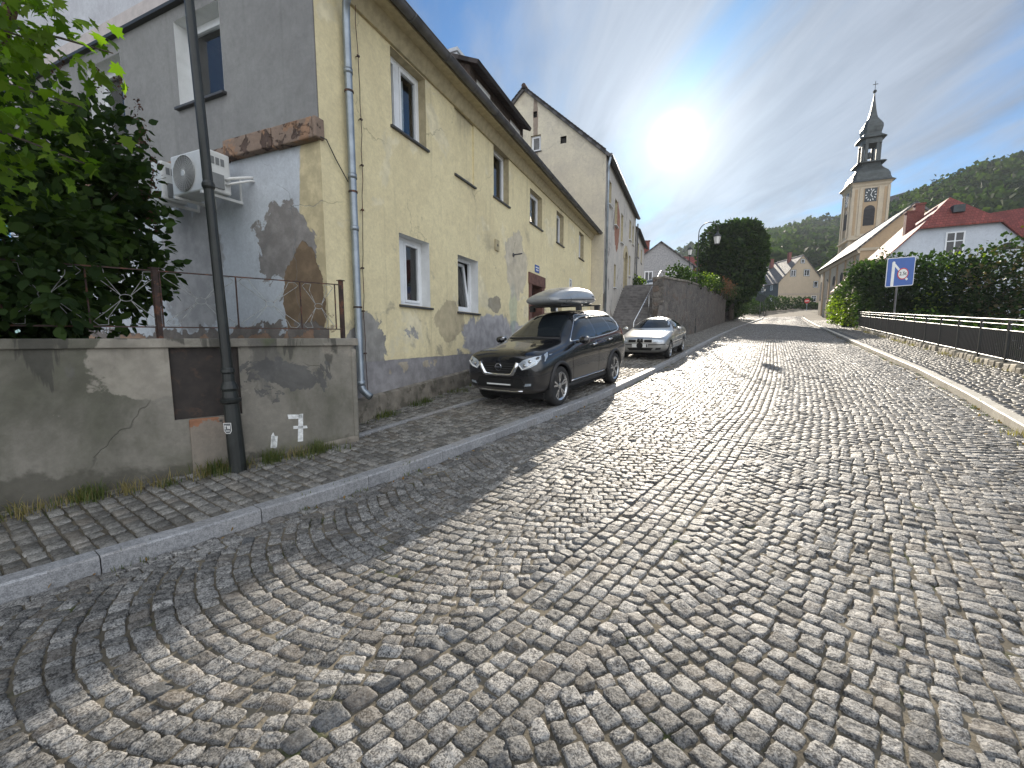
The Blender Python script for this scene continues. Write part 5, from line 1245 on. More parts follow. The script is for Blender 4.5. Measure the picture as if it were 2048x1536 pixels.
# ================================================================== STAIRS, STONE WALL, LAMPS UP THE LANE
def rubble(name):
    m, t, b = newmat(name); P = nd(t, 'NewGeometry').outputs['Position']
    wv = vmath(t, 'ADD', nd(t, 'Mapping', {'Vector': P, 'Scale': (1, 1, 1.5)}).outputs[0], nd(t, 'VectorMath', {0: nd(t, 'TexNoise', {'Vector': P, 'Scale': 2.2, 'Detail': 4.0}).outputs['Color'], 1: (.35, .35, .35)}, operation='MULTIPLY').outputs[0])
    e = nd(t, 'TexVoronoi', {'Vector': wv, 'Scale': 2.6}, feature='DISTANCE_TO_EDGE').outputs['Distance']; c = nd(t, 'TexVoronoi', {'Vector': wv, 'Scale': 2.6}).outputs['Color']
    r_ = nd(t, 'SeparateColor', {0: c})
    cc = mixc(t, r_.outputs[0], (0.115, 0.108, 0.105), (0.25, 0.225, 0.20)); cc = mixc(t, mth(t, 'MULTIPLY', ramp(t, r_.outputs[1], .7, 1), .6), cc, (0.20, 0.135, 0.10))
    cc = mixc(t, ramp(t, noise(t, P, 9.0, 7.0, .7), .35, .7, .55, 0), cc, (0.075, 0.072, 0.07))
    mo = ramp(t, e, .02, .075, 1, 0); cc = mixc(t, mth(t, 'MULTIPLY', mo, .8), cc, (0.19, 0.175, 0.155)); cc = mixc(t, ramp(t, noise(t, P, .7, 5.0), .5, .7, 0, .5), cc, (0.09, 0.085, 0.08))
    t.links.new(cc, b.inputs['Base Color']); b.inputs['Roughness'].default_value = .92; b.inputs['Specular IOR Level'].default_value = .2
    h = mth(t, 'ADD', mth(t, 'MULTIPLY', mo, -1.0), mth(t, 'MULTIPLY', noise(t, P, 12.0, 6.0, .65), .9)); t.links.new(nd(t, 'Bump', {'Height': h, 'Strength': 1.0, 'Distance': .04}).outputs[0], b.inputs['Normal'])
rubble('rubble_stone')
pbr('stair_stone', (0.17, 0.16, 0.155), .9, var=.3, scale=4, bump=.006)
stt = thing('stone_staircase', 'long grey stone staircase rising beside the tall house', 'staircase', (-3.2, 22, 1.4))
NS = 23; b = MB(); y0, z0 = 21.6, 1.32; dy, dz = .295, .164
for i in range(NS): b.box(XB, y0 + i * dy, .8, -1.72, y0 + (i + 1) * dy + .001, z0 + (i + 1) * dz - .0)
recalc(b.build('steps', 'stair_stone', stt, bevel=.012))
yt, zt2 = y0 + NS * dy, z0 + NS * dz
b = MB(); b.hexa([(XB, yt, .8), (-1.72, yt, .8), (-1.72, 46, .8), (XB, 46, .8), (XB, yt, zt2 - .01), (-1.72, yt, zt2 - .01), (-1.72, 46, zt2 + .85), (XB, 46, zt2 + .85)]); recalc(b.build('upper_lane', 'stair_stone', kind='structure'))
b = MB()
pa = [(-2.55, 20.4, G(-2.6, 20.4)), (-2.55, 20.4, 2.45), (-1.95, yt - .6, zt2 + .75), (-1.9, yt + 1.8, zt2 + .95), (-1.9, yt + 1.8, zt2)]
b.tube(pa, .028, 8); b.tube([(-2.25, 24.2, 2.9), (-2.25, 24.2, 4.15)], .022, 6); b.build('handrail', 'alloy', stt, smooth=True)
def prism_wall(name, label, cat, path, mat, th, parent=None, cap=None):
    """path: [(x, y, zbottom, ztop)], thickness to the left of travel"""
    b = MB(); cp = MB(); P = [Vector(p[:2]) for p in path]
    for i in range(len(path) - 1):
        d = (P[i + 1] - P[i]).normalized(); n = Vector((-d.y, d.x)) * th
        a, c = path[i], path[i + 1]
        q = [(a[0], a[1]), (c[0], c[1]), (c[0] + n.x, c[1] + n.y), (a[0] + n.x, a[1] + n.y)]
        b.hexa([(*q[0], a[2]), (*q[1], c[2]), (*q[2], c[2]), (*q[3], a[2]), (*q[0], a[3]), (*q[1], c[3]), (*q[2], c[3]), (*q[3], a[3])])
        if cap:
            m_ = n.normalized() * .05
            q = [(a[0] - m_.x, a[1] - m_.y), (c[0] - m_.x, c[1] - m_.y), (c[0] + n.x + m_.x, c[1] + n.y + m_.y), (a[0] + n.x + m_.x, a[1] + n.y + m_.y)]
            cp.hexa([(*q[0], a[3] + .002), (*q[1], c[3] + .002), (*q[2], c[3] + .002), (*q[3], a[3] + .002), (*q[0], a[3] + .12), (*q[1], c[3] + .12), (*q[2], c[3] + .12), (*q[3], a[3] + .12)])
    if cap:
        t = thing(name, label, cat, (path[0][0], path[0][1], path[0][2])); recalc(b.build('wall', mat, t)); recalc(cp.build('coping', cap, t, bevel=.015)); return t
    o = recalc(b.build(name, mat)); tag(o, label, cat); return o
sw = [(-1.50, 24.0, .8, 4.88)]
for s, top in ((26, 5.02), (28.2, 5.2), (33, 5.45), (39, 5.85), (45, 6.2), (51, 6.45), (55, 6.4), (57.5, 6.15)):
    t = float(tW(s)); x, y = XY(s, t); sw.append((x, y, .5, top))
prism_wall('stone_retaining_wall', 'tall rubble stone retaining wall along the left pavement', 'wall', sw, 'rubble_stone', .6, cap='concrete')
prism_wall('stair_side_wall', 'low rubble wall between the staircase and the stone wall', 'wall', [(-1.70, 22.4, .8, 2.6), (-1.70, 26.4, .8, 4.75), (-1.70, 46, .8, 5.3)], 'rubble_stone', -.2)
b = MB(); pts = [(x - .3, y, t - .1) for x, y, _, t in sw]; back = [(-1.9, 46, 5.6), (-25, 60, 8), (-25, 95, 9)]
b.add([pts[0]] + pts[1:] + [(7.0, 80, 5.6), (7.0, 100, 7), (-25, 100, 10), (-25, 60, 9), (-2.2, 46, 5.9), (-2.2, 28.5, 4.9)], [tuple(range(len(pts) + 6))]); recalc(b.build('upper_terrace', 'earth', kind='structure'))
# low wall pieces and gateway further on
lw_ = []
for s in (60, 63, 66): x, y = XY(s, float(tW(s)) + .1); lw_.append((x, y, 2.5, float(zr(s)) + 1.5))
prism_wall('low_garden_wall', 'low reddish stone wall in front of the far clipped hedge', 'wall', lw_, 'rubble_stone', .35)

def crook_lamp(label, x, y, z, h, yaw, sc=1.0):
    t = thing('street_lamp', label, 'street lamp', (x, y, z), (0, 0, yaw), group='black lantern lamps up the road', local=True)
    b = MB(); b.lathe((0, 0, 0), [(.10, 0), (.10, .5), (.07, .55), (.07, .95), (.09, 1.0), (.05, 1.05), (.045, 2.1), (.06, 2.13), (.04, 2.2), (.035, h - .75)], 12); b.build('post', 'black_metal', t)
    b = MB(); r_ = .62 * sc; pts = [(0, 0, h - .8)] + [(r_ - r_ * math.cos(a), 0, h - r_ + r_ * math.sin(a)) for a in np.linspace(0, math.pi * 1.0, 16)] + [(2 * r_ - .04, 0, h - r_ - .12)]
    b.tube(pts, .03, 8)
    r2 = .36 * sc; b.tube([(.30, 0, h - 1.15)] + [(.30 + r2 - r2 * math.cos(a), 0, h - .95 + r2 * .75 * math.sin(a)) for a in np.linspace(0, math.pi * .8, 10)], .02, 6); b.build('arm', 'black_metal', t, smooth=True)
    lantern(t, 2 * r_ - .04, h - r_ - .08, 1.45 * sc); return t
crook_lamp('near black crook lamp rising before the stone wall', .13, 32.3, G(.13, 32.3), 7.45, R(-18))
def post_lamp(label, x, y, z, h, sc=1.2):
    t = thing('street_lamp', label, 'street lamp', (x, y, z), (0, 0, 0), group='black lantern lamps up the road', local=True)
    b = MB(); b.lathe((0, 0, 0), [(.06, 0), (.05, .6), (.035, .7), (.03, h - .55 * sc)], 10); b.build('post', 'black_metal', t); lantern(t, 0, h, sc); return t
post_lamp('straight lamp post on the terrace above the stone wall', -.45, 37.9, 5.4, 3.75, 1.25)
post_lamp('small lamp post beside the reddish roofed house', -1.9, 47.5, 5.4, 2.95, .9)
x, y = XY(66, -7.2); post_lamp('black lantern lamp in front of the big clipped tree', x, y, float(zr(66)) + .1, 6.4, 1.25)
x, y = XY(84, -4.6); post_lamp('farthest lantern lamp before the dark slate house', x, y, float(zr(84)) + .1, 4.8, 1.2)

# ================================================================== HOUSES AND CHURCH
plaster('ochre', (0.47, 0.34, 0.21), (0.42, 0.31, 0.20), bump=.003, streak=.1, crack=False); plaster('cream', (0.58, 0.49, 0.36), (0.52, 0.44, 0.33), bump=.003, streak=.12, crack=False)
plaster('beige_house', (0.50, 0.41, 0.30), (0.46, 0.38, 0.28), bump=.003, streak=.1, crack=False); plaster('white_house', (0.62, 0.66, 0.72), (0.56, 0.60, 0.66), bump=.003, streak=.12, crack=False)
pbr('slate', (0.035, 0.045, 0.05), .55, var=.4, scale=5, bump=.01, bscale=8); pbr('blue_wall', (0.18, 0.27, 0.36), .8, var=.15); pbr('pinkish_wall', (0.37, 0.32, 0.30), .9, var=.15)
pbr('grey_wall', (0.30, 0.30, 0.31), .9, var=.2); pbr('brick_red', (0.17, 0.055, 0.045), .85, var=.3, scale=10, bump=.006, bscale=20, island=.2); pbr('copper_dark', (0.055, 0.064, 0.064), .5, metal=.35, var=.35, scale=1.5, bump=.01, bscale=5); pbr('gold', (0.5, 0.36, 0.12), .3, metal=.9)
pbr('louver', (0.035, 0.033, 0.035), .8, var=.2)
class House:
    """gable-roofed house; local x across the gable, y along the ridge, set at a world place and heading"""
    def __init__(s, name, label, cat, x, y, z, yaw, W, L, he, hr, wall, roof, ov=.35, th=.12, hip=0, gable=None, side=None):
        s.t = thing(name, label, cat, (x, y, z), (0, 0, yaw), local=True); s.W, s.L, s.he, s.hr = W, L, he, hr
        s.F = Pl((0, 0, 0), (1, 0, 0), (0, -1, 0)); s.Lf = Pl((-W / 2, 0, 0), (0, 1, 0), (-1, 0, 0)); s.Rt = Pl((W / 2, 0, 0), (0, 1, 0), (1, 0, 0))
        h = W / 2; zh = he + (hr - he) * (1 - hip) ; xh = h * hip
        b = MB(); b.quad((-h, 0, -4), (h, 0, -4), (h, 0, he), (xh, 0, zh), (-xh, 0, zh), (-h, 0, he)) if hip else b.quad((-h, 0, -4), (h, 0, -4), (h, 0, he), (0, 0, hr), (-h, 0, he))
        b.build('gable_wall', gable or wall, s.t); b = MB(); b.quad((h, L, -4), (-h, L, -4), (-h, L, he), (0, L, hr), (h, L, he)); b.build('gable_wall', gable or wall, s.t)
        b = MB(); b.quad((-h, 0, -4), (-h, L, -4), (-h, L, he), (-h, 0, he)); b.build('side_wall', side or wall, s.t); b = MB(); b.quad((h, 0, -4), (h, L, -4), (h, L, he), (h, 0, he)); b.build('side_wall', side or wall, s.t)
        k = (hr - he) / h; yb = hip * h * .9 if hip else 0
        for sg in (-1, 1):
            a = (sg * (h + ov), -ov * .6, he - k * ov + th); c = (sg * (h + ov), L + ov * .5, he - k * ov + th)
            if hip:
                b = MB(); top = [(a), c, (0, L + ov * .5, hr + th), (0, yb, hr + th), (sg * xh, -ov * .6, zh + th)]
                v = [Vector(p) for p in top]; b.prism(v, (0, 0, -th)); o = recalc(b.build('roof', roof, s.t)); s.uv(o, Vector((0, 1, 0)), Vector((-sg * h, 0, hr - he)).normalized())
            else: roofslab('roof', a, c, (0, L + ov * .5, hr + th), (0, -ov * .6, hr + th), roof, s.t, th)
        if hip:
            b = MB(); b.prism([Vector(p) for p in ((-xh - .1, -ov * .6 - .1, zh + th - .08), (xh + .1, -ov * .6 - .1, zh + th - .08), (0, yb, hr + th + .02))], (0, 0, -.12)); o = recalc(b.build('half_hip', roof, s.t)); s.uv(o, Vector((1, 0, 0)), Vector((0, yb, hr - zh)).normalized())
    def uv(s, o, U, V):
        uv = o.data.uv_layers.new(name='UVMap')
        for p in o.data.polygons:
            for li in p.loop_indices: co = o.data.vertices[o.data.loops[li].vertex_index].co; uv.data[li].uv = (co.dot(U), co.dot(V))
    def win(s, pl, u, z, w_, h, style='two', frame='white_pvc', glass='dark_glass', trim=None):
        o = MB(); p = pl
        if trim: p.box(o, u - w_ / 2 - .12, u + w_ / 2 + .12, z - .1, z + h + .12, -.02, .02)
        if trim: o.build('window_surround', trim, s.t)
        f = MB()
        for (a, b_, c, d) in ((u - w_ / 2, u - w_ / 2 + .09, z, z + h), (u + w_ / 2 - .09, u + w_ / 2, z, z + h), (u - w_ / 2 + .09, u + w_ / 2 - .09, z, z + .09), (u - w_ / 2 + .09, u + w_ / 2 - .09, z + h - .09, z + h)): p.box(f, a, b_, c, d, .022, .05)
        if style in ('two', 'cross'): p.box(f, u - .04, u + .04, z + .09, z + h - .09, .022, .048)
        if style == 'cross': p.box(f, u - w_ / 2 + .09, u + w_ / 2 - .09, z + h * .62, z + h * .62 + .07, .022, .046)
        w_o = recalc(f.build('window', frame, s.t)); g = MB(); g.quad(p.p(u - w_ / 2 + .05, z + .05, .03), p.p(u + w_ / 2 - .05, z + .05, .03), p.p(u + w_ / 2 - .05, z + h - .05, .03), p.p(u - w_ / 2 + .05, z + h - .05, .03)); g.build('pane', glass, w_o)
    def chimney(s, x, y, w_, z0, z1, mat='brick_red', d=None):
        b = MB(); d = d or w_; b.box(x - w_ / 2, y - d / 2, z0, x + w_ / 2, y + d / 2, z1); b.box(x - w_ / 2 - .06, y - d / 2 - .06, z1 + .001, x + w_ / 2 + .06, y + d / 2 + .06, z1 + .12); recalc(b.build('chimney', mat, s.t))

# white house with red half-hipped roof, beyond the shrubs
H1 = House('white_house', 'white gabled house under a red half-hipped tile roof', 'house', 17.62, 42.0, 2.2, R(-4), 10.0, 11, 4.54, 10.14, 'white_house', 'tile_red', hip=.43, ov=.4)
H1.win(H1.F, -.1, 5.45, 1.05, 1.85, 'cross')
b = MB()
for k in range(9):
    a0, a1 = math.pi * k / 9, math.pi * (k + 1) / 9; q = lambda a, r: H1.F.p(2.75 + r * math.cos(a), 5.75 + r * math.sin(a), .03)
    b.quad(q(a0, 0.001), q(a0, .5), q(a1, .5))
b.build('arched_opening', 'room_dark', H1.t)
H1.chimney(-1.75, 3.6, .6, 7.4, 9.75); H1.chimney(-.75, 5.4, .6, 8.6, 10.7)
b = MB(); q = Vector((.1, 1.15, 9.1)); b.box(q.x - .32, q.y - .75, q.z - .3, q.x + .32, q.y + .2, q.z + .22); recalc(b.build('roof_vent', 'slate', H1.t))
H2 = House('red_roof_house', 'house with faded red roof and white gable at the right edge', 'house', 31.5, 50.5, 3.5, R(60), 9, 12, 5.2, 9.6, 'white_house', 'tile_red')
H2.win(H2.F, 0, 6, 1.2, 1.3)
# church: nave, tower with clock, bell-shaped roof, open lantern, onion and spire
nyaw = math.atan2(-1.71, 25.0); 
NV = thing('church', 'ochre church with clock tower, curved dark spire and long sunlit roof', 'church', (21.5, 64, 4), (0, 0, 0))
NE, NR = 12.3, 16.6                                  # eave and ridge heights, world z
A0 = Vector((17.63, 62.0, 0)); ua = Vector((1, -.02, 0)).normalized(); va = Vector((.02, 1, 0)).normalized()
NW, NL = 9.2, 17.6
c2 = lambda u, v, z: A0 + ua * u + va * v + Vector((0, 0, z))
b = MB(); b.quad(c2(0, 0, 0), c2(NW, 0, 0), c2(NW, 0, NE), c2(NW / 2, 0, NR), c2(0, 0, NE)); b.build('gable_wall', 'ochre', NV)
b = MB(); b.quad(c2(0, NL, 0), c2(0, 0, 0), c2(0, 0, NE), c2(0, NL, NE)); b.quad(c2(NW, NL, 0), c2(NW, 0, 0), c2(NW, 0, NE), c2(NW, NL, NE)); b.quad(c2(0, NL, 0), c2(NW, NL, 0), c2(NW, NL, NE), c2(NW / 2, NL, NR), c2(0, NL, NE)); recalc(b.build('nave_wall', 'cream', NV))
ov = .55; kk = (NR - NE) / (NW / 2)
roofslab('nave_roof', c2(-ov, -.25, NE - kk * ov + .2), c2(-ov, NL + .3, NE - kk * ov + .2), c2(NW / 2, NL + .3, NR + .2), c2(NW / 2, -.25, NR + .2), 'tile_grey', NV, .2)
roofslab('nave_roof', c2(NW + ov, NL + .3, NE - kk * ov + .2), c2(NW + ov, -.25, NE - kk * ov + .2), c2(NW / 2, -.25, NR + .2), c2(NW / 2, NL + .3, NR + .2), 'tile_grey', NV, .2)
b = MB()
for v0, v1, zz0 in ((-.1, NL, NE - .75),):
    b.hexa([c2(-.18, v0, zz0), c2(0, v0, zz0), c2(0, v1, zz0), c2(-.18, v1, zz0), c2(-.4, v0, zz0 + .5), c2(0, v0, zz0 + .5), c2(0, v1, zz0 + .5), c2(-.4, v1, zz0 + .5)])
recalc(b.build('eaves_moulding', 'cream', NV))
b = MB(); b.hexa([c2(-.1, -.12, NE - .5), c2(NW, -.12, NE - .5), c2(NW, 0, NE - .5), c2(-.1, 0, NE - .5), c2(-.1, -.18, NE - .2), c2(NW, -.18, NE - .2), c2(NW, 0, NE - .2), c2(-.1, 0, NE - .2)]); recalc(b.build('gable_moulding', 'cream', NV))
SP = Pl(A0, va, -ua)
for v in (3, 6.5, 10, 13.5, 16.8):
    for (u0, u1) in ((v - 1.6, v - 1.1),):
        b = MB(); SP.box(b, u0, u1, 0, NE - .8, 0, .12); recalc(b.build('pilaster', 'ochre', NV))
    f = MB(); zb_ = 7.4; pts = [(v - .55, zb_), (v + .55, zb_)] + [(v + .55 * math.cos(a), zb_ + 2.3 + .55 * math.sin(a)) for a in np.linspace(0, math.pi, 9)]
    f.prism([SP.p(u, z, .005) for u, z in pts], -ua * .03); wo = recalc(f.build('window', 'room_dark', NV))
# tower
_n0 = set(bpy.data.objects)
TC = Vector((22.75, 84.8, 0)); ta = Vector((5.67, 2.58, 0)).normalized(); tb = Vector((-2.58, 5.67, 0)).normalized(); TH = 3.15
TP = [Pl(TC - tb * TH, ta, -tb), Pl(TC - ta * TH, tb, -ta), Pl(TC + ta * TH, tb, ta), Pl(TC + tb * TH, ta, tb)]
b = MB(); Z0, ZS, ZE = 2.0, 16.2, 25.0
for P in TP: b.quad(P.p(-TH, Z0), P.p(TH, Z0), P.p(TH, ZE), P.p(-TH, ZE))
recalc(b.build('tower', 'cream', NV))
for P in TP[:2]:
    b = MB(); P.box(b, -1.25, 1.25, 17.0, 24.0, .01, .05); P.box(b, -2.75, -2.25, 16.8, 24.0, .01, .05); P.box(b, 2.25, 2.75, 16.8, 24.0, .01, .05); P.box(b, -1.25, 1.25, 9, 15.8, .01, .05); recalc(b.build('ochre_panel', 'ochre', NV))
    b = MB()
    P.box(b, -1.9, -1.3, 16.6, 24.2, 0, .14); P.box(b, 1.3, 1.9, 16.6, 24.2, 0, .14); P.box(b, -3.25, -2.8, 9, 24.2, 0, .14); P.box(b, 2.8, 3.25, 9, 24.2, 0, .14)
    recalc(b.build('tower_pilaster', 'cream', NV))
    b = MB(); pts = [(-.95, 18.2), (.95, 18.2)] + [(.95 * math.cos(a), 20.6 + .75 * math.sin(a)) for a in np.linspace(0, math.pi, 11)]; b.prism([P.p(u, z, .06) for u, z in pts], P.n * .03); wo = recalc(b.build('belfry_opening', 'louver', NV))
    b = MB()
    for z in np.arange(18.4, 20.6, .22): b.hexa([P.p(-.9, z, .09), P.p(.9, z, .09), P.p(.9, z + .06, .15), P.p(-.9, z + .06, .15), P.p(-.9, z + .02, .09), P.p(.9, z + .02, .09), P.p(.9, z + .08, .15), P.p(-.9, z + .08, .15)])
    recalc(b.build('louvre_slats', 'louver', wo))
    b = MB(); b.box(0, 0, 0, .001, .001, .001); b = MB(); P.box(b, -1.05, 1.05, 21.9, 24.0, .055, .10); ck = recalc(b.build('clock', 'slate', NV))
    b = MB(); c_ = P.p(0, 22.95, .105)
    for k in range(12):
        a = math.pi * k / 6; dv = P.u * math.cos(a) + Vector((0, 0, 1)) * math.sin(a); b.bar(c_ + dv * .68, c_ + dv * .95, .13, .03, up=P.n)
    for a, l, w_ in ((R(70), .75, .10), (R(-50), .5, .12)):
        dv = P.u * math.cos(a) + Vector((0, 0, 1)) * math.sin(a); b.bar(c_ - dv * .1, c_ + dv * l, w_, .04, up=P.n)
    recalc(b.build('clock_hands', 'enamel_white', ck))
def sqloft(b, prof, cham=.16):
    """square with cut corners, half-width r at height z"""
    vs = []; n = 8
    for r, z in prof:
        c_ = r * cham if r > .2 else r * .55
        for (x, y) in ((-r + c_, -r), (r - c_, -r), (r, -r + c_), (r, r - c_), (r - c_, r), (-r + c_, r), (-r, r - c_), (-r, -r + c_)): vs.append(TC + ta * x + tb * y + Vector((0, 0, z)))
    fs = [(i * n + k, i * n + (k + 1) % n, (i + 1) * n + (k + 1) % n, (i + 1) * n + k) for i in range(len(prof) - 1) for k in range(n)] + [tuple(range(n))[::-1], tuple((len(prof) - 1) * n + k for k in range(n))]
    b.add(vs, fs)
b = MB(); sqloft(b, [(3.2, 15.9), (3.55, 16.05), (3.55, 16.25), (3.2, 16.35)], .03); recalc(b.build('string_course', 'cream', NV))
b = MB(); sqloft(b, [(3.2, 24.3), (3.35, 24.5), (3.4, 24.75), (3.75, 24.95)], .03); recalc(b.build('cornice', 'cream', NV))
b = MB(); sqloft(b, [(4.0, 24.97), (3.98, 25.08), (3.45, 25.45), (3.25, 26.0), (3.15, 26.6), (2.85, 27.2), (2.3, 27.8), (1.95, 28.3), (1.8, 28.8), (1.8, 29.05)]); recalc(b.build('bell_roof', 'copper_dark', NV))
b = MB(); sqloft(b, [(1.8, 29.06), (2.55, 29.1), (2.5, 29.2), (1.75, 29.45)]); recalc(b.build('lantern_base', 'copper_dark', NV))
b = MB()
for x in (-1, 1):
    for y in (-1, 1):
        for (dx, dy) in ((1.45, .95), (.95, 1.45)):
            q = TC + ta * x * dx + tb * y * dy; b.obox(q + Vector((0, 0, 31.2)), ta * .24, tb * .24, Vector((0, 0, 1.9)))
recalc(b.build('lantern_posts', 'copper_dark', NV))
b = MB(); b.lathe(TC + Vector((0, 0, 30.3)), [(.55, 0), (.5, .25), (.35, .8), (.1, 1.0)], 14); b.build('bell', 'copper_dark', NV)
b = MB(); sqloft(b, [(1.72, 32.3), (1.75, 33.1), (2.35, 33.2), (2.3, 33.35), (1.6, 33.8), (1.5, 34.1), (1.62, 34.5), (1.72, 35.0), (1.65, 35.5), (1.3, 36.1), (1.0, 36.5), (1.02, 36.6), (.85, 36.7), (.62, 37.6), (.42, 38.8), (.24, 40.2), (.10, 41.6), (.06, 42.0)], .28); recalc(b.build('onion_spire', 'copper_dark', NV))
b = MB(); b.lathe(TC + Vector((0, 0, 42.2)), [(.03, -.35), (.25, -.2), (.36, 0), (.25, .2), (.03, .35)], 12); recalc(b.build('spire_ball', 'copper_dark', NV))
b = MB(); q = TC + Vector((0, 0, 42.5)); b.bar(q, q + Vector((0, 0, 1.5)), .09, .09); b.bar(q + Vector((0, 0, .95)) - ta * .45, q + Vector((0, 0, .95)) + ta * .45, .09, .09); recalc(b.build('spire_cross', 'copper_dark', NV))

_ca, _sa = math.cos(-math.atan2(2.58, 5.67)), math.sin(-math.atan2(2.58, 5.67))
for o in set(bpy.data.objects) - _n0:
    for v in o.data.vertices:
        x, y = v.co.x - TC.x, v.co.y - TC.y
        v.co = (23.55 + .70 * (x * _ca - y * _sa), 82.7 + .70 * (x * _sa + y * _ca), np.interp(v.co.z, [2, 16.2, 24.97, 29.1, 33.2, 35.0, 36.5, 42.0, 44.0], [2, 16.6, 24.75, 27.8, 31.4, 33.0, 34.2, 38.2, 39.8]))
# far house at the end of the road
fyaw = math.atan2(4.2, 9.5)
H3 = House('slate_house', 'beige gabled house with dark slate side at the road end', 'house', 25.3, 130, 10.4, R(22), 11.4, 18, 5.6, 12.4, 'beige_house', 'tile_grey', ov=.4, side='slate')
for (u, z) in ((-2.2, 7.0), (1.2, 7.1)): H3.win(H3.F, u, z, 1.3, 1.6, 'two', trim='slate')
H3.win(H3.F, 0, 10.3, .9, 1.0, 'one', trim='slate'); H3.win(H3.F, 3.7, 4.2, 1.0, 1.5, 'one', trim='slate'); H3.win(H3.F, 3.5, .6, 1.2, 1.5, 'cross', trim='cream')
for v in (3, 7, 11, 15):
    for z in (1.0, 3.8): H3.win(H3.Lf, v, z, 1.0, 1.3, 'two')
b = MB(); H3.F.box(b, -5.68, 5.68, 2.45, 2.6, .0, .06); b.build('band', 'pinkish_wall', H3.t)
b = MB(); H3.F.box(b, -5.69, 5.69, -1.5, -.1, .0, .08); b.build('base_band', 'slate', H3.t)
H3.chimney(-1.0, 4, .7, 11, 13.6); H3.chimney(-1.5, 11, .8, 10.8, 13.2)
b = MB()
for v in np.arange(1, 17, 2.3): b.box(-6.9, v, 4.9, -5.72, v + 1.3, 6.3)
# cross-gabled houses behind the stone wall
H4 = House('blue_grey_house', 'grey roofed house with blue side wall above the stairs', 'house', -3.6, 50, 6.2, R(14), 7.0, 9, 3.4, 6.0, 'grey_wall', 'tile_grey', side='blue_wall')
H4.win(H4.F, -1.2, 1.6, .9, 1.3); H4.win(H4.F, 1.3, 1.6, .9, 1.3); H4.chimney(-1.2, 3, .8, 5, 6.7)
H5 = House('red_lane_house', 'small red roofed house beyond the blue grey house', 'house', -2.4, 68, 8.0, R(-62), 6.0, 7, 3.2, 5.6, 'pinkish_wall', 'tile_red')
H6 = House('hill_house', 'small white house standing high on the wooded hill', 'house', 84.5, 247.0, 56.5, R(40), 9, 10, 5.5, 9.5, 'white_house', 'tile_dark')
H6.win(H6.F, 0, 3, 1.4, 1.6)

# ================================================================== RIGHT SIDE: FENCE, EDGING, SIGNS
fyf = lambda s: float(tF(s)) + .12
fn = thing('black_fence', 'long black steel fence of thin pickets with double top rail', 'fence', (*XY(14, fyf(14)), 1))
s_list = [4.0]; 
while s_list[-1] < 36.5: s_list.append(s_list[-1] + 1.55)
def fp(s, dz): x, y = XY(s, fyf(s)); return Vector((x, y, float(zpr(s, fyf(s))) + dz))
FT = 1.12
for s in s_list:
    b = MB(); b.bar(fp(s, -.25), fp(s, FT + .02), .055, .055); b.bar(fp(s, .04), fp(s, .07), .14, .14); recalc(b.build('post', 'black_metal', fn))
for h_, w_ in ((FT + .02, .045), (FT - .09, .035), (FT - .24, .04), (.20, .045)):
    b = MB(); b.tube([fp(s, h_) for s in s_list], w_ / 2, 8); b.build('rail', 'black_metal', fn, smooth=True)
b = MB(); s = s_list[0]
for a, c in zip(s_list, s_list[1:]):
    for k in range(1, 17):
        q = a + (c - a) * k / 17; b.bar(fp(q, .20), fp(q, FT - .25), .02, .02)
b.build('pickets', 'picket_black', fn)
# rough edging stones under the fence
b = MB(); s = 3.5
while s < 36.5:
    l = rng.uniform(.14, .42); t0 = float(tF(s)); j = lambda: rng.uniform(-.025, .025)
    P = []
    for zz_ in (-.15, .15 + rng.uniform(-.03, .03)):
        for (ds, dt) in ((.006, j()), (l - .006, j()), (l - .006, .30 + j()), (.006, .30 + j())):
            x, y = XY(s + ds, t0 + dt + (.03 if zz_ > 0 else 0)); P.append((x, y, float(zpr(s, t0)) + zz_ + j() * .4))
    b.hexa([P[0], P[3], P[2], P[1], P[4], P[7], P[6], P[5]]); s += l
recalc(b.build('edging_stones', 'kerb_rough', bevel=.02, kind='structure'))
# blue priority-lane sign
sg = thing('blue_sign', 'blue square road sign with white lines and 2.5t circle', 'road sign', (8.68, 25.24, 1.2))
SPn = Vector((.407, -.914, 0)).normalized(); SPu = Vector((.914, .407, 0)).normalized()
c0 = Vector((8.70, 25.12, 4.76)); tl_ = R(-3.5)
up_ = (Vector((0, 0, 1)) * math.cos(tl_) - SPu * math.sin(tl_)).normalized(); up_ = Vector((0, 0, 1)); su = (SPu + Vector((0, 0, .075))).normalized()
sp = lambda a, c, d=0.0: c0 + su * a * 1.166 + up_ * c * 1.166 + SPn * d
def rrect(w_, h, r, n=5): return [(sx * (w_ - r) + r * math.cos(a), sz * (h - r) + r * math.sin(a)) for sx, sz, a0 in ((1, 1, 0), (-1, 1, 90), (-1, -1, 180), (1, -1, 270)) for a in np.linspace(R(a0), R(a0 + 90), n)]
def splate(name, poly, d0, th, mat, par): b = MB(); b.prism([sp(a, c, d0) for a, c in poly], SPn * th); return recalc(b.build(name, mat, par))
b = MB(); b.tube([(8.68, 25.24, .2), (8.68, 25.24, 5.2)], .038, 10); b.build('pole', 'zinc_dark', sg)
bd = splate('board', rrect(.56, .56, .06), 0, .02, 'enamel_white', sg); splate('field', rrect(.535, .535, .05), .0202, .003, 'enamel_blue', bd)
bar_ = lambda a, c, e, f, w_: [(a - (f - c) / math.hypot(e - a, f - c) * w_, c + (e - a) / math.hypot(e - a, f - c) * w_), (a + (f - c) / math.hypot(e - a, f - c) * w_, c - (e - a) / math.hypot(e - a, f - c) * w_), (e + (f - c) / math.hypot(e - a, f - c) * w_, f - (e - a) / math.hypot(e - a, f - c) * w_), (e - (f - c) / math.hypot(e - a, f - c) * w_, f + (e - a) / math.hypot(e - a, f - c) * w_)]
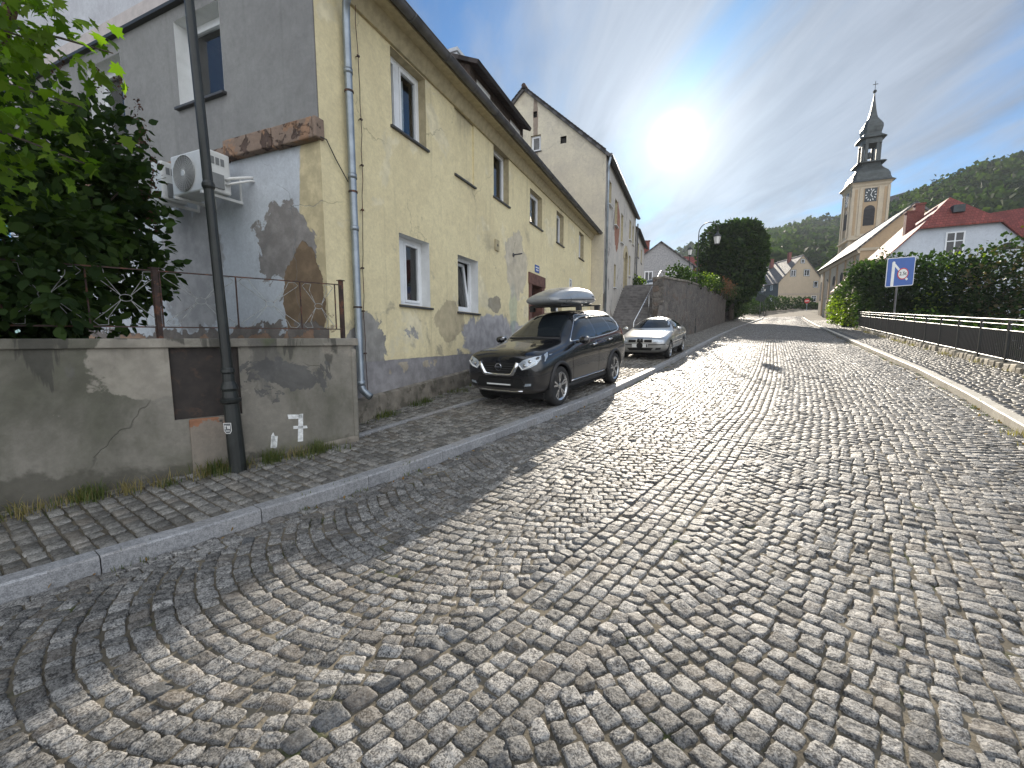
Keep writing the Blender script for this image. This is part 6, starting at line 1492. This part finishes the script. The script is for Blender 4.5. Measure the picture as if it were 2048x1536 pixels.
splate('white_arrow', bar_(-.30, -.535, -.30, .36, .06), .0236, .002, 'enamel_white', bd)
splate('white_arrow', [(-.30 + .06 * math.cos(a), .36 + .06 * math.sin(a)) for a in np.linspace(0, math.pi, 9)], .0236, .002, 'enamel_white', bd)
splate('white_arrow', bar_(-.26, .30, .30, -.33, .042), .0238, .002, 'enamel_white', bd)
circ = lambda r, cx=.10, cz=-.08: [(cx + r * math.cos(a), cz + r * math.sin(a)) for a in np.linspace(0, 2 * math.pi, 33)[:-1]]
splate('red_ring', circ(.225), .0262, .002, 'sign_red', bd); splate('white_disc', circ(.185), .0284, .002, 'enamel_white', bd)
def letters(name, txt, size, mat, parent, fn_, sx=1.0):
    cu = bpy.data.curves.new('txt', 'FONT'); cu.body = txt; cu.size = size; cu.align_x = 'CENTER'; cu.align_y = 'CENTER'; cu.resolution_u = 3; cu.offset = .004
    o = bpy.data.objects.new('txt', cu); C.objects.link(o); me = evaluated(o); bpy.data.objects.remove(o)
    vs = [fn_(v.co.x * sx, v.co.y) for v in me.vertices]; fs = [tuple(p.vertices) for p in me.polygons]
    return mk(name, vs, fs, mat, parent)
letters('lettering', '2.5t', .19, 'sign_black', bd, lambda a, c: sp(.10 + a, -.08 + c, .0312))
# no entry sign and the back of a sign far up the road
def at_depth(s, t, z): x, y = XY(s, t); return Vector((x, y, z))
ne = thing('no_entry_sign', 'small red no entry sign with white bar far up the road', 'road sign', (*XY(98, 1.7), float(zr(98))))
P0 = Vector((*XY(98, 1.7), float(zr(98)) + 1.9)); un = Vector((.84, -.54, 0)); nn_ = Vector((-.54, -.84, 0))
b = MB(); b.tube([P0 - Vector((0, 0, 2.4)), P0 + Vector((0, 0, .3))], .04, 8); b.build('pole', 'zinc', ne)
b = MB(); b.prism([P0 + nn_ * .06 + un * (.45 * math.cos(a)) + Vector((0, 0, .45 * math.sin(a))) for a in np.linspace(0, 2 * math.pi, 25)[:-1]], nn_ * .02); dk = recalc(b.build('disc', 'sign_red', ne))
b = MB(); b.prism([P0 + nn_ * .082 + un * a + Vector((0, 0, c)) for a, c in rect(-.32, .32, -.08, .08)], nn_ * .01); recalc(b.build('white_bar', 'enamel_white', dk))
bs = thing('sign_back', 'dark back of a road sign on a post beside the far hedge', 'road sign', (*XY(78, -4.75), float(zr(78))))
P0 = Vector((*XY(78, -4.75), float(zr(78)) + 3.0)); b = MB(); b.tube([P0 - Vector((0, 0, 3.1)), P0 + Vector((0, 0, .5))], .05, 8); b.build('pole', 'zinc_dark', bs)
b = MB(); b.prism([P0 + nn_ * .06 + un * a + Vector((0, 0, c)) for a, c in ((-.75, -.1), (.35, -.45), (1.0, .3), (.3, .75), (-.75, .6))], nn_ * .03); recalc(b.build('board', 'slate', bs))

# ================================================================== GREENERY
leafmat('leaf_maple', (0.08, 0.15, 0.016), (0.16, 0.23, 0.025), .55, .55, .2); leafmat('leaf_dark', (0.016, 0.034, 0.012), (0.038, 0.068, 0.020), .30, .75, .12); leafmat('leaf_mid', (0.028, 0.055, 0.014), (0.06, 0.10, 0.025), .28, .75, .12)
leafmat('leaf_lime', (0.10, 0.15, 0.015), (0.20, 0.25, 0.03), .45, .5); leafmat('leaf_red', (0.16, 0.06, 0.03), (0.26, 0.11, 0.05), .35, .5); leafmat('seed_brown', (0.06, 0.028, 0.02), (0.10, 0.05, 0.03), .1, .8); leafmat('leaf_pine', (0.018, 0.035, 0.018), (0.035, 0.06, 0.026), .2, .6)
leafmat('leaf_brown', (0.05, 0.05, 0.02), (0.12, 0.085, 0.035), .25, .6)
leafmat('grass_blade', (0.05, 0.09, 0.02), (0.15, 0.15, 0.05), .3, .6); leafmat('dry_grass', (0.20, 0.16, 0.07), (0.30, 0.25, 0.12), .3, .7)
pbr('bark', (0.075, 0.06, 0.045), .95, var=.35, scale=10, bump=.01, bscale=25)
LEAF_OVAL = np.array([(0, 0, 0), (.28, .25, .04), (.33, .55, .03), (0, 1, -.06), (-.33, .55, .03), (-.28, .25, .04)])
LEAF_MAPLE = np.array([(0, 0, 0), (.14, .06, .01), (.36, .02, -.03), (.27, .20, .0), (.52, .36, -.05), (.30, .44, .01), (.30, .62, 0), (.16, .60, .01), (0, .98, -.06), (-.16, .60, .01), (-.30, .62, 0), (-.30, .44, .01), (-.52, .36, -.05), (-.27, .20, 0), (-.36, .02, -.03), (-.14, .06, .01)])
LEAF_QUAD = np.array([(0, 0, 0), (.42, .45, .05), (0, 1, -.05), (-.42, .45, .05)])
def frames(n, droop=.3, outward=None):
    """random leaf frames; outward directions bias the leaf axis"""
    d = rng.normal(size=(n, 3))
    if outward is not None: d = d * .75 + outward * 1.1
    d[:, 2] -= droop; d /= np.linalg.norm(d, axis=1, keepdims=True)
    k = rng.normal(size=(n, 3)); k[:, 2] += 1.4
    nrm = k - d * (k * d).sum(1, keepdims=True); nrm /= np.linalg.norm(nrm, axis=1, keepdims=True)
    return d, np.cross(d, nrm), nrm
def leaves(name, pts, size, mat, parent=None, shape=LEAF_QUAD, droop=.3, outward=None, kind=None):
    pts = np.asarray(pts, float); n = len(pts); d, sx, nr = frames(n, droop, outward)
    sz = (size if np.ndim(size) else np.full(n, size)) * rng.uniform(.65, 1.3, n)
    m = len(shape)
    vs = pts[:, None] + sz[:, None, None] * (shape[None, :, 0, None] * sx[:, None] + shape[None, :, 1, None] * d[:, None] + shape[None, :, 2, None] * nr[:, None])
    me = bpy.data.meshes.new(name); me.vertices.add(n * m); me.vertices.foreach_set('co', vs.reshape(-1).astype(np.float32))
    me.loops.add(n * m); me.loops.foreach_set('vertex_index', np.arange(n * m, dtype=np.int32)); me.polygons.add(n)
    me.polygons.foreach_set('loop_start', np.arange(0, n * m, m, dtype=np.int32)); me.polygons.foreach_set('loop_total', np.full(n, m, dtype=np.int32))
    me.materials.append(MATS[mat]); me.update(calc_edges=True)
    o = bpy.data.objects.new(name, me); C.objects.link(o)
    if parent: adopt(o, parent)
    if kind: o['kind'] = kind
    return o
def blob_points(blobs, n, shell=.75, lump=.25, clump=0, cr=.3):
    """points spread through the outer part of ellipsoids [(centre, radii)], with a lumpy outline"""
    vol = np.array([(r[0] * r[1] * r[2]) ** .67 for c, r in blobs]); cnt = rng.multinomial(n, vol / vol.sum()); P = []; O = []
    for (c, r), k in zip(blobs, cnt):
        d = rng.normal(size=(k, 3)); d /= np.linalg.norm(d, axis=1, keepdims=True)
        lm = 1 + lump * (np.sin(d[:, 0] * 5 + c[0]) * np.sin(d[:, 1] * 6 + c[1]) + .6 * np.sin(d[:, 2] * 9 + d[:, 0] * 7) + .4 * np.sin(d[:, 1] * 17 + d[:, 2] * 13))
        q = (shell + (1 - shell) * rng.random(k) ** .6) ** 1.0
        q = np.where(rng.random(k) < .25, rng.random(k) ** .5, q)
        p = np.asarray(c) + d * np.asarray(r) * (q * lm)[:, None]; P.append(p); O.append(d)
    P = np.concatenate(P); O = np.concatenate(O)
    if clump:
        idx = rng.integers(0, len(P), clump); cc = P[idx]; oo = O[idx]; j = rng.integers(0, clump, len(P)); P = cc[j] + rng.normal(0, cr, P.shape); O = oo[j]
    return P, O
def plant(name, label, cat, blobs, n, size, mat, base, shell=.75, lump=.22, group=None, core=True, mat2=None, shape=LEAF_QUAD, clump=0, cr=.3, trunk=None, stems=6, frac2=.25):
    t = thing(name, label, cat, tuple(base), group=group)
    P, O = blob_points(blobs, n, shell, lump, clump, cr)
    k = np.ones(len(P), bool)
    if mat2: k = rng.random(len(P)) > frac2 * (0.5 + (mnoise_arr(P * .7) > 0)); leaves('foliage', P[~k], size, mat2, t, shape, .2, O[~k])
    leaves('foliage', P[k], size, mat, t, shape, .2, O[k])
    b = MB(); B = Vector(base)
    if trunk: b.tube([B, B + (Vector(trunk[0]) - B) * .5 + Vector((.05, .05, 0)), Vector(trunk[0])], [trunk[1], trunk[1] * .8, trunk[1] * .5], 10)
    for i in range(stems):
        c, r = blobs[i % len(blobs)]; e = Vector(c) + Vector((rng.uniform(-.5, .5) * r[0], rng.uniform(-.5, .5) * r[1], rng.uniform(-.2, .7) * r[2])); s0 = Vector(trunk[0]) if trunk else B + Vector((rng.uniform(-.3, .3), rng.uniform(-.3, .3), 0))
        th_ = trunk[1] * .4 if trunk else .035; mid = (s0 + e) / 2 + Vector((rng.uniform(-.2, .2), rng.uniform(-.2, .2), .15)); b.tube([s0, mid, e], [th_, th_ * .6, th_ * .2], 6)
    b.build('trunk' if trunk else 'stems', 'bark', t, smooth=True)
    return t
def mnoise_arr(P): return np.array([mnoise.noise(Vector(p)) for p in P])

# near maple: branches reaching in from a trunk left of the view, their leaves in the sun
mt_ = thing('maple_tree', 'maple branches with bright sunlit green leaves at upper left', 'tree', (-7.6, .6, 1.6))
tr_ = Vector((-7.6, .6, 1.6))
b = MB(); b.tube([tr_, tr_ + Vector((.1, 0, 2)), tr_ + Vector((.0, .1, 4.6))], [.17, .14, .08], 10)
P = []; O = []
brs = [((-3.55, 1.80, 3.72), 3.9), ((-3.75, 1.65, 3.35), 3.6), ((-3.95, 1.55, 3.75), 3.9), ((-4.0, 1.75, 3.05), 3.4), ((-4.35, 1.50, 2.95), 3.3), ((-3.62, 1.62, 4.05), 4.2), ((-4.5, 1.25, 3.7), 3.8), ((-4.7, 1.3, 3.3), 3.5), ((-4.15, 1.35, 3.45), 3.7), ((-4.3, 1.7, 3.9), 4.0), ((-4.6, 1.45, 2.75), 3.1), ((-4.9, 1.6, 3.6), 3.8), ((-3.85, 1.45, 3.95), 4.1)]
for e, zs in brs:
    e = Vector(e) - Vector((.24, 0, 0)); s0 = tr_ + Vector((.05, .05, zs - 1.9)); pts = [s0.lerp(e, f) + Vector((0, 0, .55 * math.sin(f * math.pi) * .8)) + Vector((rng.normal(0, .02), rng.normal(0, .02), 0)) for f in np.linspace(0, 1, 10)]
    b.tube(pts, list(np.linspace(.035, .004, 10)), 6)
    for f in rng.random(170) ** .6:
        i = min(8, int(f * 9)); q = pts[i].lerp(pts[i + 1], f * 9 - i) + Vector((rng.normal(0, .12), rng.normal(0, .12), rng.normal(-.05, .11))); P.append(q); O.append(Vector((.4, .1, -.5)))
b.build('trunk', 'bark', mt_, smooth=True)
leaves('leaves', P, .10, 'leaf_maple', mt_, LEAF_MAPLE, .35, np.asarray([tuple(o) for o in O]) * .5)
# dark lilac behind the wall with brown seed heads
LB = [((-6.9, 2.2, 2.7), (1.0, .8, 1.0)), ((-6.75, 2.65, 3.5), (.85, .6, .95)), ((-6.45, 2.85, 2.75), (.62, .5, .8)), ((-7.3, 2.3, 4.0), (.95, .75, .9)), ((-6.75, 3.0, 4.15), (.45, .4, .5)), ((-7.6, 1.4, 2.7), (1.1, .9, 1.2)), ((-6.5, 1.9, 2.15), (.75, .45, .5)), ((-7.8, 1.5, 4.0), (.9, .9, .9)), ((-6.1, 2.95, 2.5), (.3, .3, .4)), ((-6.15, 2.3, 1.9), (.5, .3, .3))]
lt = plant('lilac_bush', 'dark green lilac bush with brown seed heads over the garden wall', 'bush', LB + [((-7.0, 1.0, 2.2), (1.0, .7, .9)), ((-7.4, .6, 3.2), (1.0, .7, 1.2)), ((-6.4, 2.6, 3.3), (.5, .4, .6)), ((-6.2, 2.9, 3.5), (.35, .3, .4)), ((-5.62, 2.0, 2.2), (.34, .36, .42)), ((-5.8, 1.5, 2.25), (.36, .5, .45)), ((-6.05, 1.0, 2.3), (.4, .5, .5)), ((-6.4, .4, 2.3), (.5, .6, .6)), ((-5.75, 2.2, 2.8), (.35, .35, .4))], 17500, .115, 'leaf_dark', (-7.1, 2.4, 1.6), .55, .2, shape=LEAF_OVAL, mat2='leaf_mid', frac2=.42, stems=14)
P = []
for (x, y, z) in [(-6.28, 3.1, 4.35), (-6.15, 3.1, 4.0), (-6.0, 3.1, 3.62), (-6.35, 3.0, 4.6), (-5.95, 3.05, 3.4), (-6.2, 3.05, 3.3), (-6.0, 3.0, 3.0), (-6.3, 2.9, 3.75), (-6.6, 2.9, 4.65), (-6.9, 2.7, 4.7), (-6.5, 2.6, 3.2)]:
    for f in np.linspace(0, 1, 30): P.append((x + rng.normal(0, .05 * (1 - f * .7)) + .05 * f, y + rng.normal(0, .05 * (1 - f * .7)), z + .26 * f))
leaves('seed_clumps', P, .035, 'seed_brown', lt, LEAF_OVAL)
# big clipped tree, hedges and shrubs up the road
def gxy(s, t): return XY(s, t)
cx, cy = 4.39, 59.97
ct = plant('clipped_tree', 'big dark clipped linden tree rising behind the stone wall', 'tree', [((cx, cy, 10.9), (3.6, 3.6, 5.2)), ((cx - 1.9, cy, 12.5), (2.4, 2.6, 3.4)), ((cx + 1.5, cy + .8, 12.8), (2.2, 2.4, 3.4)), ((cx + 1.5, cy + .6, 9.6), (1.9, 2.2, 3.0)), ((cx - 1.9, cy - .5, 9.2), (2.0, 2.3, 3.0)), ((cx + .5, cy, 13.6), (2.8, 2.6, 2.4))], 15000, .42, 'leaf_dark', (cx, cy, 4.0), .8, .06, trunk=((cx, cy, 8.5), .35), mat2='leaf_mid', frac2=.38)
# shrubs behind the fence, climbing hedge, plants on the stone wall
plant('shrub', 'wide dark shrub right behind the blue sign', 'shrub', [((11.5, 35.2, 4.2), (1.5, 1.8, 2.9)), ((12.0, 33.8, 4.2), (1.6, 1.6, 2.6)), ((12.9, 32.8, 4.3), (1.6, 1.6, 2.3)), ((12.5, 33.2, 2.4), (1.8, 1.6, 1.6)), ((11.0, 36.6, 6.0), (1.1, 1.1, .9))], 9500, .23, 'leaf_dark', (11.5, 33.8, .6), .72, .12, mat2='leaf_mid', frac2=.24, stems=10)
plant('shrub', 'dark shrub with lime green tips below the white house window', 'shrub', [((12.9, 30.4, 4.0), (1.5, 1.5, 2.3)), ((13.6, 29.6, 3.7), (1.4, 1.4, 2.4)), ((12.9, 29.9, 2.3), (1.7, 1.4, 1.5))], 6000, .20, 'leaf_dark', (13, 30, .6), .7, .14, mat2='leaf_lime', frac2=.10, stems=8)
plant('shrub', 'reddish brown topped shrub at the right edge behind the fence', 'shrub', [((13.6, 28.0, 4.5), (1.3, 1.3, 2.0)), ((14.6, 27.0, 4.3), (1.5, 1.4, 2.1)), ((13.5, 27.6, 2.4), (1.8, 1.3, 1.6)), ((14.4, 25.4, 2.8), (1.8, 1.6, 1.9)), ((15.4, 26.0, 3.6), (1.6, 1.6, 2.4))], 7500, .17, 'leaf_dark', (14, 27, .5), .68, .16, mat2='leaf_brown', frac2=.38, stems=10)
UB = []
for s in np.arange(6, 36, 2.4): x, y = XY(s, float(tF(s)) + 1.25); UB.append(((x, y, float(zr(s)) + .1), (.62, 1.6, 1.15)))
plant('undergrowth', 'dark tangled undergrowth growing close behind the black fence', 'undergrowth', UB, 11000, .12, 'leaf_dark', (8.6, 20, .4), .6, .2, stems=14)
prism_wall('ivy_wall', 'pale old wall mostly hidden by the climbing green hedge', 'wall', [(XY(41, 3.5)[0], XY(41, 3.5)[1], 1, 5.4), (XY(56, 3.0)[0], XY(56, 3.0)[1], 2, 6.2)], 'cream', -.4)
hd = plant('climbing_hedge', 'bushy climbing hedge tinted sunlit yellow green towards the road', 'hedge', [((11.5, 39.2, 4.4), (1.1, 1.3, 2.6)), ((11.9, 42, 4.5), (1.0, 2.4, 2.4)), ((12.6, 46, 4.6), (1.0, 2.6, 2.2)), ((13.3, 50, 4.9), (.9, 2.6, 2.0)), ((11.4, 39.0, 6.4), (1.0, 1.2, 1.0)), ((12.4, 40, 5.6), (1.2, 1.6, 1.8))], 8000, .22, 'leaf_mid', (11.6, 42, 2.4), .72, .14, mat2='leaf_dark', frac2=.3, stems=8)
P, O = blob_points([((10.75, 39.0, 3.5), (.45, 1.3, 1.25)), ((11.1, 42.0, 3.9), (.4, 2.2, 1.3)), ((11.7, 46, 4.3), (.4, 2.4, 1.3))], 1700, .6, .2); leaves('sunlit_tint_foliage', P, .20, 'leaf_lime', hd, LEAF_QUAD, .4, O)  # sunlight on the hedge's road side put into a brighter lime leaf colour
i_ = 0
for (x, y, z, r, n, m, m2, lab) in ((-.95, 28.6, 5.75, .75, 700, 'leaf_dark', 'leaf_mid', 'dark small bush on the wall top nearest the stairs'), (-.1, 33.0, 5.9, .8, 700, 'leaf_mid', 'leaf_dark', 'green bush on the wall top right behind the crook lamp'), (.9, 38.2, 6.3, .9, 900, 'leaf_mid', 'leaf_lime', 'light green flowering bush spilling over the wall top'), (1.6, 43.3, 6.6, .85, 800, 'leaf_dark', 'leaf_mid', 'dark bush on the wall left of the red shrub'), (2.55, 47.6, 6.95, 1.05, 900, 'leaf_red', 'leaf_brown', 'orange red shrub on top of the stone wall'), (3.3, 52.2, 6.85, 1.1, 900, 'leaf_mid', 'leaf_brown', 'yellowish shrub at the far end of the wall top'), (-4.0, 32.9, 5.9, .55, 450, 'leaf_mid', 'leaf_lime', 'rounded green bush at the top of the stairs')):
    plant('shrub', lab, 'shrub', [((x, y, z), (r, r * 1.3, r * .75)), ((x + .4 * r, y + r, z - .1), (r * .8, r, r * .7))], n, .16, m, (x, y, z - .9), .5, .25, mat2=m2, frac2=.35, stems=4)
x, y = XY(62, -7.4); plant('hedge', 'dark overgrown hedge behind the low reddish wall', 'hedge', [((x, y, 5.6), (1.2, 2.6, 1.5)), ((x + 1.2, y + 5, 6.0), (1.1, 3, 1.4)), ((x + 2.2, y + 10, 6.3), (1.1, 3, 1.4)), ((x + .3, y + 2, 6.8), (1.0, 1.6, .9))], 4200, .26, 'leaf_dark', (x, y, 3.8), .7, .15, mat2='leaf_mid', frac2=.15)
x, y = XY(100, -6.0); plant('hedge', 'long dark clipped hedge in front of the slate house', 'hedge', [((x + a, y + b_, 8.6), (1.6, 1.6, 1.7)) for a, b_ in ((0, 0), (2, 2), (4, 4), (6, 6), (8, 7.5), (9.5, 8.5))] + [((x - 1.5, y - 4, 7.6), (1.4, 2.4, 1.7)), ((x - 2.4, y - 9, 6.9), (1.3, 2.4, 1.7))], 5200, .34, 'leaf_dark', (x + 4, y + 4, 6.6), .75, .08)
x, y = XY(106, 3.2); plant('hedge', 'low dark hedge beside the no entry sign', 'hedge', [((x, y, 7.8), (2.6, 1.2, .9)), ((x + 2.6, y - 1, 7.9), (2.4, 1.2, 1.0)), ((x + 4.2, y + 3, 9.2), (1.3, 1.3, 1.9))], 2600, .32, 'leaf_dark', (x + 1, y, 6.8), .7, .1)
x, y = XY(150, -9.5); plant('tree', 'leafy green tree standing behind the slate house roof', 'tree', [((x, y, 18.5), (5.5, 5, 6.5)), ((x - 5, y - 6, 15), (4, 4, 5))], 3200, .9, 'leaf_mid', (x, y, 10), .7, .15, trunk=((x, y, 15), .4), mat2='leaf_dark', frac2=.4)
x, y = XY(150, 6.5); plant('tree', 'round pale green tree between slate house and church', 'tree', [((x + 2, y, 17.5), (4.2, 4, 5.2)), ((x + 4.5, y + 3, 15.5), (3.5, 3.5, 4.2))], 2600, .8, 'leaf_mid', (x, y, 10), .7, .12, trunk=((x + 2, y, 14), .35), mat2='leaf_lime', frac2=.12)

# wooded hills: terrain with the wood on it as one mass
pbr('hill_green', (0.02, 0.035, 0.014), 1.0, var=.4, scale=.05, spec=.05)
def hill(name, ridge, D, zb, n_tr, rad, nl, ls, mats, seed, fall=1.0, drop=3.5):
    ridge = [Vector(p) for p in ridge]; ridge = [p - Vector((0, 0, drop)) for p in ridge]
    rows = 12; vs = []; fs = []
    dirs = [Vector((-p.x, -p.y, 0)).normalized() for p in ridge]
    def pos(i, f, g):
        p = ridge[i].lerp(ridge[i + 1], f); d = dirs[i].lerp(dirs[i + 1], f); q = p + d * (D * g)
        return Vector((q.x, q.y, zb + (p.z - zb) * (1 - g ** fall)))
    for i in range(len(ridge) - 1):
        for f in (0, .25, .5, .75) if i < len(ridge) - 2 else (0, .25, .5, .75, 1):
            vs.append(pos(i, f, 0) + dirs[i] * -60 - Vector((0, 0, 25)))
            for r in range(rows + 1): vs.append(pos(i, f, r / rows))
    cols = len(vs) // (rows + 2)
    for c in range(cols - 1):
        for r in range(rows + 1): a = c * (rows + 2) + r; fs.append((a, a + 1, a + rows + 3, a + rows + 2))
    recalc(mk('hill', vs, fs, 'hill_green', smooth=True, kind='structure'))
    r_ = np.random.default_rng(seed); P = []; O = []; S = []
    for k in range(n_tr):
        i = int(r_.integers(0, len(ridge) - 1)); c = pos(i, r_.random(), r_.random() ** 1.25 * .9); rr = rad * r_.uniform(.65, 1.35); h = rr * r_.uniform(.9, 1.35)
        d = r_.normal(size=(nl, 3)); d /= np.linalg.norm(d, axis=1, keepdims=True); d[:, 2] = np.abs(d[:, 2]) * 1.1 - .15
        lm = 1 + .18 * np.sin(d[:, 0] * 6 + k) * np.sin(d[:, 1] * 6 + 2 * k)
        P.append(np.array(c) + np.array([0, 0, rr * .5]) + d * np.array([rr, rr, h]) * (lm * r_.uniform(.72, 1.02, nl))[:, None]); O.append(d); S.append(np.full(nl, ls))
    P = np.concatenate(P); O = np.concatenate(O); S = np.concatenate(S); tree = np.repeat(np.arange(n_tr), nl); pick = r_.integers(0, len(mats), n_tr)[tree]
    # one object for the whole wood; crowns differ in green
    d, sx, nr = frames(len(P), .1, O); sz = S * r_.uniform(.6, 1.3, len(P)); m = 4
    V = P[:, None] + sz[:, None, None] * (LEAF_QUAD[None, :, 0, None] * sx[:, None] * 1.3 + LEAF_QUAD[None, :, 1, None] * d[:, None] + LEAF_QUAD[None, :, 2, None] * nr[:, None])
    me = bpy.data.meshes.new(name); n = len(P); me.vertices.add(n * m); me.vertices.foreach_set('co', V.reshape(-1).astype(np.float32)); me.loops.add(n * m); me.loops.foreach_set('vertex_index', np.arange(n * m, dtype=np.int32)); me.polygons.add(n)
    me.polygons.foreach_set('loop_start', np.arange(0, n * m, m, dtype=np.int32)); me.polygons.foreach_set('loop_total', np.full(n, m, dtype=np.int32))
    for q in mats: me.materials.append(MATS[q])
    me.polygons.foreach_set('material_index', pick.astype(np.int32)); me.update(calc_edges=True)
    o = bpy.data.objects.new(name, me); C.objects.link(o); o['kind'] = 'stuff'
leafmat('wood_a', (0.020, 0.040, 0.014), (0.040, 0.068, 0.020), .25, .8, .05); leafmat('wood_b', (0.035, 0.058, 0.016), (0.060, 0.090, 0.024), .25, .8, .05); leafmat('wood_c', (0.014, 0.030, 0.014), (0.028, 0.048, 0.020), .2, .8, .05)
WM = ['wood_a', 'wood_b', 'wood_c', 'wood_a']
hill('near_hill_wood', [(168, 270, 90), (121.7, 247.6, 74.4), (106.6, 246, 70.9), (90, 243.6, 63.6), (82.8, 251, 60.9), (76, 259, 57), (66, 268, 48)], 150, 10, 560, 4.6, 150, 1.5, WM, 3, 1.0, 6)
hill('far_hill_wood', [(147.5, 437.6, 104.4), (107.7, 419.3, 94.6), (82.4, 407.9, 90.6), (60.7, 397.8, 84.7), (41.3, 411.5, 85.5), (20, 420, 80)], 260, 13, 700, 6.0, 90, 2.2, WM, 4, .9, 6)
hill('left_hill_wood', [(49.7, 493.5, 99.8), (12.7, 477.2, 96.2), (-21.7, 461, 85.7), (-52.7, 457.6, 76.4), (-90, 455, 62)], 260, 16, 420, 6.0, 80, 2.4, ['wood_c', 'wood_a'], 5, .9, 6)

# weeds at the foot of walls and kerbs
def tufts(name, spots, mat, h, nb, spread):
    vs = []; fs = []
    for (x, y, k) in spots:
        for i in range(int(nb * k)):
            bx_, by_ = x + rng.normal(0, spread), y + rng.normal(0, spread); z = G(bx_, by_) - .01; a = rng.uniform(0, 2 * math.pi); l = h * k ** .5 * rng.uniform(.4, 1.2); le = rng.uniform(.1, .7) * l; w_ = rng.uniform(.002, .005)
            dx, dy = math.cos(a), math.sin(a); o = len(vs)
            vs += [(bx_ - dy * w_, by_ + dx * w_, z), (bx_ + dy * w_, by_ - dx * w_, z), (bx_ + dx * le * .4 + dy * w_ * .7, by_ + dy * le * .4 - dx * w_ * .7, z + l * .65), (bx_ + dx * le * .4 - dy * w_ * .7, by_ + dy * le * .4 + dx * w_ * .7, z + l * .65), (bx_ + dx * le, by_ + dy * le, z + l)]
            fs += [(o, o + 1, o + 2, o + 3), (o + 3, o + 2, o + 4)]
    mk(name, vs, fs, mat, kind='stuff')
sp_ = []; dr = []
for i in range(75):
    u = rng.uniform(.2, 5.5); q = GW.p(u, 0, .09 + abs(rng.normal(0, .09))); (dr if rng.random() < .45 else sp_).append((q.x, q.y, rng.uniform(.4, 1.1)))
for u in (.55, 1.05, 1.6, 2.6, 3.4): q = GW.p(u, 0, .16); sp_ += [(q.x, q.y, 2.2)] * 2
for i in range(40): y = rng.uniform(4.9, 11); sp_.append((XA + .12 + abs(rng.normal(0, .1)), y, rng.uniform(.2, .7)))
for y in (5.35, 5.5, 6.3, 6.6): sp_ += [(XA + .2, y, 1.3)] * 2
tufts('grass', sp_, 'grass_blade', .105, 42, .06); tufts('dry_weeds', dr, 'dry_grass', .14, 40, .06)
sp_ = []
for i in range(70): s = rng.uniform(-.5, 30); sp_.append((*XY(s, float(tL(s)) + rng.uniform(.01, .05)), rng.uniform(.15, .6)))
for i in range(90): s = rng.uniform(4, 34); sp_.append((*XY(s, float(tR(s)) - rng.uniform(.01, .10)), rng.uniform(.15, .6)))
tufts('grass', sp_, 'grass_blade', .07, 26, .035)
dr = []
for i in range(60): s = rng.uniform(6, 36); dr.append((*XY(s, float(tF(s)) - rng.uniform(0, .08)), rng.uniform(.3, 1.2)))
for s in (3.3, 3.6, 4.9, 6.2, 7.4, 8.0): dr += [(*XY(s, float(tR(s)) - .07), 1.0)] * 2
tufts('dry_weeds', dr, 'dry_grass', .12, 32, .07)
P = []
for i in range(420):
    if rng.random() < .55: s = rng.uniform(2.5, 30); q = XY(s, float(tR(s)) - abs(rng.normal(.05, .12)))
    elif rng.random() < .5: s = rng.uniform(6, 34); q = XY(s, float(tF(s)) - abs(rng.normal(.02, .1)))
    else: s = rng.uniform(-.5, 14); q = XY(s, float(tL(s)) + abs(rng.normal(.05, .1)))
    P.append((q[0], q[1], G(*q) + .012))
leafmat('fallen_leaf', (0.20, 0.10, 0.03), (0.34, 0.22, 0.08), .2, .7)
leaves('fallen_leaves', P, .035, 'fallen_leaf', None, LEAF_OVAL, 0, None, 'stuff')

# ------------------------------------------------------------------ air: thin haze, sky outside it
m = bpy.data.materials.new('haze_air'); m.use_nodes = True; t = m.node_tree; t.nodes.clear(); out = t.nodes.new('ShaderNodeOutputMaterial')
v = nd(t, 'VolumePrincipled', {'Color': (0.86, 0.92, 1.0, 1), 'Density': 0.0003, 'Anisotropy': 0.0}); t.links.new(v.outputs[0], out.inputs['Volume']); MATS['haze_air'] = m
b = MB(); b.box(-300, -80, -20, 300, 620, 125); hz = recalc(b.build('haze', 'haze_air', kind='stuff'))
scene.cycles.volume_bounces = 0
